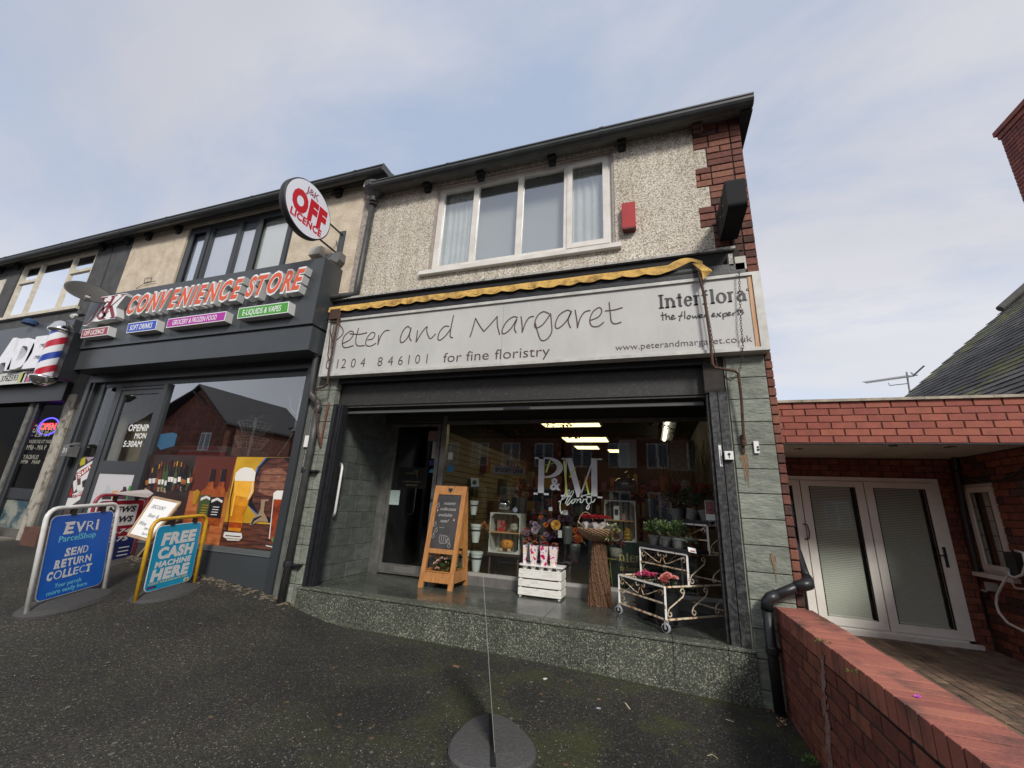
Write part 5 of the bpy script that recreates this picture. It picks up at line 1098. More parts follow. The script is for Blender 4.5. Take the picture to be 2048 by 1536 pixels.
# round OFF LICENCE sign
c0 = Vector((-4.35, -.72, 4.4))
RS_ = E('round_projecting_sign', 'round white lightbox with red OFF lettering projecting above the convenience store', 'sign', (c0.x, -.55, c0.z))
# faces the left-hand pavement; plane normal mostly along X, turned slightly to the road
fn = Vector((1, 0, 0)); fu = Vector((0, 1, 0)); fv = Vector((0, 0, 1)); R_ = .405; cF = Vector((-4.3, -.72, 4.80))
MB().lathe(cF-fn*.10, [(R_*.985, 0), (R_, .008), (R_, .095), (R_*.985, .10)], 56, ax=fn).build('sign_drum', M('black_sign_rim', (.018, .018, .018), .45), RS_, True)
MB().lathe(cF+fn*.0008, [(R_*.955, 0), (R_*.955, .002)], 56, ax=fn).build('sign_face', M('lit_white_face', (.74, .74, .80), .4), RS_)
REDF = M('red_letter', (.52, .008, .02), .45); lt = MB(); cf = cF+fn*.0035
text3(lt, 'OFF', cf-fu*.29-fv*.13, fu, fv, fn, .60, .30, .001, bold=.07); text3(lt, 'LICENCE', cf-fu*.27-fv*.26, fu, fv, fn, .54, .105, .001, bold=.045)
lt.build('lettering', REDF, RS_); lt = MB(); text3(lt, 'J', cf-fu*.11+fv*.21, fu, fv, fn, .04, .11, .001); text3(lt, '&', cf-fu*.06+fv*.215, fu, fv, fn, .09, .10, .001); text3(lt, 'K', cf+fu*.03+fv*.21, fu, fv, fn, .085, .11, .001); lt.build('monogram', MAR, RS_)
wbp = at(673, 465, Y=-.03); wbt = at(679, 443, Y=-.03)
MB().box(cF.x-.10, cF.x-.0, -.02, .0, cF.z-.32, cF.z+.17).build('wall_plate', ANTH, RS_)
MB().tube([cF-fn*.05+fu*.36+fv*.10, (cF.x-.05, -.01, cF.z+.10)], .014, 6).tube([cF-fn*.05+fu*.3-fv*.25, (cF.x-.05, -.01, cF.z-.25)], .014, 6).build('support_bar', BLACKM, RS_)
t = E('wall_lamp_wedge', 'small cream wedge lamp on the cream wall under the round sign', 'lamp', at(630, 500, Y=0)); a, b = at(621, 492, Y=-.1), at(639, 507, Y=-.1)
mb = MB(); mb.prism([(a.x, -.0, a.z), (a.x, -.1, a.z-.03), (a.x, -.11, b.z), (a.x, -.0, b.z-.02)], (b.x-a.x, 0, 0)); mb.build('lamp_case', M('cream_case', (.5, .47, .4), .5), t)
tag(MB().tube([at(672, 480, Y=-.02), at(677, 500, Y=-.02), at(686, 515, Y=-.02), at(682, 530, Y=-.02), at(676, 545, Y=-.02)], .004, 5).build('loose_cable', BLACKP), 'thin black cable hanging from the round sign bracket', 'cable')
t = MB(); t.prism([at(660, 518, Y=-.001), at(692, 512, Y=-.001), at(690, 527, Y=-.001), at(684, 534, Y=-.001), at(670, 526, Y=-.001)], (0, -.12, 0)); tag(t.build('lead_flashing', M('lead', (.14, .14, .14), .6)), 'grey lead flashing scrap on the wall at the right end of the store sign', 'flashing')
# satellite dish + camera + floodlight
c = at(176, 590, Y=-.62)
t = E('satellite_dish', 'dark weathered satellite dish on the grey wall left of the store sign', 'satellite dish', at(178, 600, Y=0))
vd = (c-CAM).normalized(); im = (RT*.37+UP*.93); im = (im-vd*im.dot(vd)).normalized(); ax = (-vd*.5+im*.866).normalized(); mb = MB(); e1 = ax.orthogonal().normalized(); prof = [(R/8*.30, .07*(R/8)**2) for R in range(0, 9)]
mb.lathe(c, [(max(r, .001), h) for r, h in prof]+[(r, h-.012) for r, h in prof[::-1][:1]]+[(max(r, .001), h-.012) for r, h in prof[::-1]], 28, ax=ax, cap=False).build('dish', M('dish_grey', (.045, .042, .037), .6, noise=(6, 8), col2=(.055, .05, .045)), t, True)
MB().tube([c, (c.x+.1, -.15, c.z-.12), (c.x+.1, -.0, c.z-.12)], .016, 8).tube([c-Vector((0, 0, .05)), c+ax*.22-Vector((0, 0, .28))], .012, 6).build('mount_arm', BLACKM, t); MB().lathe(c+ax*.22-Vector((0, 0, .3)), [(.03, 0), (.035, .08)], 10, ax=ax).build('receiver', M('lnb', (.3, .3, .3), .5), t)
t = E('wall_camera', 'white tipped bullet camera below the satellite dish', 'camera', at(152, 631, Y=-.1)); a, b = at(144, 632, Y=-.3), at(166, 630, Y=-.1)
MB().lathe(a, [(.035, 0), (.038, .02), (.038, .1)], 10, ax=b-a).build('camera_hood', WHITEP, t); MB().tube([a+(b-a)*.25, b], .03, 8).build('camera_body', BLACKP, t)
tag(MB().tube([at(163, 610, Y=-.05), at(160, 622, Y=-.1), at(166, 632, Y=-.06), at(180, 628, Y=-.04)], .005, 5).build('loop_cable', BLACKP), 'looped black cable beside the wall camera', 'cable')
tag(MB().tube([at(228, 483, Y=-.01), at(222, 510, Y=-.01), at(205, 560, Y=-.01), at(198, 580, Y=-.01)], .006, 5).build('wall_cable', BLACKP), 'thin dark cable running down the dark grey wall', 'cable')
tag(MB().tube([at(272, 577, Y=-.01), at(290, 566, Y=-.03), at(312, 562, Y=-.03)], .005, 5).tube([at(288, 566, Y=-.015), at(290, 556, Y=-.015), at(304, 555, Y=-.015), at(302, 562, Y=-.015)], .004, 5, closed=True).build('bare_cable', BLACKP), 'frayed cable end on the cream wall above the word CONVENIENCE', 'cable')

# downpipe between the shops
t = E('cast_iron_downpipe', 'grey cast iron downpipe with hopper head between the two shops', 'drainpipe', at(566, 1195, Y=-.08))
YPp = -.07
P = [at(747, 400, Y=YPp), at(716.3, 564.6, Y=YPp), at(712, 588, Y=YPp), at(705, 590, Y=-.08), at(660, 595, Y=-.12), at(652, 600, Y=-.13), at(648, 625, Y=-.13), at(640, 670, Y=-.12), at(622, 780, Y=-.10), at(622, 790, Y=-.09), at(634, 803, Y=-.09), at(638, 812, Y=-.09)]
MB().tube(P, .042, 12).build('pipe', M('pipe_grey_paint', (.06, .06, .058), .5, noise=(9, 8), col2=(.035, .034, .033), bump=(30, .2)), t, True)
P = [at(638, 808, Y=-.09), at(628, 880, Y=-.08), at(580, 1100, Y=-.08), at(566, 1196, Y=-.08)]
MB().tube([(P[0].x, -.09, P[0].z), (P[0].x-.02, -.08, P[0].z-.15)], .042, 12).build('pipe', MC['pipe_grey_paint'], t, True)
xb = at(600, 1000, Y=-.08).x; P2 = [(P[0].x-.02, -.08, P[0].z-.13), (xb+.02, -.08, P[0].z-.5), (xb, -.08, gz(-4.2, 0)-.03)]
MB().tube(P2, .045, 12).build('pipe', MC['pipe_grey_paint'], t, True)
for i_, zc_ in enumerate((.62*0+.2, 1.3)): MB().lathe((xb, -.08, zc_), [(.052, 0), (.055, .02), (.055, .05), (.052, .07)], 12).box(xb+.03, xb+.16, -.09, -.0, zc_+.02, zc_+.04).build('pipe_collar', BLACKM, t)
c = at(750, 378, Y=-.12); MB().lathe((c.x, -.12, c.z-.16), [(.045, -.06), (.05, 0), (.10, .06), (.15, .12), (.155, .20), (.15, .21)], 14).build('hopper_head', MC['pipe_grey_paint'], t); MB().lathe((at(748, 405, Y=YPp).x, -.08, at(748, 405, Y=YPp).z-.05), [(.055, 0), (.055, .1)], 12).build('pipe_collar', MC['pipe_grey_paint'], t)
MB().tube([at(730, 355, Y=-.1), at(727, 372, Y=-.08), at(731, 385, Y=-.08), at(742, 382, Y=-.1)], .022, 8).build('side_pipe', MC['pipe_grey_paint'], t)
MB().tube([at(735, 350, Y=-.13), at(729, 375, Y=-.13)], .02, 6).build('pale_stub', M('pale_stub', (.4, .38, .34), .7), t)
q_ = at(636, 692, Y=-.165); MB().lathe(at(633, 712, Y=-.115), [(.0435, 0), (.0435, .22)], 12, ax=(at(640, 670, Y=-.12)-at(633, 712, Y=-.115))).build('torn_paper_wrap', M('torn_paper', (.42, .38, .34), .8, noise=(18, 9), col2=(.12, .1, .09), ramp=(.42, .5)), t)

# ================================================================== BARBER SHOP
BB = E('barber_shop_building', 'dark grey rendered barber shop at the far left edge with cream window frames', 'building', (-12, 0, 0))
bw0, bw1, bzt, bzb = at(50, 525, Y=0).x, at(198, 500, Y=0).x, at(125, 512, Y=0).z, at(85, 626, Y=0).z
mb = MB(); walls(mb, -16.5, XJ0-.004, 0, .25, 2.9, 5.86, [(bw0, bw1, bzb, bzt)]); mb.build('grey_rendered_wall', RENDER_GREY, BB)
bd = [bw0+(bw1-bw0)*.27, bw0+(bw1-bw0)*.70]
window(BB, bw0+.01, bw1-.01, bzb+.01, bzt-.01, .02, .075, UPVCC, bd, GL_UP, sash=(), transom={0: bzb+(bzt-bzb)*.66, 2: bzb+(bzt-bzb)*.66})
boxo('window_sill', UPVCC, BB, bw0-.45, bw1+.08, -.06, .03, bzb-.05, bzb+.005)
curtain(BB, bd[0]-.05, bd[1]+.1, bzb, bzt, .13, CURTW, .015, .25); curtain(BB, bd[1]+.12, bw1-.02, bzb, bzt, .13, CURTW, .015, .2); curtain(BB, bw0+.12, bw0+.4, bzb, bzt, .13, CURTW, .02, .1); boxo('net_screen', MC['grey_net'], BB, bw0, bw1, .2, .21, bzb, bzt)
boxo('upper_room', DARKROOM, BB, -16, XJ0, 1.2, 1.3, 3.3, 5.8); boxo('upper_floor', DARKROOM, BB, -16, XJ0-.05, .26, 7, 2.62, 3.3)
gutter(BB, -17, XJ0-.03, -.27, JGT, .105)
MB().prism([(-17, -.16, JGT-.095), (-17, .02, 5.84), (-17, .02, 5.9), (-17, -.16, JGT-.09)], (17+XJ0-.02, 0, 0)).build('soffit', SOFFIT, BB)
MB().prism([(-17, -.155, JGT-.07), (-17, 3.5, JGT+1.1), (-17, 3.5, JGT+1.15), (-17, -.155, JGT)], (17+XJ0-.02, 0, 0)).build('roof', SLATE, BB)
for px, py in ((40, 516), (208, 479), (258, 467), (5, 525)):
    c = at(px, py, Y=-.06); s = .06
    if c.x > XJ0-.1: continue
    MB().box(c.x-s, c.x+s, -.13, 0, 5.76, 5.85).box(c.x-s*.92, c.x+s*.92, -.085, 0, 5.70, 5.759).box(c.x-s*.8, c.x+s*.8, -.045, 0, 5.65, 5.699).build('corbel', SOFFIT, BB)
MB().box(-15.6, at(8, 575, Y=.01).x, -.01, .05, at(8, 575, Y=0).z-.5, at(8, 560, Y=0).z).build('neighbour_window_edge', UPVCC, BB)
# fascia
YF = -.25
FS = E('barber_fascia_sign', 'dark barber fascia with large white stencil letters ADE at the left edge', 'sign', (-11.5, YF, 2.9))
fz1 = at(60, 652, Y=YF).z; fz0 = at(60, 762, Y=YF).z; fx1 = at(128, 700, Y=YF).x
MB().box(-16, fx1, YF, -.002, fz0, fz1).build('sign_panel', M('dark_fascia', (.05, .055, .065), .35), FS)
z77 = zr(0, 620, 6.677)
for c_, l_, r_, t_ in (('A', (-120, 800), (110, 770), (60, 385)), ('D', (95, 770), (330, 745), (300, 375)), ('E', (300, 752), (540, 735), (520, 345))):
    mb = MB(); a, b, tt = at(*z77(*l_), Y=YF-.09), at(*z77(*r_), Y=YF-.09), at(*z77(*t_), Y=YF-.09); zb = (a.z+b.z)/2
    text3(mb, c_, (a.x, YF-.0005, zb), (1, 0, 0), (0, 0, 1), (0, -1, 0), (b.x-a.x)*1.12, tt.z-zb-.02, .09, bold=.06, shear=.08, m=0); mb.build('letter', M('stencil_white', (.84, .84, .88), .4, noise=(8, 8), col2=(.74, .74, .78)), FS)
a, b = at(0, 765, Y=YF-.01), at(66, 757, Y=YF-.01); zt_ = at(30, 745, Y=YF-.01).z
MB().box(-16, b.x, YF-.012, YF-.001, a.z-.05, zt_).build('phone_strip', M('strip_white', (.6, .6, .55), .5), FS); lt = MB(); ftext(lt, '3762593', (0, 764), (34, 760), (2, 752), YF-.013, bold=.01); lt.build('lettering', INKB, FS)
for k_, (u_, cc) in enumerate(((36, (.45, .5, .15)), (42, (.6, .55, .5)), (50, (.5, .12, .22)), (59, (.05, .1, .4)))):
    p_ = at(u_, 759-k_*.5, Y=YF-.014); MB().box(p_.x, p_.x+.16, YF-.014, YF-.0125, a.z-.03, zt_-.02).build('icon_square', M('icon%d' % k_, cc, .5), FS)
MB().prism([at(134, 640, Y=-.24), at(162, 650, Y=-.02), at(150, 690, Y=-.02), at(128, 680, Y=-.24)], (-.03, 0, 0)).build('end_return', BLACKM, FS)
boxo('shutter_box', BLACKM, BB, -16, -9.85, -.1, .3, fz0-.35, fz0-.01); boxo('dirty_lintel', M('dirty_render', (.10, .095, .085), .9, noise=(9, 8)), BB, -9.95, -9.42, -.01, .2, 2.3, 3.2)
bc = at(97, 655, Y=-.1); tag(MB().lathe((bc.x-.15, -.3, fz1), [(.12, 0), (.11, .06), (.07, .10), (.01, .12)], 14).build('blue_cap_thrown_up', M('navy_cloth', (.02, .05, .12), .8)), 'dark blue domed cap lying on top of the barber fascia', 'cap')
# barber pole
pt, pbm = at(116, 655, Y=-.55), at(95, 760, Y=-.55); pxm = (pt.x+pbm.x)/2
t = E('barber_pole', 'striped red white and blue barber pole with chrome caps', 'barber pole', (pxm, -.55, pbm.z))
Zb, Zt = pbm.z+.08, pt.z-.12; Rp = .125
mb = MB(); nseg = 48; nz = 150
for i in range(nz+1):
    for j in range(nseg): a_ = 2*pi*j/nseg; mb.v.append((pxm+Rp*cos(a_), -.55+Rp*sin(a_), Zb+(Zt-Zb)*i/nz))
for i in range(nz):
    for j in range(nseg):
        ph = ((i+.5)/nz*1.55-j/nseg+.12) % 1.0; seg = min(3, int(ph*4)); mi = {0: 0, 1: 1, 2: 0, 3: 2}[seg]
        mb.f.append((i*nseg+j, i*nseg+(j+1) % nseg, (i+1)*nseg+(j+1) % nseg, (i+1)*nseg+j)); mb.m.append(mi)
mb.build('striped_cylinder', [M('pole_white', (.72, .72, .74), .25, coat=.6), M('pole_red', (.45, .01, .03), .25, coat=.6), M('pole_blue', (.015, .05, .33), .25, coat=.6)], t, True)
MB().lathe((pxm, -.55, Zt), [(Rp*1.05, 0), (Rp*1.35, .02), (Rp*1.38, .05), (Rp*1.2, .09), (Rp*.95, .17), (Rp*.5, .215), (.01, .23)], 24).build('top_cap', CHROME, t, True)
MB().lathe((pxm, -.55, Zb-.17), [(.02, 0), (Rp*.7, .02), (Rp*1.1, .07), (Rp*1.38, .12), (Rp*1.38, .15), (Rp*1.05, .17)], 24).build('bottom_cap', CHROME, t, True)
MB().box(pxm+.08, pxm+.28, -.5, -.25, Zb-.02, Zt+.02).build('back_bracket', BLACKM, t)
# timber/plaster pier and shop front
wp = at(118, 830, Y=-.02).x
MB().box(-9.86, -9.60, -.03, .2, gz(-9.7, 0)-.05, 2.55).build('weathered_pier', M('peeling_cream_pier', (.38, .35, .29), .9, noise=(8, 9), col2=(.13, .11, .09), ramp=(.36, .5), bump=(30, .6)), BB); MB().box(-9.60, -9.42, .0, .2, gz(-9.7, 0)-.05, 2.9).build('weathered_pier', M('dirty_pier', (.12, .11, .095), .9, noise=(8, 9), col2=(.05, .045, .04), bump=(30, .6)), BB)
c = at(60*0+118, 900, Y=-.05)
t = E('shutter_lock_box', 'grey metal shutter motor box on the peeling pier between barber and store', 'switch box', at(118, 900, Y=0)); a, b = at(103, 880, Y=-.2), at(128, 912, Y=-.2)
MB().box(b.x-.17, b.x-.02, -.17, -.03, b.z, a.z-.08).prism([(b.x-.17, -.17, a.z-.08), (b.x-.02, -.17, a.z-.08), (b.x-.02, -.05, a.z-.02), (b.x-.17, -.05, a.z-.02)], (0, .02, -.03)).build('case', M('grey_switch_case', (.14, .14, .14), .5, noise=(10, 7)), t)
lt = MB(); text3(lt, '31', (b.x-.15, -.171, (a.z+b.z)/2-.07), (1, 0, 0), (0, 0, 1), (0, -1, 0), .1, .08, .001); lt.build('number_lettering', WHITED, t)
for dx0 in (-10.86, -12.4):
    boxo('frame_post', M('weathered_post', (.20, .19, .17), .8, noise=(12, 8), col2=(.08, .08, .075)), BB, dx0-.12, dx0, -.02, .08, .1, 2.5); boxo('frame_post', BLACKM, BB, dx0+.01, dx0+.14, .0, .08, .1, 2.5)
boxo('shop_pane', glass('barber_glass', (.8, .8, .78), .12), BB, -10.72, -9.86, .04, .048, .9, 2.45); boxo('shop_pane', glass('barber_glass_left', (.35, .30, .08), .12), BB, -12.3, -11.0, .04, .048, .9, 2.45)
boxo('mid_rail', BLACKM, BB, -12.3, -9.86, .02, .07, .72, .90); boxo('lower_poster', M('camouflage_poster', (.25, .26, .22), .6, noise=(4, 5), col2=(.03, .07, .09), ramp=(.42, .55)), BB, -12.3, -9.9, .05, .06, .25, .72)
boxo('plinth', M('dirty_plinth', (.12, .11, .10), .9, noise=(9, 6)), BB, -16, -9.86, .02, .1, -.1, .25)
boxo('barber_floor', DARKROOM, BB, -16, -9.7, .3, 5, .0, .1); boxo('barber_back', M('barber_wall', (.09, .08, .06), .8), BB, -16, -9.5, 4.8, 5, 0, 2.6); boxo('barber_side', MC['barber_wall'], BB, -13.2, -13.1, .3, 4.8, 0, 2.6); boxo('barber_ceiling', M('barber_ceiling', (.06, .06, .07), .8), BB, -16, -9.6, .3, 5, 2.6, 2.65)
LT = M('cool_strip_glow', (.85, .92, 1), .5, emis=5); 
for y_ in (.9, 1.5): boxo('strip_light', LT, BB, -11.3, -9.9, y_, y_+.06, 2.40, 2.44)
AM = M('amber_glow', (1, .35, .06), .5, emis=1.6)
for i in range(4): c = at(72+i*13, 822+i*2, Y=1.3); MB().lathe(c, [(.05, -.07), (.04, .04)], 8).build('amber_pendant', AM, BB)
mt_ = MB()
for s_, l_, r_, t_ in (('OPENING', (40, 862), (110, 868), (40, 846)), ('TIMES -', (60, 872), (100, 874), (60, 864)), ('MONDAY TO SATURDAY', (28, 883), (118, 890), (28, 876)), ('9 AM - 6PM', (37, 898), (90, 901), (37, 888)), ('SUNDAY', (40, 917), (75, 919), (40, 908)), ('9AM   4PM', (28, 926), (78, 929), (28, 918))):
    a, b, tt = at(*l_, Y=.038), at(*r_, Y=.038), at(*t_, Y=.038); zb_ = (a.z+b.z)/2
    text3(mt_, s_, (max(a.x, -10.7), .039, zb_), (1, 0, 0), (0, 0, 1), (0, -1, 0), min(b.x, -9.88)-max(a.x, -10.7), tt.z-a.z, .001, bold=.008, mirror=True)
mt_.build('mirrored_opening_times', M('frosted_print', (.30, .29, .24), .6), BB)
ns = E('neon_open_sign', 'blue ringed red neon OPEN sign hanging in the barber window', 'neon sign', at(100, 855, Y=.15)); c = at(97, 853, Y=.15)
MB().tube([(c.x+.30*cos(i*pi/12), .15, c.z+.16*sin(i*pi/12)) for i in range(24)], .012, 6, closed=True).build('blue_ring', M('blue_neon', (.08, .06, 1), .5, emis=3.5), ns)
lt = MB(); text3(lt, 'OPEN', (c.x-.23, .15, c.z-.06), (1, 0, 0), (0, 0, 1), (0, -1, 0), .46, .13, .01); lt.build('open_lettering', M('red_neon', (1, .05, .06), .5, emis=3), ns)
t = E('terracotta_block', 'rough red brown block at the foot of the peeling pier', 'block', at(67, 1078, Y=-.15)); a, b = at(52, 1052, Y=-.2), at(80, 1085, Y=-.2); MB().box(a.x+.1, b.x, -.25, .0, gz(-9.6, 0)-.02, a.z-.0).build('block', M('red_brown_block', (.12, .055, .04), .9, noise=(9, 7)), t)
boxo('step', M('stone_step', (.18, .16, .13), .9), BB, -12, -9.9, -.25, .0, -.05, .12)

# ================================================================== RIGHT SIDE: flat roofed link, neighbouring house, yard
YP_, YBk, XH, ZG = 1.32, 2.81, 3.82, -.34
EX = E('garage_link_building', 'low flat roofed smooth red brick link with white folding glazed doors', 'building', (2.4, YP_, ZG))
pt_z = at(1800, 801, Y=YP_).z; pb_z = at(1800, 886.3, Y=YP_).z
nC = 6; chh = (pt_z-pb_z)/nC
boxo('mortar_backing', M('red_mortar', (.13, .05, .035), .95), EX, XR+.02, 7.0, YP_+.008, YP_+.12, pb_z, pt_z)
for r in range(nC):
    x = XR+.03 - (.12 if r % 2 else 0); z1 = pt_z-r*chh
    while x < 4.6:
        xa, xb = max(x, XR+.02), x+.232
        if xb-xa > .04: piece('brick', BRICKNEW, EX, xa+.003, xb-.004, YP_-random.uniform(0, .004), YP_+.06, z1-chh+.005, z1-.002, .003)
        x += .24
x = XR+.02
while x < 5:
    boxo('coping_strip', M('pale_coping', (.45, .40, .30), .8, noise=(9, 8), col2=(.25, .22, .17)), EX, x, x+.58, YP_-.03, YP_+.2, pt_z+.002, pt_z+.032); x += .584
boxo('flat_roof', DARKROOM, EX, XR, 3.95, YP_+.12, YBk+.3, pt_z-.1, pt_z-.02)
SFT = M('cream_soffit_board', (.50, .47, .40), .8, noise=(4, 7), col2=(.40, .37, .31))
boxo('soffit_board', SFT, EX, XR+.01, 2.75, YP_+.03, YBk+.25, pb_z+.012, pb_z+.03); boxo('soffit_board', SFT, EX, 2.755, XH+.15, YP_+.03, YBk+.25, pb_z+.012, pb_z+.03)
boxo('drip_edge', BLACKM, EX, XR+.01, 5, YP_-.006, YP_+.03, pb_z-.012, pb_z-.001)
for px, py in ((1597, 897), (1786, 891), (1900, 893)):
    c = at(px, py, Z=pb_z+.011); m_ = MB()
    for i in range(4): a_ = i*1.7+px; m_.tube([(c.x, c.y, c.z-.003), (c.x+.05*cos(a_), c.y+.05*sin(a_), c.z-.006)], .006, 4)
    m_.build('clinging_leaf', SOFFIT, EX)
# folding doors
z2 = zr(1550, 880, 3.4137)
dT = at(*z2(1095, 268), Y=YBk).z; dR = at(*z2(1097, 270), Y=YBk).x; dB = at(*z2(1350, 1395), Y=YBk).z; dM = at(*z2(590, 292), Y=YBk).x; dLx = at(*z2(160, 285), Y=YBk).x
fw = .055
W_ = MB(); W_.box(XR+.02, dR, YBk-.03, YBk+.04, dT-fw, dT).box(dR-fw, dR, YBk-.03, YBk+.04, dB, dT-fw).box(XR+.02, dR, YBk-.03, YBk+.04, dB, dB+.04)
W_.build('door_outer_frame', M('bright_upvc', (.86, .84, .78), .35, noise=(5, 6), col2=(.78, .75, .68)), EX)
boxo('door_cill', UPVC, EX, XR+.02, dR+.04, YBk-.10, YBk-.035, dB-.045, dB+.012)
BLIND = M('venetian_slat', (.80, .79, .72), .6); BLK_ = M('black_gasket', (.015, .015, .015), .6)
UPVCW = M('bright_upvc', (.86, .84, .78), .35, noise=(5, 6), col2=(.78, .75, .68))
def leafdoor(x0, x1, nm='folding_door'):
    st_ = .095; a, b = x0+.006, x1-.006; zb, zt_ = dB+.045, dT-fw-.006
    d = MB().box(a, a+st_, YBk-.045, YBk+.01, zb, zt_).box(b-st_, b, YBk-.045, YBk+.01, zb, zt_).box(a+st_, b-st_, YBk-.045, YBk+.01, zb, zb+st_).box(a+st_, b-st_, YBk-.045, YBk+.01, zt_-st_*.8, zt_).build(nm, UPVCW, EX)
    MB().box(a+st_, b-st_, YBk-.025, YBk-.019, zb+st_, zt_-st_*.8).build('door_pane', GL_SHOP, d)
    MB().box(a+st_, a+st_+.012, YBk-.042, YBk-.028, zb+st_, zt_-st_*.8).box(b-st_-.012, b-st_, YBk-.042, YBk-.028, zb+st_, zt_-st_*.8).build('gasket', BLK_, d)
    m_ = MB(); z_ = zb+st_+.02; k = 0
    while z_ < zt_-st_*.8-.01:
        m_.add([(a+st_+.03, YBk+.004, z_-.006), (b-st_-.045, YBk+.004, z_-.006), (b-st_-.045, YBk+.020, z_+.0115), (a+st_+.03, YBk+.020, z_+.0115)], [(0, 1, 2, 3)]); z_ += .0215; k += 1
    o = m_.build('blind_slats', BLIND, d); o['kind'] = 'stuff'
    MB().box(a+st_, b-st_, YBk+.06, YBk+.07, zb+st_, zt_-st_*.8).build('blind_backing', DARKROOM, d); MB().box(a+st_+.03, b-st_-.04, YBk, YBk+.03, zb+st_+.002, zb+st_+.016).build('bottom_bar', UPVC, d)
    return d
d0 = leafdoor(XR+.03, dLx); d1 = leafdoor(dLx, dM); d2 = leafdoor(dM, dR-fw)
c = at(*z2(215, 625), Y=YBk-.05); MB().tube([(c.x-.03, YBk-.05, c.z+.10), (c.x+.01, YBk-.09, c.z+.09), (c.x+.02, YBk-.10, c.z), (c.x+.01, YBk-.09, c.z-.09), (c.x-.03, YBk-.05, c.z-.10)], .008, 6).build('pull_handle', BLACKM, d1)
c = at(*z2(1165, 800), Y=YBk-.05); MB().box(c.x-.014, c.x+.014, YBk-.06, YBk-.046, c.z-.12, c.z+.12).tube([(c.x, YBk-.06, c.z+.02), (c.x, YBk-.09, c.z+.02), (c.x-.12, YBk-.09, c.z+.02)], .008, 6).build('lever_handle', BLACKM, d2)
boxo('inner_dark', DARKROOM, EX, XR, XH, YBk+.3, YBk+.35, ZG, 1.9)
# brickwork round the doors
boxo('mortar_backing', MORTARD, EX, dR+.004, XH+.02, YBk+.005, YBk+.1, ZG-.1, pb_z+.011); boxo('mortar_backing', MORTARD, EX, XR, dR, YBk+.005, YBk+.1, dT+.004, pb_z+.011); boxo('mortar_backing', MORTARD, EX, XR, dR+.01, YBk-.02, YBk+.1, ZG-.1, dB-.05)
bh = .084
def bricks(par, x0, x1, z0, z1, Y, mat, off=0):
    r = 0; z = z1
    while z > z0+.03:
        x = x0-(.12 if (r+off) % 2 else 0)
        while x < x1-.02:
            xa, xb = max(x, x0), min(x+.232, x1)
            if xb-xa > .035: piece('brick', mat, par, xa+.004, xb-.004, Y-random.uniform(0, .003), Y+.05, max(z-bh+.008, z0), z, .003)
            x += .24
        z -= bh; r += 1
bricks(EX, dR+.006, XH-.01, ZG-.02, pb_z-.005, YBk, BRICKWALL); bricks(EX, XR+.1, dR, dT+.008, pb_z-.005, YBk, BRICKWALL, 1); bricks(EX, XR+.1, dR, ZG-.02, dB-.052, YBk-.03, BRICKWALL)
# neighbouring house: wall facing the yard (X = XH), window, slate roof, chimney
HS = E('neighbour_house', 'brick house at the right edge with mossy slate roof and tall chimney', 'house', (XH+2, 2, ZG))
hw0 = at(*z2(1283, 300), X=XH); hw1 = at(*z2(1520, 295), X=XH); wb0 = at(*z2(1415, 890), X=XH); wb1 = at(*z2(1590, 945), X=XH)
wya, wyb = (hw1.y+wb1.y)/2-.02, (hw0.y+wb0.y)/2+.03; wza, wzb = (wb0.z+wb1.z)/2, (hw0.z+hw1.z)/2
m_ = MB()
def wallX(m_, X0, X1, y0, y1, z0, z1, h):
    ya, yb, za, zb = h; m_.box(X0, X1, y0, ya, z0, z1).box(X0, X1, yb, y1, z0, z1).box(X0, X1, ya, yb, z0, za).box(X0, X1, ya, yb, zb, z1)
wallX(m_, XH+.012, XH+.2, -.5, YBk+.02, ZG-.2, pb_z+.005, (wya, wyb, wza, wzb)); m_.build('mortar_backing', MORTARD, HS)
r = 0; z = pb_z-.002
while z > ZG:
    y = YBk-.01+(.12 if r % 2 else 0)
    while y > .6:
        y0_, y1_ = y-.232, min(y, YBk-.01)
        segs = [(y0_, y1_)]
        if z > wza+.01 and z-bh < wzb:
            segs = []
            if y0_ < wya: segs.append((y0_, min(y1_, wya)))
            if y1_ > wyb: segs.append((max(y0_, wyb), y1_))
        for (p, q) in segs:
            if q-p > .03: piece('brick', BRICKWALL if random.random() < .7 else BRICKSOOT, HS, XH-random.uniform(0, .004), XH+.05, p+.004, q-.004, z-bh+.009, z, .004)
        y -= .24
    z -= bh; r += 1
f_ = .06
w_ = MB().box(XH+.02, XH+.08, wya, wyb, wza, wza+f_).box(XH+.02, XH+.08, wya, wyb, wzb-f_, wzb).box(XH+.02, XH+.08, wya, wya+f_, wza+f_, wzb-f_).box(XH+.02, XH+.08, wyb-f_, wyb, wza+f_, wzb-f_)
w_.box(XH+.0, XH+.02, wya+.03, wyb-.03, wza+.04, wza+.10).box(XH+.0, XH+.02, wya+.03, wyb-.03, wzb-.10, wzb-.04).box(XH+.0, XH+.02, wya+.03, wya+.09, wza+.10, wzb-.10).box(XH+.0, XH+.02, wyb-.09, wyb-.03, wza+.10, wzb-.10)
wn = w_.build('window', UPVC, HS); MB().box(XH+.035, XH+.04, wya+.05, wyb-.05, wza+.05, wzb-.05).build('pane', GL_SHOP, wn)
l_ = MB()
for k in range(1, 5): l_.box(XH+.03, XH+.034, wya+.09, wyb-.09, wza+.1+(wzb-wza-.2)*k/5-.004, wza+.1+(wzb-wza-.2)*k/5+.004)
l_.build('lead_bars', BLK_, wn); m_ = MB()
for i in range(25):
    y = wya+.06+(wyb-wya-.12)*i/24; m_.v += [(XH+.12+.02*sin(i*1.3), y, wza), (XH+.12+.02*sin(i*1.3), y, wzb)]
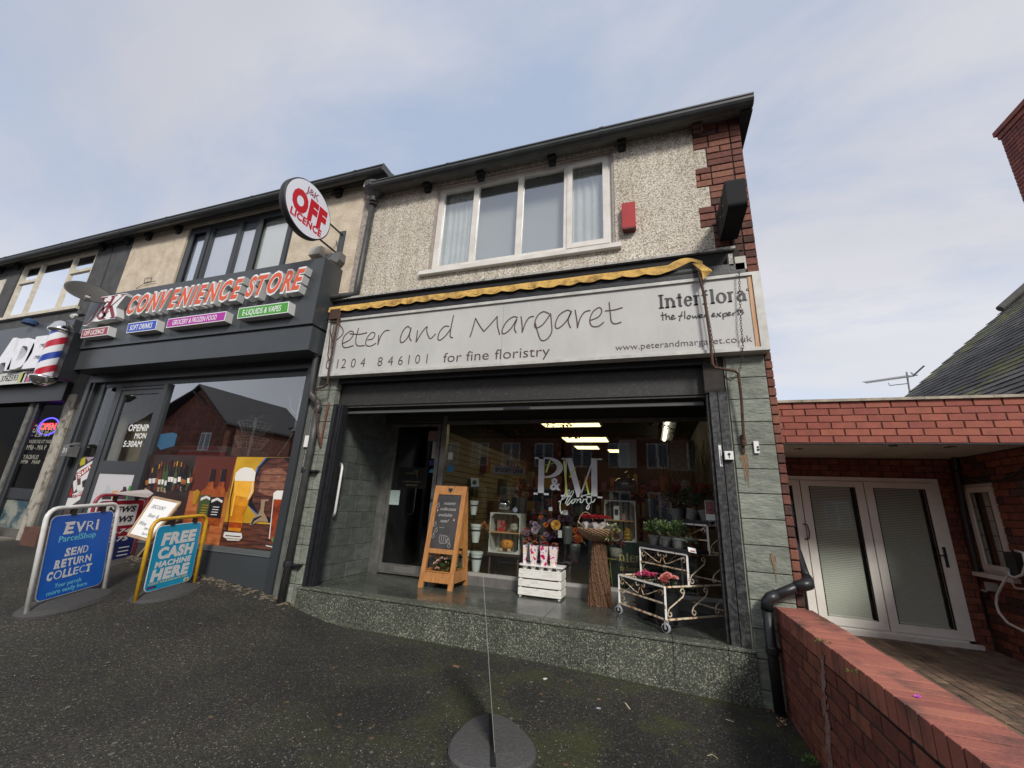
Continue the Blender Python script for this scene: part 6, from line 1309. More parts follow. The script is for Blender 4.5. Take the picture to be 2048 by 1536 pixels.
for i in range(24):
    m_.f.append((2*i, 2*i+1, 2*i+3, 2*i+2)); m_.m.append(1 if i // 4 % 2 else 0)
m_.build('curtain', [CURT, M('brown_curtain', (.14, .08, .05), .9)], wn)
boxo('window_sill', UPVC, HS, XH-.07, XH+.03, wya-.05, wyb+.06, wza-.05, wza-.002); boxo('dark_room', DARKROOM, HS, XH+.3, XH+.35, .6, YBk, .2, 1.8)
tag(MB().tube([at(*z2(1225, 120), X=XH-.04), at(*z2(1300, 560), X=XH-.04), at(*z2(1380, 900), X=XH-.04)], .035, 10).build('black_soil_pipe', BLACKP), 'black vertical pipe in the corner beside the leaded window', 'drainpipe')
tag(MB().tube([at(*z2(1240, 210), X=XH-.05), at(*z2(1330, 265), X=XH-.06), at(*z2(1440, 285), X=XH-.06), at(*z2(1560, 270), X=XH-.06), at(*z2(1640, 235), X=XH-.06), at(*z2(1700, 190), X=XH-.06)], .014, 6).build('drooping_cable', BLACKP), 'thick black cable drooping above the leaded window', 'cable')
t = E('ev_charger', 'black wall charger with white cable below the leaded window', 'charger', at(2015, 1130, X=XH-.05))
ca, cb = at(*z2(1568, 760), X=XH-.12), at(*z2(1690, 940), X=XH-.12)
poly = rrect((ca.y+cb.y)/2, (ca.z+cb.z)/2, abs(ca.y-cb.y)/2, abs(ca.z-cb.z)/2, .04)
MB().prism([(XH-.14, p, q) for p, q in poly], (.13, 0, 0)).build('charger_body', BLACKP, t)
MB().tube([at(*z2(x, y), X=XH-.16) for x, y in ((1640, 755), (1695, 770), (1712, 850), (1690, 920), (1640, 940), (1600, 925), (1590, 880), (1585, 930), (1545, 1000), (1515, 1060), (1510, 1120), (1530, 1180), (1590, 1250), (1690, 1300), (1760, 1340))], .013, 8).build('charging_cable', M('white_cable', (.6, .6, .58), .5), t, True)
MB().tube([at(*z2(1600, 950), X=XH-.05), at(*z2(1640, 1010), X=XH-.05), at(*z2(1720, 1020), X=XH-.05)], .010, 6).build('charging_cable', MC['white_cable'], t)
t = E('outdoor_tap', 'small grey tap and box on the shaded brick wall under the window', 'tap', at(*z2(1460, 1010), X=XH)); c = at(*z2(1470, 1010), X=XH-.06)
MB().box(XH-.08, XH, c.y-.03, c.y+.05, c.z-.03, c.z+.06).build('box', M('tap_grey', (.35, .34, .32), .6), t); MB().tube([c, c+Vector((-.02, .06, -.05)), c+Vector((-.03, .10, -.04))], .012, 6).build('spout', M('tap_grey', (.35, .34, .32), .6), t)
MB()
tag(MB().box(XH-.03, XH-.0, at(*z2(1420, 1100), X=XH).y-.03, at(*z2(1420, 1100), X=XH).y+.03, at(*z2(1450, 1290), X=XH).z, at(*z2(1420, 1100), X=XH).z+.1).build('wall_conduit', BLACKP), 'short black conduit on the shaded wall below the tap', 'conduit')
# roof slope with separate slates
PR = radians(42.2); A = CAM+(Vector((3.9, 3.592, 2.987))-CAM)*1.5; uS = Vector((cos(PR), 0, sin(PR))); nS = Vector((-sin(PR), 0, cos(PR)))
MB().prism([A-nS*.03-uS*2.8, A-nS*.03+uS*6, A-nS*.03+uS*6+Vector((0, -6, 0)), A-nS*.03-uS*2.8+Vector((0, -6, 0))], nS*-.1).build('roof_deck', DARKROOM, HS)
cnt = 0; rest = MB(); restm = 0; cand = []
expo = .17
for r in range(-15, 36):
    y = A.y+(.12 if r % 2 else 0)
    while y > 1.6:
        p = A+uS*(r*expo)+Vector((0, y-A.y, 0)); wv = random.uniform(.27, .36)
        pr_ = p-CAM; dd_ = pr_.dot(FWD); sx_, sy_ = 1024+FPX*pr_.dot(RT)/dd_, 768-FPX*pr_.dot(UP)/dd_
        if 1780 < sx_ < 2090 and sy_ < 830: cand.append((p, wv, sy_))
        y -= wv+.004
def slate(mb_, p, wv, m=0, dz=0, rl=0.):
    a = p+nS*(.016+dz); L_ = .34
    q = [a-Vector((0, 0, 0)), a+uS*L_-nS*(.022+dz), a+uS*L_-nS*(.022+dz)+Vector((0, -wv, 0)), a+Vector((0, -wv, rl))]
    mb_.prism(q, -nS*.013, m)
cand.sort(key=lambda c: (c[0]-CAM).length)
for i, (p, wv, sy_) in enumerate(cand):
    moss = sin(p.y*1.5+.8*(p.x-3.9)+.6) > .72 and random.random() < .7
    if i < 290:
        m_ = MB(); slate(m_, p, wv, 0, random.uniform(0, .006), random.uniform(-.004, .004)); m_.build('roof_slate', SLATEM if moss else SLATE, HS)
    else: slate(rest, p, wv, 1 if moss else 0, random.uniform(0, .006))
if rest.f: o = rest.build('roof_slates', [SLATE, SLATEM], HS); o['kind'] = 'stuff'
MB().prism([A-uS*2.8, A+uS*6, A+uS*6-nS*.15, A-uS*2.8-nS*.15], (0, .08, 0)).build('verge', M('verge_mortar', (.10, .09, .08), .9), HS)
rg = at(2000, 618, Y=A.y); MB().lathe(rg, [(.08, 0), (.08, 1.6)], 10, ax=uS).build('verge_tile', SLATE, HS)
boxo('gable_wall', BRICKWALL, HS, XH+.2, 12, A.y-.3, A.y-.2, ZG, 2.0)
boxo('side_wall', BRICKWALL, HS, XH+.25, XH+.4, YBk+.1, A.y-.3, ZG, 2.0)
# chimney
CY = 4.2; c0_ = at(1995, 262, Y=CY); cx0 = c0_.x; zc0 = c0_.z; CN = CY-2.6
MB().box(cx0+.012, cx0+.9, CN+.01, CY-.01, 4.2, zc0-.2).build('chimney_core', MORTARD, HS)
CHB = M('chimney_brick', (.24, .068, .05), .85, var=.15, noise=(5, 8), col2=(.13, .04, .035), bump=(60, .5)); o = MB(); z = zc0-.2; r = 0; k_ = 0
while z > 4.3:
    y = CY-(.115 if r % 2 else 0)
    if r % 2: o.box(cx0, cx0+.1, y+.004, CY, z-.068, z-.002)
    while y > CN:
        if k_ < 280: piece('brick', CHB, HS, cx0, cx0+.1, max(y-.226, CN), y, z-.068, z-.002, .003)
        else: o.box(cx0, cx0+.1, max(y-.226, CN), y, z-.068, z-.002)
        k_ += 1; y -= .234
    z -= .078; r += 1
o = o.build('chimney_bricks', CHB, HS); o['kind'] = 'stuff'
MB().box(cx0-.02, cx0+.92, CN-.02, CY+.02, zc0-.199, zc0-.10).box(cx0-.05, cx0+.95, CN-.05, CY+.05, zc0-.099, zc0).build('chimney_head', CHB, HS)
MB().lathe((cx0+.35, CY-.75, zc0), [(.2, 0), (.17, .1), (.15, .5), (.19, .55)], 14).build('chimney_pot', M('sooty_pot', (.06, .05, .045), .8), HS)
# tv aerial
t = E('tv_aerial', 'long thin television aerial on a mast behind the brick parapet', 'aerial', at(1825, 800, Y=9))
al, ar = at(1730, 765, Y=9), at(1835, 750, Y=9); m_ = MB(); m_.tube([al, ar], .018, 5)
for i in range(22):
    p = al+(ar-al)*(i/24); m_.tube([p-Vector((0, .12, .06)), p+Vector((0, .12, .06))], .009, 4)
for s_ in (-1, 1): m_.tube([ar+Vector((-.08, 0, 0)), ar+Vector((.03, .3*s_, .16))], .02, 4)
m_.tube([at(1777, 766, Y=9), at(1779, 771, Y=9), at(1815, 767, Y=9)], .012, 4); m_.build('boom', M('aerial_grey', (.2, .2, .21), .5), t); MB().tube([at(1813, 744, Y=9), at(1824, 812, Y=9)], .02, 6).build('mast', MC['aerial_grey'], t)
m_ = MB(); m_.prism([at(1817, 792, Y=9.2), at(1828, 785, Y=9.2), at(1850, 782, Y=9.2), at(1870, 800, Y=9.2)], (0, 1, 0)); tag(m_.build('distant_roof_edge', SOFFIT), 'dark gutter end of a farther roof beside the aerial', 'roof')

# garden wall: brick on edge cap and stretcher courses
GW = E('garden_wall', 'low red brick garden wall with brick on edge coping running towards the viewer', 'wall', (1.06, -2, -.45))
gx0_, gx1_, gzt = .93, 1.195, .345
boxo('mortar_core', MORTARD, GW, gx0_+.014, gx1_-.014, -4.0, -.02, -.7, gzt-.016)
joints = MB()
y = -.03; i = 0
while y > -3.9:
    zt_ = gzt+.018*(-y/2.4)+random.uniform(-.002, .002)
    joints.box(gx0_+.003, gx1_-.003, y-.085, y-.0735, zt_-.11, zt_-.0065)
    piece('coping_brick', BRICKCAP, GW, gx0_-random.uniform(0, .0012), gx1_, y-.074, y, zt_-.115, zt_, .0015); y -= .084; i += 1
o = joints.build('mortar_joints', M('mossy_black_joint', (.018, .017, .012), .95), GW); o['kind'] = 'stuff'
boxo('face_mortar', MORTARD, GW, gx0_+.005, gx0_+.013, -3.9, -.031, -.7, gzt-.118)
z = gzt-.118; r = 0
while z > -.62:
    y = -.03+(.12 if r % 2 else 0)
    while y > -3.3:
        ya, yb = y-.232, min(y, -.03)
        if yb-ya > .03: piece('brick', BRICKWALL, GW, gx0_-random.uniform(0, .004), gx0_+.1, ya+.006, yb-.006, z-.085+.015, z, .0015)
        y -= .24
    z -= .085; r += 1
z = gzt-.118; m_ = MB(); r = 0
while z > ZG-.1:
    y = -.03+(.12 if r % 2 else 0)
    while y > -3.9: m_.box(gx1_-.1, gx1_, y-.228, min(y, -.03), z-.075, z); y -= .24
    z -= .085; r += 1
o = m_.build('rear_face_bricks', BRICKWALL, GW); o['kind'] = 'stuff'
# lime bloom streak on the wall face, purple petal, moss tufts
EFF = M('lime_bloom', (.33, .24, .22), .9, noise=(30, 9), col2=(.24, .09, .06), ramp=(.4, .6)); m_ = MB()
def onw(px, py): return at(px, py, X=gx0_-.0055)
random.seed(21)
for k in range(150):
    f_ = random.random(); px = 1643+18*f_+random.gauss(0, 2.2); py = 1300+235*f_**.8+random.gauss(0, 6); s_ = random.uniform(1.5, 4)
    m_.prism([onw(px+cos(a)*s_*.55+random.uniform(-.4, .4), py+sin(a)*s_*2.6) for a in [q*pi/3.5 for q in range(7)]], (-.0004-.00001*k, 0, 0))
o = m_.build('lime_streak', EFF, GW); o['kind'] = 'stuff'
t = MB(); c = at(1835, 1393, Z=.362)
for i in range(4): leaf(t, c, (cos(i*1.6), sin(i*1.6), .2), .014, .014)
tag(t.build('fallen_petal', M('magenta_petal', (.5, .05, .5), .6)), 'bright magenta petal lying on the brick wall coping', 'petal')
MOSS = M('moss_tuft', (.09, .13, .02), .9)
for k, (px, py) in enumerate(((1636, 1283), (1643, 1240), (1652, 1285), (1705, 1345))):
    t = MB(); c = at(px, py, Z=.35); bush(t, c, (.02, .02, .006), 16, .02, .008, up=.8); tag(t.build('moss_tuft', MOSS), ['moss tuft on the near edge of the wall coping, a third of the way along', 'small moss tuft at the rear edge of the coping near the white doors', 'moss tuft pair member beside the lime streak on the coping', 'moss tuft in the coping joint nearest the viewer'][k], 'moss', 'moss tufts on the garden wall')
# corner downpipe
t = E('black_corner_downpipe', 'black plastic downpipe with two elbows beside the garden wall end', 'drainpipe', (.80, -.1, -.4))
PB = [at(1597, 1112, X=1.26), at(1606, 1140, X=1.24), at(1613, 1158, X=1.215)]
PA = [at(1614, 1165, Y=-.07), at(1540, 1196, Y=-.12)]; foot = at(1537, 1412, Y=-.12)
MB().tube([(1.26, .75, 1.15)]+PB, .038, 12).build('pipe', BLACKP, t, True); MB().tube([PB[-1], PA[0]+Vector((.0, -.02, -.01)), PA[0]*.7+PA[1]*.3], .046, 12).build('elbow', BLACKP, t, True)
top = at(1535, 1207, Y=-.12)
MB().tube([PA[0], PA[1]], .038, 12).build('pipe', BLACKP, t, True); MB().tube([PA[0]*.2+PA[1]*.8, PA[1], PA[1]*.5+top*.5+Vector((-.012, 0, -.01)), top+Vector((-.01, 0, -.05))], .045, 12).build('elbow', BLACKP, t, True)
MB().tube([top+Vector((-.01, 0, -.03)), (top.x+.0, -.12, foot.z-.03)], .0385, 12).build('pipe', BLACKP, t, True)
zc_ = at(1537, 1300, Y=-.12).z; MB().lathe((top.x-.004, -.12, zc_-.03), [(.042, 0), (.047, .01), (.047, .05), (.042, .06)], 12).box(top.x+.03, top.x+.12, -.12, -.09, zc_-.01, zc_+.015).build('pipe_clip', BLACKP, t)

# yard pavers: nearest ones separate, the rest joined
YD_ = E('paved_yard', 'block paved yard of brown clay pavers behind the garden wall', 'yard', (2.5, 1, ZG)); YD_['kind'] = 'structure'; del YD_['category']
boxo('sand_bed', MORTARD, YD_, gx1_, 8, -4, YBk+.02, ZG-.2, ZG-.048)
cand = []; k = 0
ang = radians(6); x = 0
for i in range(-2, 42):
    for j in range(-22, 30):
        cx = gx1_+.05+i*.104; cy = YBk-.1-(j+22)*.206-(.103 if i % 2 else 0)
        pr_ = Vector((cx, cy, ZG))-CAM; dd_ = pr_.dot(FWD)
        if dd_ < .3 or cx < gx1_+.05 or cx > XH-.03: continue
        sx_, sy_ = 1024+FPX*pr_.dot(RT)/dd_, 768-FPX*pr_.dot(UP)/dd_
        # hidden behind the wall top?
        if cy < -3.5: continue
        s_ = (gzt+.02-CAM.z)/(ZG-CAM.z); hx_ = CAM.x+(cx-CAM.x)*s_
        vis = hx_ > gx1_-.02 and sx_ < 2080 and sy_ < 1560
        cand.append((not vis, pr_.length, cx, cy))
cand.sort(); o = MB()
for i, (h, d_, cx, cy) in enumerate(cand):
    zt_ = ZG+random.uniform(-.003, .003)
    if i < 295 and not h: piece('paver', PAVER, YD_, cx-.049, cx+.049, cy-.10, cy+.10, zt_-.05, zt_, .004)
    else: o.box(cx-.049, cx+.049, cy-.10, cy+.10, zt_-.05, zt_)
o = o.build('pavers', PAVER, YD_); o['kind'] = 'stuff'

# ================================================================== THINGS IN FRONT OF THE STORE
def swing_sign(name, label, b, u, v, W, H, fmat, pmat, panel=(.05, .10, .07), r=.021, group=None, base=True):
    b = Vector(b); u = Vector(u).normalized(); v = Vector(v); v = (v-u*v.dot(u)).normalized(); n = v.cross(u)*-1; n = u.cross(v)
    t = E(name, label, 'pavement sign', b+u*W/2, group)
    rr = .10; pts = [b+v*.0]
    pts += [b+v*(H-rr)]+[b+u*(rr-rr*cos(a))+v*(H-rr+rr*sin(a)) for a in (pi/8, pi/4, 3*pi/8)]+[b+u*rr+v*H]
    pts += [b+u*(W-rr)+v*H]+[b+u*(W-rr+rr*sin(a))+v*(H-rr+rr*cos(a)) for a in (pi/8, pi/4, 3*pi/8)]+[b+u*W+v*(H-rr), b+u*W]
    MB().tube(pts, r, 10).build('frame', fmat, t, True)
    m_, bt_, tp_ = panel
    P = [(x, y) for x, y in rrect(W/2, (bt_+H-tp_)/2, W/2-m_, (H-tp_-bt_)/2, .06)]
    pn = MB().prism([b+u*x+v*y-n*.003 for x, y in P], n*.006).build('panel', WHF, t)
    P2 = rrect(W/2, (bt_+H-tp_)/2, W/2-m_-.006, (H-tp_-bt_)/2-.006, .055)
    MB().prism([b+u*x+v*y+n*.0035 for x, y in P2], n*.001).build('panel_print', pmat, pn)
    for fx in (.3, .72):
        MB().obox(b+u*(W*fx)+v*(H-tp_-.01)-n*.012, u*.05, v*(tp_-.0), n*.024).build('hanging_clip', BLACKM, t)
    if base:
        hz = Vector((u.x, u.y, u.z)); c = b+u*W/2-Vector((0, 0, .012)); nh = Vector((n.x, n.y, 0)).normalized(); m = MB(); K = 32
        for (s_, h) in ((1.0, -.02), (1.0, .022), (.90, .055), (.50, .095)):
            for i in range(K):
                a = 2*pi*i/K; m.v.append(tuple(c+hz*(cos(a)*(W*.56)*s_)+nh*(sin(a)*.26*s_*(1 if abs(sin(a)) < 2 else 1))+Vector((0, 0, h))))
        for q in range(3):
            for i in range(K): m.f.append((q*K+i, q*K+(i+1) % K, (q+1)*K+(i+1) % K, (q+1)*K+i)); m.m.append(0)
        m.f.append(tuple(range(3*K, 4*K))); m.m.append(0); m.f.append(tuple(reversed(range(K)))); m.m.append(0)
        m.build('rubber_base', RUBBER, t)
    return t, b, u, v, n, pn
BLUE = M('parcel_blue', (.012, .14, .60), .35, noise=(3, 2), col2=(.010, .12, .52)); CYAN = M('pale_cyan_print', (.18, .62, .75), .5); SKYB = M('cash_blue', (.015, .36, .60), .35, noise=(3, 2), col2=(.012, .32, .54))
t, b, u, v, n, pn = swing_sign('swing_sign', 'white framed blue parcel shop swing sign at the left', (-5.5, -1.667, -.16), (-.384, .921, .063), (-.045, -.087, .995), .80, .95, M('white_frame', (.76, .75, .72), .4, noise=(8, 7), col2=(.6, .58, .54)), BLUE)
def st3(mb, s, x, y, w_, h_, bold=0, shear=0, m=0): text3(mb, s, b+u*x+v*y+n*.0048, u, v, n, w_, h_, .0008, bold=bold, shear=shear, m=m)
l = MB()
st3(l, 'E', .20, .695, .10, .105, .045, .1); st3(l, 'V', .315, .695, .11, .105, .03); st3(l, 'R', .44, .695, .09, .105, -.01); st3(l, 'i', .55, .695, .028, .115, .04)
for (s_, x, y, w_, h_, bo, sh_) in (('S', .255, .475, .055, .075, .05, .15), ('E', .32, .475, .055, .075, .03, 0), ('N', .385, .475, .055, .075, .03, .2), ('D', .45, .475, .055, .075, .0, 0),
    ('R', .17, .375, .06, .075, .05, .1), ('E', .24, .375, .05, .075, .05, 0), ('T', .30, .375, .055, .075, .05, 0), ('U', .365, .375, .055, .075, .04, 0), ('R', .43, .375, .055, .075, 0, 0), ('N', .495, .375, .065, .075, .02, 0),
    ('C', .12, .275, .055, .075, .06, .1), ('O', .185, .27, .08, .085, -.005, 0), ('L', .275, .275, .045, .075, .05, .1), ('L', .33, .275, .045, .075, .05, .1), ('E', .385, .275, .055, .075, .01, 0), ('C', .45, .275, .06, .075, -.01, 0), ('T', .52, .275, .065, .075, .05, 0)):
    st3(l, s_, x, y, w_, h_, bo, sh_)
for xx, yy, ww in ((.195, .693, .11), (.195, .795, .11), (.17, .373, .05), (.275, .273, .05), (.33, .273, .05), (.255, .473, .055), (.53, .273, .04)): l.obox(b+u*xx+v*yy+n*.0047, u*ww, v*.012, n*.0006)
l.build('lettering', WHITEP, pn); l = MB(); st3(l, 'ParcelShop', .165, .62, .40, .06, .01); st3(l, 'Your parcels', .215, .19, .28, .042, .005); st3(l, 'more easily here', .15, .135, .42, .042, .005); l.build('lettering', CYAN, pn)
t, b, u, v, n, pn = swing_sign('swing_sign', 'yellow framed turquoise free cash machine swing sign', (-5.2, -.97, -.155), (-.25, .965, .05), (0, -.05, 1), .76, .845, M('yellow_frame', (.70, .40, .02), .4, noise=(9, 8), col2=(.52, .28, .02)), SKYB, (.07, .09, .07))
l = MB()
st3(l, 'FREE', .16, .565, .47, .125, .06, .08); st3(l, 'CASH', .15, .42, .48, .115, .06, .08); st3(l, 'MACHINE', .14, .33, .48, .06, .05, .08); st3(l, 'HERE', .12, .195, .50, .115, .06, .08)
l.build('lettering', WHITEP, pn); l = MB(); st3(l, 'CHECK YOUR BALANCE TOO', .11, .155, .51, .022, .02, .08); l.obox(b+u*.58+v*.10+n*.0045, u*.07, v*.04, n*.001); l.build('lettering', M('pale_yellow_print', (.62, .62, .35), .5), pn)
l = MB().obox(b+u*.10+v*.118+n*.0045, u*.11, v*.022, n*.001); l.build('dark_logo_box', M('dark_navy', (.02, .02, .08), .5), pn); l = MB(); st3(l, 'zero', .105, .12, .08, .016, .02); l.build('lettering', M('magenta_print', (.45, .03, .2), .5), pn); l = MB(); st3(l, 'i2', .60, .105, .03, .022, .03); l.build('badge', INKB, pn)
# red and blue news sign behind the parcel sign
t, b, u, v, n, pn = swing_sign('swing_sign', 'red and navy pavement sign with white panel half hidden behind the parcel sign', (-6.75, -.75, -.03), (-.33, .94, .04), (.02, -.03, 1), .80, .93, M('grey_frame_red', (.25, .03, .04), .4), M('signal_red', (.30, .015, .03), .4))
MB().obox(b+u*.07+v*.07+n*.0050, u*.66, v*.30, n*.001).build('navy_half', M('navy_print', (.012, .02, .12), .4), pn)
MB().prism([b+u*x+v*y+n*.0052 for x, y in rrect(.4, .66, .26, .14, .03)], n*.001).build('white_panel', WHITEP, pn)
l = MB(); text3(l, 'NEWS', b+u*.2+v*.70+n*.0065, u, v, n, .43, .075, .001, bold=.05, shear=.2); text3(l, 'NEWS', b+u*.2+v*.57+n*.0065, u, v, n, .42, .075, .001, bold=.05, shear=.2); l.build('lettering', INKB, pn)
l = MB(); text3(l, '0-74', b+u*.3+v*.42+n*.0065, u, v, n, .33, .06, .001, bold=.02, shear=.2); text3(l, '0-75', b+u*.3+v*.32+n*.0065, u, v, n, .33, .06, .001, bold=.02, shear=.2)
for q in range(3): l.obox(b+u*(.52)+v*(.22-q*.05)+n*.0065, u*.16, v*.012, n*.001)
l.build('lettering', WHITEP, pn)
c = b+u*.2+v*.93; MB().prism([c+Vector((-.02, -.05, .02)), c+Vector((-.04, .22, .06)), c+Vector((-.0, .40, .09)), c+Vector((.05, .46, .04)), c+Vector((.06, .40, -.02))], (.006, 0, 0)).build('bent_top_card', M('grey_card', (.38, .33, .31), .6), t)
# black framed sign at the very left edge
t, b, u, v, n, pn = swing_sign('swing_sign', 'black framed white pavement sign cut by the left edge of the picture', (-10.3, -1.35, .0), (.55, .83, .05), (0, 0, 1), .75, 1.0, BLACKP, M('white_sign_print', (.62, .6, .6), .5), (.05, .25, .07))
MB().prism([b+u*(.45+.12*cos(i*pi/8))+v*(.80+.09*sin(i*pi/8))+n*.005 for i in range(16)], n*.001).build('red_spot', M('red_spot', (.5, .06, .06), .5), pn)
# discount beer and wine easel board
t = E('easel_board', 'small tilted whiteboard easel with handwritten beer and wine discount', 'easel', (-5.95, -.35, -.05))
Ye = lambda f: -.32+.0*f
q = [at(308, 994, Y=-.30), at(360, 1005, Y=-.30), at(298, 1081, Y=-.55), at(257, 1070, Y=-.55)]
hx_, vx_ = (q[1]-q[0]), (q[0]-q[3]); wd_ = hx_.length; nn = hx_.cross(vx_).normalized(); hn, vn = hx_.normalized(), vx_.normalized()
MB().prism([q[3]+hn*.02+vn*.02, q[2]-hn*.02+vn*.02, q[1]-hn*.02-vn*.02, q[0]+hn*.02-vn*.02], nn*.006).build('white_board', WHITEP, t)
f = MB(); PF = M('pale_pine', (.55, .40, .25), .6, noise=(6, 6), col2=(.42, .28, .16))
f.tube([q[0], q[3]], .017, 4).tube([q[1], q[2]], .017, 4).tube([q[0], q[1]], .017, 4).tube([q[3], q[2]], .017, 4); f.build('board_frame', PF, t)
for (p0, p1, yy0_, yy1_, bk_) in (((352, 1020), (262, 1131), -.28, -.62, 0), ((354, 1040), (292, 1125), -.2, -.45, 0)):
    a_, b_ = at(*p0, Y=yy0_), at(*p1, Z=gz(-5.8, -.55)); MB().tube([a_, b_], .016, 4).build('easel_leg', PF, t)
l = MB(); O = q[3]; Wb = (q[2]-q[3]).length; Hb = vx_.length
for s_, x, y, w_, h_ in (('DISCOUNT', .22, .72, .66, .1), ('Beer &', .32, .50, .5, .1), ('Wine', .14, .28, .35, .1), ('see in', .5, .2, .3, .08), ('here', .55, .08, .25, .07)): text3(l, s_, O+hn*x*Wb+vn*y*Hb+nn*.008, hn, vn, nn, w_*Wb, h_*Hb, .001, shear=.25)
l.build('handwriting', M('grey_marker', (.25, .25, .27), .6), t)

# edge-on thin sign in the foreground
r0 = (at(990, 1512, Z=0)-CAM).normalized(); r1 = (at(967, 1165, Z=0)-CAM).normalized(); p0 = at(990, 1512, Z=-.352)
p1 = CAM+r1*((p0-CAM).length*1.0); k_ = (p0.y-CAM.y)/r1.y
p1 = CAM+r1*(((p0-CAM).dot(Vector((0, 1, 0)))-.14)/r1.y)
nn = r0.cross(r1).normalized(); hh = nn.cross(Vector((0, 0, 1))).normalized()
if hh.y < 0: hh = -hh
t = E('edge_on_sign', 'grey rubber base with a thin sign panel seen exactly edge on in the foreground', 'pavement sign', p0+hh*.25)
MB().prism([p0-nn*.0016, p0+hh*.46-nn*.0016, p1+hh*.34-nn*.0016, p1-nn*.0016], nn*.0032).build('thin_panel', M('dull_panel', (.30, .30, .28), .5), t)
cb = at(983, 1492, Z=-.39)
c = Vector((cb.x, cb.y, gz(cb.x, cb.y))); m = MB(); K = 40; pside = hh.cross(Vector((0, 0, 1)))
for (s_, h) in ((1.0, -.02), (1.0, .022), (.95, .036), (.55, .046)):
    for i in range(K):
        a = 2*pi*i/K; rr = .262*(1+.085*cos(3*(a-pi/2))); m.v.append(tuple(c+pside*(cos(a)*rr*s_*.98)+hh*(sin(a)*rr*s_*1.22-.03)+Vector((0, 0, h))))
for q_ in range(3):
    for i in range(K): m.f.append((q_*K+i, q_*K+(i+1) % K, (q_+1)*K+(i+1) % K, (q_+1)*K+i)); m.m.append(0)
m.f.append(tuple(range(3*K, 4*K))); m.m.append(0); m.build('rubber_base', M('worn_rubber', (.085, .082, .080), .8, noise=(55, 9), col2=(.06, .058, .056), bump=(60, .7)), t)
MB().obox(c+hh*(-.30)-pside*.018+Vector((0, 0, .03)), hh*.58, pside*.030, (0, 0, .0185)).build('panel_slot', BLACKM, t)

# ================================================================== ON THE STEP
# wooden A-board with planter
t = E('a_board', 'wooden A board with chalked autumn message and a flower planter at its foot', 'a board', (-2.58, .9, 0))
yb0, yt0, H = .69, .905, 1.245; x0, x1 = -2.815, -2.345
def slope(x, z, off=0): return Vector((x, yb0+(yt0-yb0)*z/H+off, z))
vv = (slope(0, 1)-slope(0, 0)).normalized(); nf = Vector((0, -1, 0))-vv*Vector((0, -1, 0)).dot(vv); nf.normalize()
lw = .062
for xx in (x0, x1-lw): MB().prism([slope(xx, 0), slope(xx+lw, 0), slope(xx+lw, H), slope(xx, H)], -nf*.035).build('leg', OAK, t)
for xx in (x0, x1-lw): MB().prism([(xx, 1.13, 0), (xx+lw, 1.13, 0), (xx+lw, yt0+.01, H-.02), (xx, yt0+.01, H-.02)], (0, .03, 0)).build('leg', OAK, t)
MB().prism([slope(x0+lw, H-.115, .004), slope(x1-lw, H-.115, .004), slope(x1-lw, H, .004), slope(x0+lw, H, .004)], -nf*.027).build('top_rail', OAK, t)
MB().prism([slope(x0+lw, .40, .004), slope(x1-lw, .40, .004), slope(x1-lw, .455, .004), slope(x0+lw, .455, .004)], -nf*.027).build('lower_rail', OAK, t)
MB().prism([slope(x0+lw, .456, .014), slope(x1-lw, .456, .014), slope(x1-lw, H-.116, .014), slope(x0+lw, H-.116, .014)], -nf*.01).build('chalkboard', M('chalkboard', (.035, .033, .033), .6, noise=(5, 8), col2=(.055, .05, .05), ramp=(.4, .6)), t)
MB().prism([(x0+lw, 1.06, .45), (x1-lw, 1.06, .45), (x1-lw, .92, H-.1), (x0+lw, .92, H-.1)], (0, .012, 0)).build('back_board', OAK, t)
MB().box(x0+lw, x1-lw, 1.10, 1.12, .38, .44).build('back_rail', OAK, t)
MB().prism([slope(x0+lw, .07, .002), slope(x1-lw, .07, .002), slope(x1-lw, .185, .002), slope(x0+lw, .185, .002)], -nf*.02).build('planter_front', OAK, t)
MB().box(x0+lw, x1-lw, 1.09, 1.11, .07, .20).box(x0+.01, x0+.03, yb0+.04, 1.12, .07, .2).box(x1-.03, x1-.01, yb0+.04, 1.12, .07, .2).box(x0+.03, x1-.03, yb0+.05, 1.09, .07, .09).build('planter_box', OAK, t)
MB().prism([slope(x0+lw, .187, -.005), slope(x1-lw, .187, -.005), slope(x1-lw, .187, .03), slope(x0+lw, .187, .03)], (0, 0, .012)).build('planter_ledge', OAK, t)
h = MB(); hc = (x0+x1)/2; zc_ = H-.055
pts = [(16*sin(a)**3, 13*cos(a)-5*cos(2*a)-2*cos(3*a)-cos(4*a)) for a in [i*2*pi/20 for i in range(20)]]
h.prism([slope(hc+p[0]*.0021, zc_+p[1]*.0024, 0)+nf*.0005 for p in pts], nf*.0008).build('heart_cutout', BLACKM, t)
l = MB()
def cb_text(s, x, z, w_, h_): 
    O = slope(x, z, .0)+nf*(-.013); text3(l, s, slope(x, z, .014)+nf*.001, (1, 0, 0), vv, nf, w_, h_, .0006, bold=-.012, shear=.35)
xm = x0+lw
cb_text('autumn', xm+.10, 1.00, .17, .045); cb_text('collection', xm+.06, .925, .23, .045); cb_text('available', xm+.05, .85, .2, .045); cb_text('now!', xm+.09, .775, .12, .045)
def chalk(pts_): l.tube([slope(xm+a, z_, .014)+nf*.0015 for a, z_ in pts_], .0018, 4)
chalk([(.09, .71), (.16, .71)]); chalk([(.11, .62), (.24, .61)]); chalk([(.12, .61), (.12, .55), (.14, .52), (.22, .52), (.24, .6)]); chalk([(.15, .61), (.15, .53)]); chalk([(.18, .61), (.18, .53)]); chalk([(.21, .61), (.21, .53)])
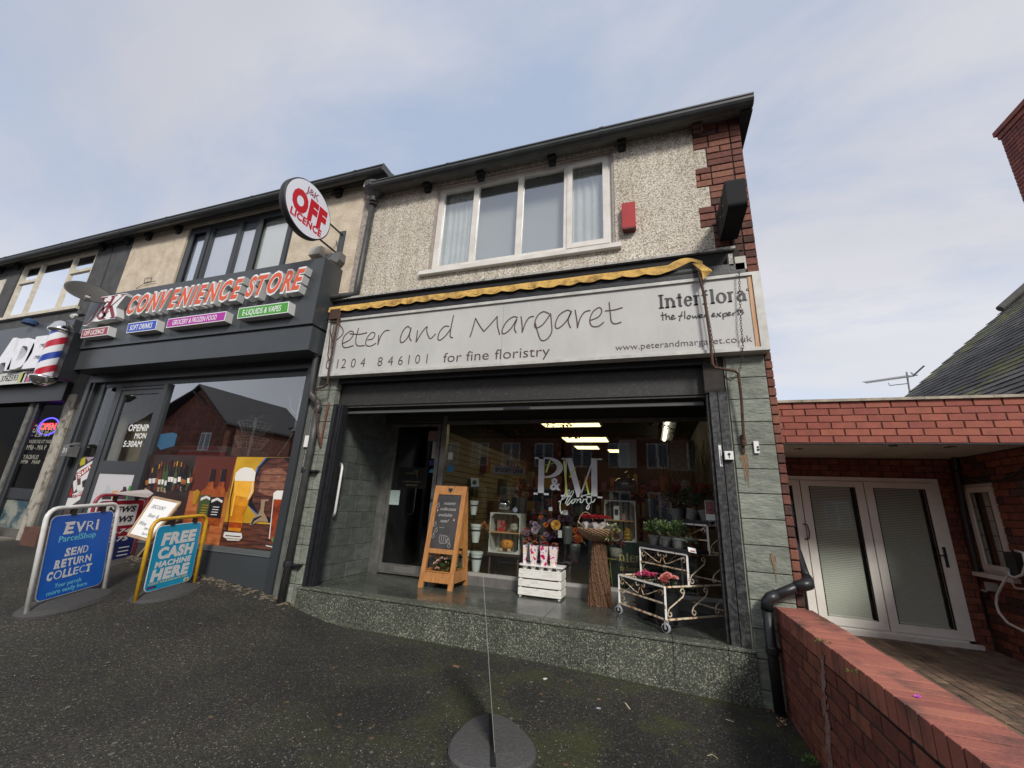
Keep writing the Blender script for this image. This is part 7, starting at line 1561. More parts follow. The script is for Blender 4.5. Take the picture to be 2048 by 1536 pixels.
for (cx_, cz_) in ((.02, .74), (.02, .6), (.25, .55), (.05, .67), (.27, .5), (.02, .98)): chalk([(cx_+.018*cos(a), cz_+.024*sin(a)) for a in [i*pi/5 for i in range(11)]]); chalk([(cx_, cz_+.024), (cx_+.01, cz_+.045)])
l.build('chalk_writing', M('chalk', (.55, .54, .52), .8), t)
l = MB()
for (cx_, cz_) in ((.025, .93), (.285, .82)): l.prism([slope(xm+cx_+.012*cos(a), cz_+.012*max(0, sin(a)), .014)+nf*.001 for a in [i*pi/6 for i in range(7)]], nf*.001, 0); l.prism([slope(xm+cx_-.004, cz_-.02, .014)+nf*.001, slope(xm+cx_+.004, cz_-.02, .014)+nf*.001, slope(xm+cx_+.004, cz_, .014)+nf*.001, slope(xm+cx_-.004, cz_, .014)+nf*.001], nf*.001, 1)
l.build('toadstool_drawings', [M('toadstool_red', (.5, .03, .03), .6), WHITEP], t)
t = E('planter_flowers', 'pale pink eustoma flowers and foliage in the planter of the A board', 'flowers', (-2.58, .9, .1))
m = MB(); 
for i in range(9): bush(m, (x0+.1+i*.034*1.0+.0, random.uniform(.82, 1.0), .22), (.07, .09, .08), 34, .075, .022, (0, 0, 1), .3, .7)
m.build('foliage', [LEAFG, LEAFV], t)
m = MB()
for px, py in ((862, 1112), (877, 1122), (871, 1127), (874, 1137), (884, 1117), (893, 1118)): rose(m, at(px, py, Y=.83), .032)
m.build('pink_blooms', M('eustoma_pink', (.75, .48, .45), .6), t); m = MB()
for k in range(16): ball(m, (random.uniform(x0+.08, x1-.05), random.uniform(.8, 1.0), random.uniform(.28, .36)), .009, n=6, k=4)
m.build('buds', M('bud_cream', (.60, .62, .42), .6), t)
# white slatted crate, tray, wrapped sleeves
t = E('white_crate', 'whitewashed slatted wooden crate standing upside down on the step', 'crate', (-1.3, 1.0, 0))
cx0, cx1, cy0, cy1 = -1.565, -1.04, .875, 1.15
for k in range(3):
    za, zb = .022+k*.094, .022+k*.094+.079
    for yy in (cy0, cy1-.012): piece('slat', CRATEW, t, cx0, cx1, yy, yy+.012, za, zb, .002)
    for xx in (cx0+.001, cx1-.013): piece('slat', CRATEW, t, xx, xx+.012, cy0+.0125, cy1-.0125, za, zb, .002)
for xx in (cx0+.013, cx1-.04):
    for yy in (cy0+.013, cy1-.04): piece('corner_post', CRATEW, t, xx, xx+.026, yy, yy+.026, 0, .29, .002)
for k in range(4): piece('base_slat', CRATEW, t, cx0, cx1, cy0+k*.0695, cy0+k*.0695+.062, .2905, .302, .002)
tr = E('plant_tray', 'white plastic tray with cups lying on the whitewashed crate', 'tray', (-1.3, .98, .302))
m = MB(); m.prism([(x, y, .345) for x, y in rrect(-1.295, .985, .275, .115, .03)], (0, 0, .014))
for i in range(5):
    for j in (0, 1): m.lathe((-1.50+i*.103, .935+j*.10, .303), [(.027, 0), (.036, .042)], 10)
m.build('tray_body', WHITEP, tr)
def print_mat(name, seed):
    mt = M(name, (.7, .7, .7), .4); N = mt.node_tree.nodes; L = mt.node_tree.links; g = N.new('ShaderNodeNewGeometry'); mp_ = N.new('ShaderNodeMapping'); mp_.inputs['Location'].default_value = (seed, seed*2, seed); L.new(g.outputs['Position'], mp_.inputs[0])
    n = N.new('ShaderNodeTexNoise'); n.inputs['Scale'].default_value = 17; n.inputs['Detail'].default_value = 1; L.new(mp_.outputs[0], n.inputs[0]); r = N.new('ShaderNodeValToRGB'); r.color_ramp.interpolation = 'CONSTANT'; cr = r.color_ramp
    cr.elements[0].color = (.50, .01, .09, 1); cr.elements[0].position = 0; cr.elements[1].position = .385; cr.elements[1].color = (.62, .12, .28, 1)
    for p_, c_ in ((.42, (.78, .70, .70)), (.54, (.74, .48, .16)), (.575, (.78, .70, .72)), (.66, (.22, .22, .48))): e = cr.elements.new(p_); e.color = (*c_, 1)
    L.new(n.outputs[0], r.inputs[0]); L.new(r.outputs[0], N['Principled BSDF'].inputs['Base Color']); return mt
SLV = print_mat('printed_sleeve', 3.1); SLV2 = print_mat('printed_sleeve_b', 8.7); 
def sleeve(par, c, w_, h_, mat, lean=(0, 0)):
    m = MB(); c = Vector(c); n = 4; b0 = len(m.v)
    for (s_, hh_) in ((.62, 0), (.8, .4), (1.0, .92)):
        for (sx, sy) in ((-1, -.7), (1, -.7), (1, .7), (-1, .7)): m.v.append(tuple(c+Vector((sx*w_/2*s_+lean[0]*hh_*h_, sy*w_/2*s_+lean[1]*hh_*h_, hh_*h_+(.04*h_*abs(sx-.3) if hh_ > .9 else 0)))))
    for q in range(2):
        for i in range(4): m.f.append((q*4+i, q*4+(i+1) % 4, (q+1)*4+(i+1) % 4, (q+1)*4+i)); m.m.append(0)
    m.v.append(tuple(c+Vector((lean[0]*h_, -w_*.45, h_*1.05)))); return m.build('paper_sleeve', mat, par)
for i, (px, red, lab) in enumerate(((1049, 0, 'leftmost narrow bouquet sleeve seen side on in the white tray'), (1067, 0, 'printed bouquet sleeve with brown blooms second from the left in the white tray'), (1088, 1, 'bouquet sleeve full of red blooms in the white tray'), (1107, 0, 'rightmost printed bouquet sleeve with brown tops in the white tray'))):
    c = at(px, 1134, Y=.93); bq = E('wrapped_bouquet', lab, 'bouquet', (c.x, .93, .36), 'wrapped bouquets in the white tray')
    w_ = .05 if i == 0 else .10; sleeve(bq, (c.x, .93, .352), w_, .235, (SLV, SLV2)[i % 2]); m = MB()
    for k in range(7): rose(m, (c.x+random.uniform(-.35, .35)*w_, .93+random.uniform(-.03, .03), .60+random.uniform(-.01, .015)), .026)
    m.build('blooms', PETR if red else M('brown_bloom', (.28, .09, .05), .7), bq)
# wicker stand and basket
sc = Vector((-.615, .97, 0)); t = E('wicker_stand', 'tall woven willow pedestal basket on the step between the white crate and the trolley', 'basket stand', sc)
m = MB(); nT = 62
for i in range(nT):
    a = 2*pi*i/nT; pts = []
    for k in range(12):
        f_ = k/11; r_ = .148-.075*f_**.75+.006*sin(k*2.1+i*1.7); aa = a+.05*sin(k*1.3+i); pts.append(sc+Vector((cos(aa)*r_, sin(aa)*r_, .68*f_)))
    m.tube(pts, .0058, 4, cap=False)
o = m.build('willow_stems', WICKER, t); o['kind'] = 'stuff'; m = MB()
for k in range(6):
    z_ = .03+.62*k/6; r_ = .152-.075*(z_/.68)**.75; m.tube([sc+Vector((cos(a)*(r_+.004*sin(a*31)), sin(a)*(r_+.004*sin(a*31)), z_+.012*sin(a*7+k))) for a in [j*2*pi/60 for j in range(60)]], .006, 4, closed=True)
o = m.build('woven_bands', WICKER, t); o['kind'] = 'stuff'
MB().lathe(sc, [(.13, 0), (.06, .67)], 20).build('inner_core', M('dark_wicker_core', (.03, .018, .01), .9), t)
m = MB()
for k in range(12):
    f_ = k/11; z_ = .69+.13*f_; r_ = .12+.125*sin(f_*pi/2)
    m.tube([sc+Vector((cos(a)*(r_+.007*sin(a*24+k*pi)), sin(a)*(r_+.007*sin(a*24+k*pi)), z_+.004*sin(a*24+k*pi+1))) for a in [j*2*pi/96 for j in range(96)]], .0075, 4, closed=True)
m.build('basket_bowl', WICKERL, t); MB().lathe(sc+Vector((0, 0, .685)), [(.11, 0), (.22, .12)], 20).build('basket_lining', MC['dark_wicker_core'], t)
hx0 = sc.x-.13; m = MB(); m.tube([(hx0+.10*cos(a)-.02, sc.y-.02, .80+.20*sin(a)) for a in [i*pi/10 for i in range(11)]], .007, 5).build('handle', WICKERL, t)
for i, (dx_, dy_, lab, s_) in enumerate(((-.11, -.10, 'left bouquet of red roses in white paper in the willow basket', .11), (.0, -.14, 'front folded paper bouquet of red roses in the willow basket', .12), (.09, -.03, 'right paper cone bouquet in the willow basket', .12))):
    c = sc+Vector((dx_, dy_, .77)); bq = E('rose_bouquet', lab, 'bouquet', c, 'paper wrapped bouquets in the willow basket'); WP = M('white_wrap', (.80, .75, .70), .5, noise=(7, 4), col2=(.62, .36, .22), ramp=(.30, .38)); m = MB()
    for j in range(10):
        a = j*2*pi/10; a2 = (j+1)*2*pi/10; r_ = s_*(1+.18*(j % 2)); r2 = s_*(1+.18*((j+1) % 2))
        m.add([c, c+Vector((cos(a)*r_*.5, sin(a)*r_*.5, .05)), c+Vector((cos(a)*r_, sin(a)*r_*.8, .095+.03*(j % 2))), c+Vector((cos(a2)*r2, sin(a2)*r2*.8, .095+.03*((j+1) % 2))), c+Vector((cos(a2)*r2*.5, sin(a2)*r2*.5, .05))], [(0, 1, 4), (1, 2, 3, 4)])
    m.build('paper_wrap', WP, bq); m = MB()
    for k in range(9 if i < 2 else 4): a = k*2.4; rr = s_*.62*sqrt(k/9); rose(m, c+Vector((cos(a)*rr, sin(a)*rr*.7-.01, .165+random.uniform(0, .02))), .036)
    m.build('red_roses', PETR, bq)
t = E('trailing_plant', 'variegated trailing ivy at the right rim of the willow basket', 'plant', sc+Vector((.18, -.12, .8))); m = MB()
bush(m, sc+Vector((.17, -.13, .83)), (.10, .08, .05), 120, .035, .02, (0, 0, 1), .4, .2); bush(m, sc+Vector((.15, -.19, .74)), (.05, .03, .07), 40, .03, .018, (0, 1), .5, -.2); m.build('leaves', [LEAFV, LEAFG], t)

# tiered wrought iron trolley
O = Vector((.082, .136, 0)); e1 = Vector((-.669, .743, 0)).normalized(); e2 = Vector((e1.y, -e1.x, 0)); Wd = .67; st_d = .30; Z1, Z2, Z3, ZB = .378, .655, .935, .105
t = E('plant_trolley', 'rusty white wrought iron three tier plant trolley on castors', 'trolley', O+e1*.3+e2*.4)
def bar(m, a, b_, w_=.011): 
    a = Vector(a); b_ = Vector(b_); m.tube([a, b_], w_, 4)
def P_(i, j, z_): return O+e1*i+e2*j+Vector((0, 0, z_))
m = MB(); mr = MB()
for (k, zt_, zb_) in ((0, Z1, ZB), (1, Z2, Z1), (2, Z3, Z2)):
    for i in (0, Wd): bar(m, P_(i, k*st_d, zb_), P_(i, k*st_d, zt_), .013)
    bar(m, P_(0, k*st_d, zt_), P_(Wd, k*st_d, zt_), .012)
    bar(mr, P_(0, k*st_d, zb_+(zt_-zb_)*.48), P_(Wd, k*st_d, zb_+(zt_-zb_)*.48), .010)
    for i in (0, Wd): bar(mr, P_(i, k*st_d, zt_), P_(i, .9, zt_), .011)
bar(mr, P_(0, 0, ZB), P_(Wd, 0, ZB), .011)
for i in (0, Wd): bar(mr, P_(i, 0, ZB), P_(i, .9, ZB), .011); bar(m, P_(i, .9, ZB), P_(i, .9, Z3), .013)
for zt_ in (ZB, Z1, Z2, Z3): bar(mr, P_(0, .9, zt_), P_(Wd, .9, zt_), .010)
m.build('posts_and_top_rails', RUSTW, t); mr.build('side_rails', RUSTM, t)
for k, zt_ in ((0, Z1), (1, Z2), (2, Z3)):
    g_ = MB()
    for q in range(6): bar(g_, P_(.05+q*.11, k*st_d, zt_-.006), P_(.05+q*.11, .9 if k == 2 else (k+1)*st_d, zt_-.006), .004)
    g_.build('shelf_wires', RUSTM, t)
def scroll(m, c, a0, turns, r0, r1, ax1, ax2, w_=.006, n=16):
    m.tube([c+ax1*(cos(a0+turns*2*pi*i/n)*(r0+(r1-r0)*i/n))+ax2*(sin(a0+turns*2*pi*i/n)*(r0+(r1-r0)*i/n)) for i in range(n+1)], w_, 5)
Zv = Vector((0, 0, 1))
for (k, zt_, zb_) in ((0, Z1, ZB), (1, Z2, Z1), (2, Z3, Z2)):
    m = MB(); y_ = k*st_d; hgt = zt_-zb_
    C_ = P_(Wd/2, y_, zt_-.035)
    for s_ in (-1, 1):
        scroll(m, C_+e1*(.035*s_), pi*.5 if s_ > 0 else pi*.5, .75*s_*-1, .032, .012, e1, Zv)
        m.tube([C_+e1*(.012*s_)+Zv*-.03, C_+e1*(.04*s_)+Zv*-.085, C_+e1*(.10*s_)+Zv*-.07, C_+e1*((Wd/2-.03)*s_)+Zv*.015], .0045, 5)
        scroll(m, P_(Wd/2+s_*(Wd/2-.045), y_, zt_-.06), 0 if s_ < 0 else pi, .8, .03, .01, e1, Zv)
    m.build('front_scrollwork', RUSTM, t)
    m = MB()
    y0_ = k*st_d; cnt_ = 3-k
    for i_ in (0, Wd):
        for q in range(cnt_):
            ya_ = y0_+.02+q*(.9-y0_)/cnt_; yb_ = ya_+(.9-y0_)/cnt_*.72
            m.tube([P_(i_, ya_, zb_+.05), P_(i_, ya_+.02, zb_+.09), P_(i_, yb_-.02, zt_-.09), P_(i_, yb_, zt_-.05)], .006, 5)
            scroll(m, P_(i_, ya_+.028, zb_+.045), pi, .8, .028, .010, e2, Zv); scroll(m, P_(i_, yb_-.028, zt_-.045), 0, .8, .028, .010, e2, Zv)
    m.build('side_scrollwork', M('scroll_cream_rust', (.64, .55, .40), .6, noise=(34, 6), col2=(.26, .13, .05), ramp=(.36, .48)), t)
for (i, j) in ((0.0, 0.0), (Wd, 0.0), (0, .9), (Wd, .9)):
    c = P_(i, j, 0); w_ = MB().lathe(c+Vector((-.012, -.02, .042)), [(.030, 0), (.042, .004), (.042, .02), (.030, .024)], 18, ax=(.5, .86, 0)).build('castor', M('castor_grey', (.35, .36, .37), .5), t); MB().lathe(c+Vector((-.0135, -.0225, .042)), [(.031, 0), (.031, .029)], 14, ax=(.5, .86, 0)).build('castor_tyre', BLACKP, w_)
    MB().box(c.x-.022, c.x+.022, c.y-.02, c.y+.02, .088, .098).prism([c+Vector((-.02, -.02, .088)), c+Vector((.02, -.02, .088)), c+Vector((.01, -.03, .035)), c+Vector((-.02, -.03, .035))], (0, .005, 0)).build('castor_fork', STEEL, w_)
def pot(par, c, r, h, mat=None, tilt=0):
    ax = Vector((sin(tilt), 0, cos(tilt))); return MB().lathe(c, [(r*.72, 0), (r*.9, h*.75), (r*.92, h*.76), (r*.98, h*.77), (r, h), (r*.9, h), (r*.86, h*.85)], 20, ax=ax).build('pot', mat or POTG, par)
# bottom buckets with pink and salmon flowers
for (ci, cj, pm, lab) in ((.46, .17, PETP, 'black bucket of bright pink flowers on the lowest trolley tier'), (.16, .17, PETS, 'black bucket of salmon pink begonias at the trolley front corner')):
    c = P_(ci, cj, .02); q = E('flower_bucket', lab, 'flower bucket', c, 'flower buckets in the lowest trolley tier'); MB().lathe(c, [(.085, 0), (.12, .27), (.128, .28), (.13, .29), (.115, .29), (.11, .25)], 20).build('bucket', BLACKP, q)
    m = MB(); bush(m, c+Vector((0, 0, .33)), (.12, .12, .05), 70, .05, .03, (0,), .3, .4); m.build('leaves', LEAFD, q); m = MB(); big = pm is PETS
    for k in range(9 if big else 34): a = random.uniform(0, 6.3); rr = random.uniform(0, .12); rose(m, c+Vector((cos(a)*rr, sin(a)*rr, .375+random.uniform(-.01, .05)*(1.3 if big else 1))), .042 if big else .02)
    m.build('blooms', pm, q)
# middle tray of three leafy pots
tr = E('plant_tray', 'dark plastic tray of leafy green pots on the middle trolley tier', 'tray', P_(.33, .45, Z2)); cc = P_(.33, .42, Z2+.012)
a_, b_ = e1*.37, e2*.13; m = MB(); m.prism([cc-a_-b_, cc+a_-b_, cc+a_+b_, cc-a_+b_], Zv*.03)
for i in range(5): m.lathe(cc+e1*(-.28+i*.14)-Zv*.02, [(.03, -.03), (.045, .02)], 10)
m.build('tray_body', DARKT, tr)
for i, (ei, lab) in enumerate(((.20, 'leafy potted plant at the right of the middle tier tray'), (.37, 'leafy potted plant in the middle of the middle tier tray'), (.55, 'leafy potted plant at the left of the middle tier tray'))):
    c = P_(ei, .40, Z2+.043); q = E('potted_plant', lab, 'potted plant', c, 'leafy pots on the middle trolley tier'); pot(q, c, .066, .10); m = MB(); bush(m, c+Vector((0, 0, .16)), (.10, .10, .085), 210, .055, .020, (0, 0, 0, 1), .15, .9); m.build('foliage', [LEAFG, M('fresh_leaf', (.13, .20, .05), .5)], q)
    m = MB(); 
    for k in range(10): m.tube([c+Vector((0, 0, .08)), c+Vector((random.uniform(-.07, .07), random.uniform(-.07, .07), .2))], .003, 4)
    m.build('stems', LEAFG, q)
c = P_(.06, .42, Z2+.05); m = MB(); bush(m, c+Vector((0, 0, .06)), (.05, .05, .03), 40, .06, .012, (0,), .1, .6); tag(m.build('succulent', M('sage_leaf', (.20, .26, .18), .6), None), 'spiky grey green succulent beside the price tag on the middle trolley tier', 'plant')
for k_, (px, py, z_, lab) in enumerate(((1385, 1102, .66, 'white price tag lying at the corner of the middle tray'), (1426, 1048, .98, 'white price tag at the corner of the top tray'))):
    p = at(px, py, Y=(.30 if k_ == 0 else .55)); m = MB(); m.prism([p+Vector((-.035, 0, -.01)), p+Vector((.035, 0, -.02)), p+Vector((.03, .02, .02)), p+Vector((-.04, .02, .03))], (0, 0, .002)); tg = tag(m.build('price_tag', WHITED), lab, 'price tag')
    m = MB(); m.prism([p+Vector((-.02, -.0006, -.004)), p+Vector((.02, -.0006, -.010)), p+Vector((.02, .0034, -.002)), p+Vector((-.02, .0034, .006))], (0, 0, .0024)); o = m.build('tag_print', M('tag_red_print', (.4, .06, .05), .6), tg)
# top tray with dark red flowering pots
cc = P_(.33, .76, Z3+.012); tr = E('plant_tray', 'black tray of dark red flowering pots on the top trolley tier', 'tray', cc); m = MB(); a_, b_ = e1*.36, e2*.13; m.prism([cc-a_-b_, cc+a_-b_, cc+a_+b_, cc-a_+b_], Zv*.03)
for i in range(4): m.lathe(cc+e1*(-.24+i*.16)-Zv*.02, [(.03, -.03), (.045, .02)], 10)
m.build('tray_body', DARKT, tr)
for i, (ei, ti, lab) in enumerate(((.12, -.1, 'dark red flowering pot at the right end of the top trolley tier'), (.34, .3, 'tilted pot with sprawling green stems in the middle of the top trolley tier'), (.54, -.05, 'dark red flowering pot at the left of the top trolley tier'))):
    c = P_(ei, .74, Z3+.043); q = E('potted_plant', lab, 'potted plant', c, 'flowering pots on the top trolley tier'); pot(q, c, .072, .115, None, ti); m = MB(); bush(m, c+Vector((.02, 0, .22)), (.13, .12, .12), 150, .07, .024, (0,), .3, .5); m.build('foliage', LEAFD, q); m = MB()
    for k in range(14): m.tube([c+Vector((0, 0, .1)), c+Vector((random.uniform(-.1, .1), random.uniform(-.1, .1), .3))], .003, 4)
    m.build('stems', M('dry_stem', (.10, .06, .03), .8), q)
    if i != 1:
        m = MB()
        for k in range(60): a = random.uniform(0, 6.3); rr = random.uniform(0, .15); rose(m, c+Vector((cos(a)*rr, sin(a)*rr*.8, .33+random.uniform(-.05, .05))), .018)
        m.build('blooms', PETDR, q)
p = at(1420, 1020, Y=.5); m = MB().box(p.x-.045, p.x+.045, .49, .495, p.z-.10, p.z+.09).build('plant_label_card', WHITED); tag(m, 'plant picture label card on the front of the top tier pot', 'plant label'); MB().box(p.x-.042, p.x+.042, .487, .4895, p.z-.04, p.z+.087).build('picture', M('bloom_picture', (.35, .1, .12), .6, noise=(50, 3), col2=(.08, .06, .05)), m)

# ================================================================== INSIDE THE FLORIST WINDOW
def wcrate(name, label, x0, x1, y0, y1, z0, z1, shelf):
    t = E(name, label, 'crate', ((x0+x1)/2, (y0+y1)/2, z0)); CW = M('dim_white_wood', (.62, .62, .58), .6, noise=(16, 7), col2=(.42, .42, .38))
    for a in ((x0, x0+.014, y0, y1, z0, z1), (x1-.014, x1, y0, y1, z0, z1), (x0+.014, x1-.014, y0, y1, z0, z0+.014), (x0+.014, x1-.014, y0, y1, z1-.014, z1)): boxo('board', CW, t, *a)
    k = 5
    for i in range(k): w_ = (x1-x0-.03)/k; boxo('slat', CW, t, x0+.015+i*w_, x0+.015+(i+1)*w_-.02, y1-.012, y1-.001, z0+.015, z1-.015)
    for (sx, sz) in ((0, 0), (1, 0), (0, 1), (1, 1)):
        X = x0+.014 if sx == 0 else x1-.014; Z = z0+.014 if sz == 0 else z1-.014; dx_ = .05*(1 if sx == 0 else -1); dz_ = .05*(1 if sz == 0 else -1)
        MB().prism([(X, y0+.002, Z), (X+dx_, y0+.002, Z), (X, y0+.002, Z+dz_)], (0, .015, 0)).build('corner_brace', CW, t)
    boxo('shelf', M('shelf_board', (.45, .28, .13), .6), t, x0+.014, x1-.014, y0+.01, y1-.013, shelf, shelf+.014); return t
c1 = (-2.185, -1.735, 1.42, 1.70, .395, .925); wcrate('display_crate', 'white crate shelf on legs left of the big window letters', *c1, .655)
c2 = (-.595, -.20, 1.42, 1.72, .66, 1.165); wcrate('display_crate', 'white crate shelf right of the big window letters with a picture card', *c2, .905)
t = E('dark_plinth', 'dark green cabinet under the right display crate lettered in gold', 'cabinet', (-.3, 1.5, 0)); boxo('cabinet', M('dark_green_paint', (.015, .035, .025), .5), t, -.75, .45, 1.42, 1.9, 0, .655)
t = E('dark_table', 'dark low table holding the left display crate', 'table', (-1.95, 1.55, 0)); boxo('table_top', M('dark_brown', (.04, .022, .012), .6), t, -2.2, -1.72, 1.4, 1.75, .36, .393)
for xx in (-2.17, -1.76):
    for yy in (1.43, 1.7): boxo('leg', M('leg_brown', (.13, .07, .04), .6), t, xx, xx+.018, yy, yy+.018, 0, .36)
ORG = M('pumpkin_orange', (.55, .22, .03), .7); 
p = E('mirrored_pumpkin', 'shiny mirrored pumpkin ornament on the left display crate', 'pumpkin', (-1.96, 1.5, .925)); m = MB(); cp = at(1009, 1010, Y=1.5); ball(m, (cp.x, 1.5, cp.z), .105, n=28, k=12, sq=(1, 1, .8), ribs=8, depth=.08); m.build('body', M('mirror', (.7, .7, .68), .08, metal=1), p, True); MB().tube([(cp.x, 1.5, cp.z+.07), (cp.x+.01, 1.5, cp.z+.12)], .012, 6).build('stalk', CHROME, p)
p = E('lilac_pumpkin_tag', 'small pale lilac pumpkin shaped tag beside the mirrored pumpkin', 'ornament', (-1.80, 1.43, .925)); m = MB(); cc = at(1030, 1020, Y=1.43); ball(m, cc, .036, n=16, k=8, sq=(1, .25, .9)); m.tube([cc+Vector((0, 0, .03)), cc+Vector((.008, 0, .05))], .006, 5); m.build('tag', M('lilac', (.45, .45, .6), .6), p)
p = E('plush_pumpkin', 'orange plush pumpkin with pale feet in the lower left crate', 'plush toy', (-1.95, 1.5, .41)); m = MB(); cc = Vector((-1.945, 1.52, .505)); ball(m, cc, .10, n=24, k=10, sq=(1, .8, .8), ribs=8, depth=.12); m.build('body', ORG, p, True); m = MB(); ball(m, cc+Vector((-.07, -.06, -.075)), .032, n=10, k=6); ball(m, cc+Vector((.05, -.06, -.075)), .032, n=10, k=6); m.build('feet', M('beige_plush', (.45, .33, .22), .9), p); m = MB(); m.tube([cc+Vector((.04*cos(a), -.083, -.03+.02*sin(a))) for a in [pi+i*pi/6 for i in range(7)]], .003, 4); ball(m, cc+Vector((-.035, -.08, .03)), .008, n=6, k=4); ball(m, cc+Vector((.035, -.08, .03)), .008, n=6, k=4); m.build('stitched_face', M('stitch', (.2, .06, .03), .8), p)
p = E('spotted_lantern', 'round cream spotted lantern on the upper shelf of the left crate', 'lantern', (-1.84, 1.5, .67)); m = MB(); ball(m, (-1.845, 1.5, .735), .063, n=18, k=9); m.build('globe', speckle('spotted_cream', (.50, .48, .38), (.06, .05, .03), (.55, .5, .4), 90, .6, 0, thr=(.18, .8)), p, True)
p = E('red_ornament', 'dark red patterned ornament on the upper left shelf', 'ornament', (-2.05, 1.5, .67)); MB().box(-2.10, -1.99, 1.5, 1.6, .67, .82).build('panel', M('red_pattern', (.35, .03, .03), .6, noise=(18, 3), col2=(.25, .2, .15), ramp=(.45, .5)), p)
p = E('dried_bunch', 'small dried orange flower bunch tied to the left crate', 'dried flowers', (-2.22, 1.36, .7)); m = MB(); bush(m, (-2.24, 1.36, .72), (.05, .03, .05), 60, .05, .02, (0, 1), .1, .3); m.tube([(-2.22, 1.37, .70), (-2.08, 1.38, .56)], .008, 5, 2); m.build('dried_heads', [M('rust_flower', (.38, .10, .02), .8), M('straw', (.35, .22, .08), .8), M('stalk_brown', (.16, .10, .05), .8)], p)
# carved glass pumpkin, vase, card, jar on right crate
p = E('carved_glass_pumpkin', 'large glass pumpkin with carved scowling face on the right crate', 'pumpkin', (-.32, 1.52, 1.17)); cc = at(1251, 972, Y=1.55); m = MB(); ball(m, cc, .16, n=32, k=14, sq=(1, .8, .85), ribs=8, depth=.07); m.build('body', M('smoky_glass', (.10, .13, .13), .08, noise=(4, 3), col2=(.05, .07, .07), coat=.8), p, True)
m = MB(); F = lambda x, z_: cc+Vector((x, -.128-.0*abs(x), z_))
m.prism([F(-.10, .06), F(-.025, .015), F(-.085, .012)], (0, .004, 0)); m.prism([F(.10, .06), F(.025, .015), F(.085, .012)], (0, .004, 0)); m.prism([F(-.08, -.02), F(-.05, -.03), F(-.03, -.015), F(0, -.03), F(.03, -.015), F(.05, -.03), F(.08, -.02), F(.06, -.07), F(.03, -.055), F(0, -.075), F(-.03, -.055), F(-.06, -.07)], (0, .004, 0)); m.build('carved_face', BLACKM, p)
MB().tube([cc+Vector((0, 0, .12)), cc+Vector((.01, 0, .17)), cc+Vector((.05, 0, .2))], [.025, .015, .01], 8).build('stalk', MC['smoky_glass'], p)
p = E('stoneware_vase', 'small beige vase with brown foliage beside the carved pumpkin', 'vase', (-.55, 1.5, 1.17)); MB().lathe((-.50, 1.46, 1.17), [(.025, 0), (.032, .03), (.03, .06), (.018, .08), (.022, .09)], 14).build('vase', M('beige_ceramic', (.40, .34, .26), .6), p); m = MB(); bush(m, (-.50, 1.46, 1.30), (.05, .04, .04), 40, .04, .02, (0,)); m.build('brown_leaves', M('brown_leaf', (.14, .05, .03), .8), p)
p = E('picture_card', 'white card with dark picture on the right crate shelf', 'card', (-.44, 1.44, .92)); boxo('card', WHITED, p, -.475, -.405, 1.440, 1.444, .921, 1.095); boxo('picture', INKB, p, -.463, -.417, 1.437, 1.4395, .98, 1.05)
p = E('pink_candle_jar', 'pale pink candle jar beside the picture card', 'candle', (-.36, 1.5, .92)); MB().lathe((-.355, 1.48, .92), [(.03, 0), (.03, .08)], 14).build('jar', M('pale_pink', (.45, .25, .2), .5), p)
p = E('amber_ribbed_jar', 'amber ribbed glass jar in the lower part of the right crate', 'jar', (-.33, 1.5, .675)); m = MB(); m.lathe((-.31, 1.48, .676), [(.04, 0), (.052, .01), (.052, .035), (.044, .042), (.052, .05), (.052, .075), (.044, .082), (.050, .09), (.048, .115), (.03, .125), (.03, .15)], 18); m.build('jar', M('amber_glass', (.34, .20, .03), .2), p, True)
# wrought side: dark pot of heather on gold stool
p = E('gold_stool', 'thin gold wire stool with a stone pot of dark blooms behind the willow stand', 'stool', (-.45, 1.36, 0)); m = MB(); m.tube([(-.45+.11*cos(i*pi/6), 1.33+.08*sin(i*pi/6), .46) for i in range(12)], .008, 5, closed=True)
for a in (.5, 2.2, 3.9, 5.4): m.tube([(-.45+.1*cos(a), 1.33+.07*sin(a), .46), (-.45+.12*cos(a+.6), 1.33+.07*sin(a+.6), .0)], .005, 4)
m.build('wire_frame', M('gold_wire', (.22, .22, .06), .4), p)
q = E('stone_planter', 'speckled stone pot of dark red foliage on the gold wire stool', 'planter', (-.45, 1.33, .47)); MB().lathe((-.45, 1.33, .468), [(.05, 0), (.075, .03), (.08, .08), (.07, .12)], 18).build('pot', M('speckled_stone', (.30, .28, .25), .8, noise=(60, 3), col2=(.15, .14, .12)), q); m = MB(); bush(m, (-.45, 1.33, .65), (.11, .08, .06), 130, .04, .025, (0, 1)); m.build('foliage', [PETDR, M('wine_leaf', (.07, .02, .03), .7)], q)
# white flower buckets on rack
rk = E('bucket_rack', 'thin rack of white flower buckets behind the A board', 'rack', (-2.3, 1.34, 0))
for (px, py, s_) in ((948, 1012, .8), (940, 1048, .0), (952, 1062, 1), (953, 1118, 1.05), (928, 1115, 1)):
    if s_ == 0: continue
    c = at(px, py, Y=1.36); MB().lathe((c.x, 1.36, c.z-.15*s_), [(.045*s_, 0), (.075*s_, .20*s_), (.082*s_, .21*s_), (.085*s_, .24*s_), (.075*s_, .24*s_)], 16).build('bucket', M('white_bucket', (.62, .66, .66), .5), rk); MB().lathe((c.x, 1.36, c.z-.15*s_+.15*s_), [(.071*s_, 0), (.074*s_, .02*s_)], 16).build('black_band', BLACKM, rk)
MB().tube([(at(948, 1000, Y=1.4).x, 1.45, 0), (at(948, 1000, Y=1.4).x, 1.45, 1.35)], .01, 6).build('pole', BLACKM, rk)
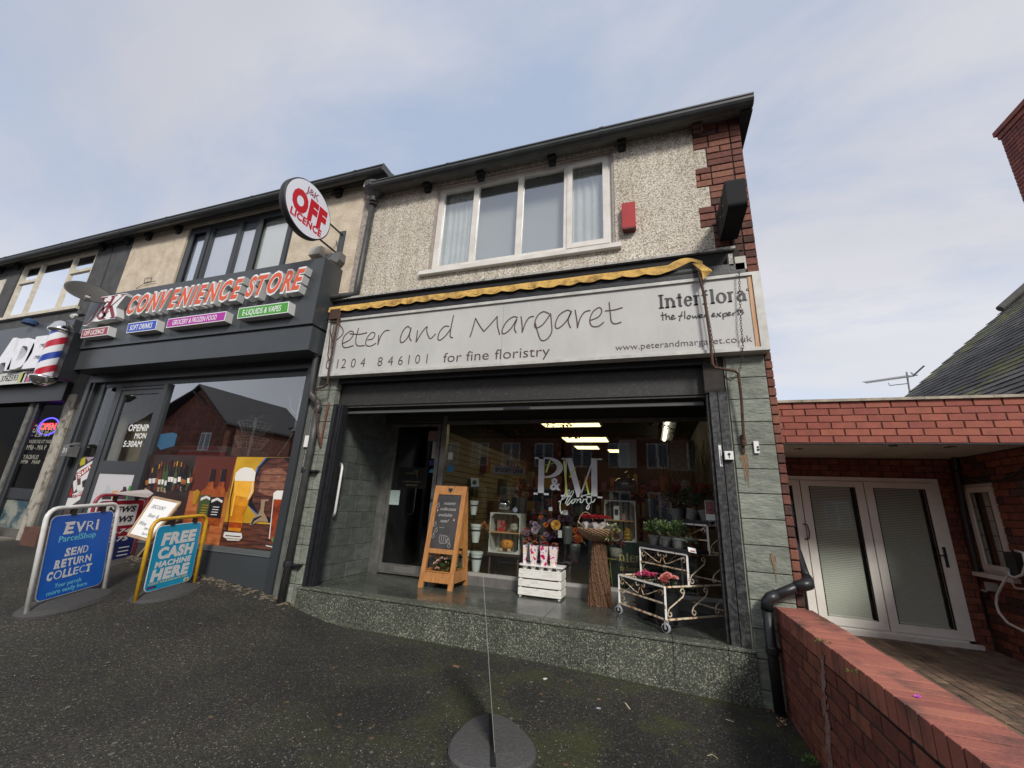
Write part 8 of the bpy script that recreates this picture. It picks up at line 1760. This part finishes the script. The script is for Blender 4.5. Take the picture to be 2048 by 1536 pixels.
c = at(949, 965, Y=1.36); m = MB().prism([c+Vector((-.07, 0, .07)), c+Vector((.06, 0, .06)), c+Vector((.075, 0, -.05)), c+Vector((-.045, 0, -.06))], (0, .003, 0)).build('picture_sign', WHITED, rk); MB().lathe(c+Vector((0, -.002, .0)), [(.035, 0), (.035, .001)], 10, ax=(0, -1, 0)).build('green_motif', M('green_motif', (.01, .14, .10), .5), m)
# central arrangements
def arrange(label, c, r, pal, pot_=True, n=26):
    c = Vector(c); q = E('flower_arrangement', label, 'flower arrangement', c, 'mixed autumn arrangements in the window'); MB().lathe(c-Vector((0, 0, .30)), [(.055, 0), (.075, .2), (.07, .22)], 16).build('vase', M('zinc', (.16, .18, .18), .35, metal=.5), q)
    m = MB(); bush(m, c, (r, r*.5, r*.8), 70, .06, .025, (0,)); m.build('foliage', LEAFD, q); m = MB()
    for k in range(n): a = random.uniform(0, 6.3); z_ = random.uniform(-.7, 1); rr = r*sqrt(max(0, 1-z_*z_))*random.uniform(.7, 1); rose(m, c+Vector((cos(a)*rr, -abs(sin(a))*rr*.6, z_*r*.8)), random.uniform(.026, .042), random.randrange(len(pal)), (0, -1, .5))
    m.build('blooms', pal, q)
arrange('purple and orange silk flower arrangement with a yellow rose', at(1088, 1058, Y=1.42), .20, [PETM, PETPU, PETO, PETPU, PETM, M('lilac_petal', (.34, .26, .36), .6)])
arrange('low brown and mauve flower arrangement beside the white tray sleeves', at(1058, 1072, Y=1.38), .11, [PETDR, PETM, M('rusty_rose', (.30, .10, .06), .6)], n=14)
arrange('dim red and teal arrangement deeper in the shop', at(1085, 1022, Y=1.75), .17, [PETDR, PETO, M('teal_leaf', (.05, .14, .12), .6), PETPU], n=20)
arrange('tall orange and cream bouquet left of the window letters', at(1046, 985, Y=1.75), .13, [PETO, PETC, PETDR], n=22)
arrange('small purple thistle bunch under the willow basket handle', at(1135, 1040, Y=1.5), .10, [PETPU, PETM, PETPU], n=16)
arrange('rust coloured bouquet behind the willow basket stem', at(1150, 1075, Y=1.55), .11, [PETO, PETDR, M('teal_leaf', (.05, .14, .12), .6)], n=16)
arrange('dark red bouquet right of the carved pumpkin', at(1300, 985, Y=1.7), .13, [PETDR, PETO, PETPU], n=20)
arrange('pale dried hydrangea bunch by the right glass edge', at(1340, 1010, Y=1.7), .12, [PETC, PETM, PETB], n=18)
m = MB(); rose(m, at(1112, 1050, Y=1.28), .065, 0, (0, -1, .2)); rose(m, at(1070, 1060, Y=1.28), .052, 1, (0, -1, .1)); tag(m.build('showy_roses', [PETY, M('dusky_mauve', (.42, .32, .38), .6)], None), 'open yellow rose and dusky mauve rose at the front of the arrangement', 'flowers')
for (px, py, w_, h_) in ((1131, 1025, .06, .06), (1120, 1068, .05, .09), (1101, 1018, .05, .05)):
    c = at(px, py, Y=1.3); tag(MB().box(c.x-w_/2, c.x+w_/2, 1.299, 1.301, c.z-h_/2, c.z+h_/2).build('swing_tag', M('pale_tag', (.55, .55, .56), .6)), 'small pale price card among the flowers at picture height %s' % ('of the basket handle' if px == 1131 else 'of the yellow rose' if px == 1120 else 'of the tin vase'), 'price card')
# hanging autumn leaf garlands, sign
gl = E('autumn_garland', 'garland of rust maple leaves and string lights across the top of the shop window', 'garland', (-1, 1.5, 2.2)); m = MB()
pts = [at(x, y, Y=1.5) for x, y in ((900, 815), (960, 855), (1030, 860), (1085, 852), (1120, 845), (1150, 838), (1180, 815), (1240, 840), (1330, 850), (1380, 880))]
m.tube(pts, .004, 4, 2)
for i in range(len(pts)-1):
    for k in range(7): p = pts[i].lerp(pts[i+1], random.random())+Vector((random.uniform(-.03, .03), random.uniform(-.02, .02), random.uniform(-.06, .02))); [leaf(m, p, (cos(a), -.2, sin(a)), .045, .028, 0, .1) for a in [random.uniform(0, 6.3) for _ in range(3)]]
for (px, py, nn_) in ((1132, 862, 22), (1150, 870, 16), (1120, 900, 12), (1320, 1000, 6), (1130, 990, 16), (1268, 985, 8), (1272, 1030, 10), (1288, 1065, 8), (1290, 1090, 8), (1155, 1085, 12), (1150, 1120, 8), (1022, 905, 16), (1042, 925, 18), (1035, 965, 16), (1050, 985, 16), (1000, 1000, 8)):
    c = at(px, py, Y=1.36+random.uniform(0, .3))
    for k in range(nn_): p = c+Vector((random.uniform(-.07, .07), random.uniform(-.03, .03), random.uniform(-.07, .07))); a = random.uniform(0, 6.3); leaf(m, p, (cos(a), -.3, sin(a)), .055, .034, 0, .1)
o = m.build('leaves_and_wire', [AUTL, AUTL, BLACKM], gl)
sg = E('spooky_lane_sign', 'grey street style sign reading SPOOKY LANE inside the florist window', 'sign', at(1018, 937, Y=1.6)); q = [at(987, 946, Y=1.6), at(1050, 950, Y=1.75), at(1048, 936, Y=1.75), at(987, 930, Y=1.6)]
MB().prism(q, (0, .012, 0)).build('board', M('steel_blue', (.26, .28, .34), .5), sg); uu = (q[1]-q[0]).normalized(); vv_ = (q[3]-q[0]).normalized(); l = MB(); text3(l, 'SPOOKY LANE', q[0]+uu*.03+vv_*.022-Vector((0, .002, 0)), uu, vv_, (0, -1, 0), (q[1]-q[0]).length-.06, .062, .001, bold=.03); l.build('lettering', M('dark_navy_print', (.01, .012, .05), .5), sg)
tw = E('twig_tree', 'tall bare corkscrew twigs with straw tufts at the right end of the shop window', 'branches', (.45, 1.6, 1.2)); m = MB()
for i in range(60):
    x = random.uniform(.1, .72); p = Vector((x, random.uniform(1.5, 2.1), random.uniform(1.1, 1.4))); pp_ = [p]
    for k in range(5): p = p+Vector((random.uniform(-.05, .05), random.uniform(-.03, .03), random.uniform(.08, .15))); pp_.append(p)
    m.tube(pp_, .005, 4)
m.build('twigs', M('twig', (.28, .17, .06), .8), tw)
p = E('white_lampshade', 'pale cone and frilled shade hanging among the twigs', 'lamp shade', at(1375, 975, Y=1.7)); c = at(1372, 985, Y=1.65); MB().lathe(c-Vector((0, 0, .15)), [(.12, 0), (.05, .3)], 16, cap=False).build('cone', M('pale_shade', (.36, .34, .26), .8), p)
sp = E('spotlight', 'small grey spotlight on the shop ceiling near the left', 'spotlight', at(1013, 822, Y=2)); c = at(1013, 822, Y=2.0); MB().lathe(c, [(.03, 0), (.045, .1)], 10, ax=(.3, -.8, -.5)).build('head', M('spot_grey', (.2, .2, .2), .5), sp)
for (px0, py0, px1, py1, cc_) in ((1262, 1000, 1275, 1040, (.16, .1, .09)), (1205, 985, 1225, 1010, (.2, .09, .08)), (1290, 1020, 1330, 1048, (.10, .11, .11)), (1165, 1018, 1180, 1050, (.12, .12, .13))):
    a, b = at(px0, py0, Y=2.6), at(px1, py1, Y=2.6); o = MB().box(a.x, b.x, 2.58, 2.62, b.z, a.z).build('boxed_stock', M('stock%d' % px0, cc_, .7)); tag(o, {1262: 'dim brown box behind the right crate', 1205: 'dim reddish box behind the window lettering', 1290: 'dim grey printer like box behind the glass left of the top pots', 1165: 'dim pale notice behind the willow basket'}[px0], 'box')
# shelves full of dim stock at the back
bs = E('back_display', 'dim shelves of autumn stock at the back of the florist shop', 'shelf', (-.6, 4, 0)); 
MB().box(-2.5, .7, 4.4, 4.45, 0, 1.9).build('back_panel', M('brown_back', (.05, .03, .02), .9), bs)
for z_ in (.5, .95, 1.4): boxo('shelf', M('shelf_dark', (.10, .06, .03), .7), bs, -2.5, .7, 4.1, 4.4, z_-.03, z_)
m = MB()
for z_ in (.5, .95, 1.4):
    x = -2.45
    while x < .65: w_ = random.uniform(.06, .16); m.box(x, x+w_, 4.12, 4.3, z_, z_+random.uniform(.1, .34), random.randrange(5)); x += w_+random.uniform(.01, .1)
o = m.build('stock', [M('dim_%d' % i, c, .7) for i, c in enumerate(((.25, .08, .03), (.18, .14, .09), (.08, .12, .06), (.3, .2, .06), (.15, .05, .08)))], bs); o['kind'] = 'stuff'

# ================================================================== LITTER, LEAVES, WEEDS ON THE PAVEMENT
def gp(px, py, z=-.36):
    p = at(px, py, Z=z)
    for _ in range(6): p = at(px, py, Z=gz(p.x, p.y))
    return p
def shard(px, py, w_, l_, ang, mat, label, cat, h=.004):
    c = gp(px, py); u = Vector((cos(ang), sin(ang), 0)); v = Vector((-sin(ang), cos(ang), 0)); m = MB(); m.prism([c-u*l_-v*w_*.6, c+u*l_*.9-v*w_, c+u*l_+v*w_*.7, c-u*l_*.8+v*w_], (0, 0, h)); return tag(m.build(cat.replace(' ', '_'), mat), label, cat)
shard(1255, 1413, .006, .05, 2.0, M('stick_pale', (.50, .42, .28), .8), 'pale wooden stick lying on the tarmac in the right foreground', 'stick', .006)
shard(185, 1337, .03, .06, .3, M('grey_wrapper', (.35, .36, .38), .4), 'crumpled grey wrapper on the tarmac in the left foreground', 'wrapper', .012)
shard(1110, 1326, .012, .02, .4, WHITED, 'small white scrap of paper near the middle of the step', 'paper scrap'); shard(1090, 1358, .012, .018, 1.2, WHITED, 'white scrap of paper just below the first scrap', 'paper scrap')
shard(1197, 1417, .01, .016, .2, M('lilac_scrap', (.4, .4, .48), .6), 'tiny lilac scrap left of the pale stick', 'paper scrap'); shard(1198, 1399, .012, .012, .2, M('brown_leaf_bit', (.22, .12, .06), .8), 'small brown leaf bit left of the pale stick', 'leaf')
shard(245, 1210, .03, .04, .1, M('flat_gum', (.20, .19, .17), .8), 'flat pale patch of chewing gum between the two swing signs', 'gum'); shard(912, 1333, .02, .03, .1, MC['brown_leaf_bit'], 'flattened brown leaf in front of the step', 'leaf')
m = MB(); c = gp(1425, 1515); m.tube([c+Vector((-.03, 0, .004)), c+Vector((0, .01, .012)), c+Vector((.03, -.01, .004))], .002, 4); tag(m.build('straw', M('straw_pale', (.5, .46, .25), .7)), 'thin curved straw near the bottom right corner of the tarmac', 'straw')
m = MB(); c = gp(1458, 1442); m.tube([c+Vector((-.02, .01, .004)), c+Vector((.03, -.015, .006))], .0025, 4); tag(m.build('twig', M('straw_pale', (.5, .46, .25), .7)), 'short pale twig on the tarmac near the corner downpipe', 'twig')
# loose grit: counted by nobody
m = MB()
for i in range(5200):
    px = random.uniform(-40, 1640); py = 1210+random.random()**.8*340; c = gp(px, py) if i < 0 else at(px, py, Z=-.34)
    if not (-7.5 < c.x < .9 and c.y < -.07): continue
    c.z = gz(c.x, c.y); s_ = random.uniform(.0012, .0042)*(1.6 if random.random() < .06 else 1); a = random.uniform(0, 6.3)
    m.prism([c+Vector((cos(a+q*2.1)*s_, sin(a+q*2.1)*s_*random.uniform(.6, 1), -.001)) for q in range(3)], (0, 0, s_*.8), random.choice((0, 0, 0, 1, 2)))
o = m.build('loose_grit', [M('grit_grey', (.16, .155, .14), .8), M('grit_light', (.34, .33, .29), .8), M('grit_brown', (.13, .09, .055), .8)], None, origin=(0, 0, 0)); tag(o, kind='stuff', label='fine grit and stone chips scattered on the tarmac', cat='grit')
def litter(label, pts, n, sp, seed):
    m = MB(); random.seed(seed)
    for i in range(n):
        px, py = random.choice(pts); c = gp(px+random.uniform(-sp, sp), py+random.uniform(-sp*.3, sp*.3)); a = random.uniform(0, 6.3); leaf(m, c+Vector((0, 0, .004)), (cos(a), sin(a), random.uniform(0, .3)), random.uniform(.015, .04), .018, random.randrange(3), .1)
    o = m.build('leaf_litter', [M('litter_brown', (.20, .09, .04), .8), M('litter_tan', (.30, .20, .11), .8), M('litter_dark', (.06, .04, .025), .8)]); tag(o, label, 'leaf litter', kind='stuff')
litter('brown leaf litter and debris at the foot of the downpipe between the shops', [(520, 1206), (545, 1203), (560, 1200), (505, 1215), (530, 1212), (570, 1204)], 70, 12, 1)
litter('dead leaves along the right end of the step', [(1490, 1398), (1505, 1403), (1520, 1405), (1545, 1425), (1560, 1450), (1565, 1440)], 60, 9, 2)
litter('small dead leaves under the middle of the step', [(1305, 1360), (1315, 1362), (1325, 1364)], 22, 7, 3)
m = MB(); c = gp(1548, 1412); bush(m, c+Vector((0, 0, .04)), (.05, .04, .05), 70, .045, .03, (0, 0, 1), .3, .6); leaf(m, c+Vector((-.03, -.05, .02)), (-1, -.4, .1), .09, .035, 1, .1)
tag(m.build('weed', [M('weed_green', (.08, .15, .03), .6), M('weed_lime', (.22, .28, .04), .6)]), 'green weed growing at the foot of the corner downpipe', 'weed')
m = MB(); c = gp(1318, 1358); bush(m, c+Vector((0, .02, .01)), (.02, .01, .015), 22, .03, .008, (0,), .2, .8); tag(m.build('weed', MC['weed_green']), 'small grassy weed at the foot of the step under the trolley', 'weed')
m = MB(); c = gp(1625, 1528); bush(m, c+Vector((-.01, 0, .01)), (.04, .05, .02), 60, .025, .012, (0,), .2, .6); tag(m.build('weed', MC['weed_green']), 'low weed where the garden wall meets the tarmac', 'weed')
m = MB(); random.seed(77)
for i in range(120):
    c = at(random.uniform(0, 1560), random.uniform(1225, 1536), Z=-.34)
    if not (-7.2 < c.x < .85 and c.y < -.12): continue
    c.z = gz(c.x, c.y); s_ = random.uniform(.006, .018); m.prism([c+Vector((cos(q*pi/4)*s_*random.uniform(.7, 1.1), sin(q*pi/4)*s_*random.uniform(.7, 1.1), 0)) for q in range(8)], (0, 0, .0018), random.choice((0, 0, 1)))
tag(m.build('gum_spots', [M('old_gum', (.12, .115, .10), .8), M('trodden_leaf', (.12, .07, .035), .9)], None, origin=(0, 0, 0)), 'trodden gum spots and leaf scraps scattered over the tarmac', 'gum spots', kind='stuff')
m = MB(); random.seed(78)
for i in range(420):
    x = random.uniform(-7.3, -4.0); y = -abs(random.gauss(0, .10))-.0; s_ = random.uniform(.008, .03); ball(m, (x, y, gz(x, y)), s_, n=6, k=3, sq=(1.3, 1, .22), m=random.choice((0, 0, 1)))
tag(m.build('sandy_debris', [M('sandy_dirt', (.16, .13, .09), .95), M('dark_dirt', (.06, .05, .035), .95)], None, origin=(0, 0, 0)), 'sandy dirt and crumbled mortar along the foot of the store plinth', 'dirt', kind='stuff')
# purple-brown rough moss fringe along the foot of the step
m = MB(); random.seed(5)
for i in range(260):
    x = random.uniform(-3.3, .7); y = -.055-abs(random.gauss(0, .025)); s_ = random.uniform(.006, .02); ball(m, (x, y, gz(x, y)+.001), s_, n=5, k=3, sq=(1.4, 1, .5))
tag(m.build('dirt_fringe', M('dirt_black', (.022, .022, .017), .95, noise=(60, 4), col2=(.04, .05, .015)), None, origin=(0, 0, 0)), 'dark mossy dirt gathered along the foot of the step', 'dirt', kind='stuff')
random.seed(11)

# ================================================================== ACROSS THE ROAD (seen reflected in the shop windows)
OB = M('opposite_brick', (.26, .10, .065), .85, noise=(3, 8), col2=(.13, .05, .035)); OR = M('opposite_slate', (.06, .055, .055), .8); OW = M('opposite_render', (.42, .38, .30), .8)
def house(label, O, u, Lg, dep, eave, ridge, n_w, gable_front=False, zb=-.6, wall=OB):
    O = Vector(O); u = Vector(u).normalized(); n = Vector((-u.y, u.x, 0)); 
    if n.y < 0 and not gable_front: pass
    t = E('opposite_house', label, 'house', O); m = MB(); P = [O, O+u*Lg, O+u*Lg+n*dep, O+n*dep]
    m.prism([Vector((p.x, p.y, zb)) for p in P], (0, 0, eave-zb)); m.build('walls', wall, t); m = MB()
    if gable_front:
        a, b_, c, d = P; r0_ = (a+b_)/2; r1_ = (c+d)/2
        m.prism([Vector((a.x, a.y, eave)), Vector((b_.x, b_.y, eave)), Vector((r0_.x, r0_.y, ridge-.25))], n*dep); m.build('gable', wall, t); m = MB()
        for s_, e_ in ((a, -1), (b_, 1)): q = Vector((s_.x, s_.y, eave-.15))+u*(.3*e_)-n*.3; m.prism([q, q+n*(dep+.6), Vector((r1_.x, r1_.y, ridge))+n*.3, Vector((r0_.x, r0_.y, ridge))-n*.3], (0, 0, .15))
    else:
        a, b_, c, d = P
        for s0, s1, e_ in ((a, b_, -1), (d, c, 1)): m.prism([Vector((s0.x, s0.y, eave-.1))+n*(.35*e_), Vector((s1.x, s1.y, eave-.1))+n*(.35*e_), Vector((s1.x, s1.y, ridge))+n*(dep/2*-e_), Vector((s0.x, s0.y, ridge))+n*(dep/2*-e_)], (0, 0, .15))
    m.build('roof', OR, t)
    for i in range(n_w):
        for (z0, z1) in ((.6, 2.0), (eave-2.1, eave-.75)):
            c = O+u*(Lg*(i+.5)/n_w)-n*.04; w_ = .55
            f = MB().obox(Vector((c.x, c.y, z0))-u*w_, u*(2*w_), n*.08, (0, 0, z1-z0)).build('window', UPVC, t); g = MB()
            for q in range(2): MB().obox(Vector((c.x, c.y, z0+.07))-u*(w_-.07)+u*(q*(w_-.0))-n*.004, u*(w_-.14), n*.003, (0, 0, z1-z0-.14)).build('pane', M('opposite_pane', (.15, .17, .2), .2), f)
    return t
def mir(x, yv, g=.05): return (x, 2*g-yv, 0)
house('brick gabled house across the road reflected in the store window', (-30.2, -17.9, 0), (-1, 0, 0), 7.4, 8, 5.9, 8.9, 2, True)
house('long slate roofed house wing across the road reflected in the store window', (-30.0, -18.6, 0), (-.24, -.97, 0), 24, -9, 5.6, 8.4, 7, False)
house('left brick terrace house across the road opposite the florist', (-4.8, -16.6, 0), (-1, 0, 0), 8.0, 8, 5.3, 7.6, 4); house('right brick terrace house across the road opposite the florist', (3.4, -16.6, 0), (-1, 0, 0), 8.0, 8, 5.3, 7.6, 4)
house('added unseen brick house across the road at the right, blocking sky reflection in the white doors', (12.2, -16.8, 0), (-1, 0, 0), 8.0, 8, 5.3, 7.8, 4)  # unseen house added to keep bright sky reflection off the folding doors
house('far brick house across the road to the left', (-14, -17.2, 0), (-1, 0, 0), 9, 8, 5.2, 7.4, 4)

for o in list(bpy.data.objects):
    b_ = o.name.split('.')[0]
    if o.type == 'MESH' and b_ in ('lettering', 'handwritten_name', 'window_lettering', 'chalk_writing', 'handwriting', 'opening_times_lettering', 'mirrored_opening_times', 'newspaper_print', 'newspaper_titles', 'logo_lettering', 'printed_marks', 'toadstool_drawings', 'monogram_letters', 'monogram', 'valance_lettering', 'side_scrollwork', 'gutter_joint', 'buds', 'blooms', 'foliage', 'stems', 'leaves'):
        o['kind'] = 'stuff'
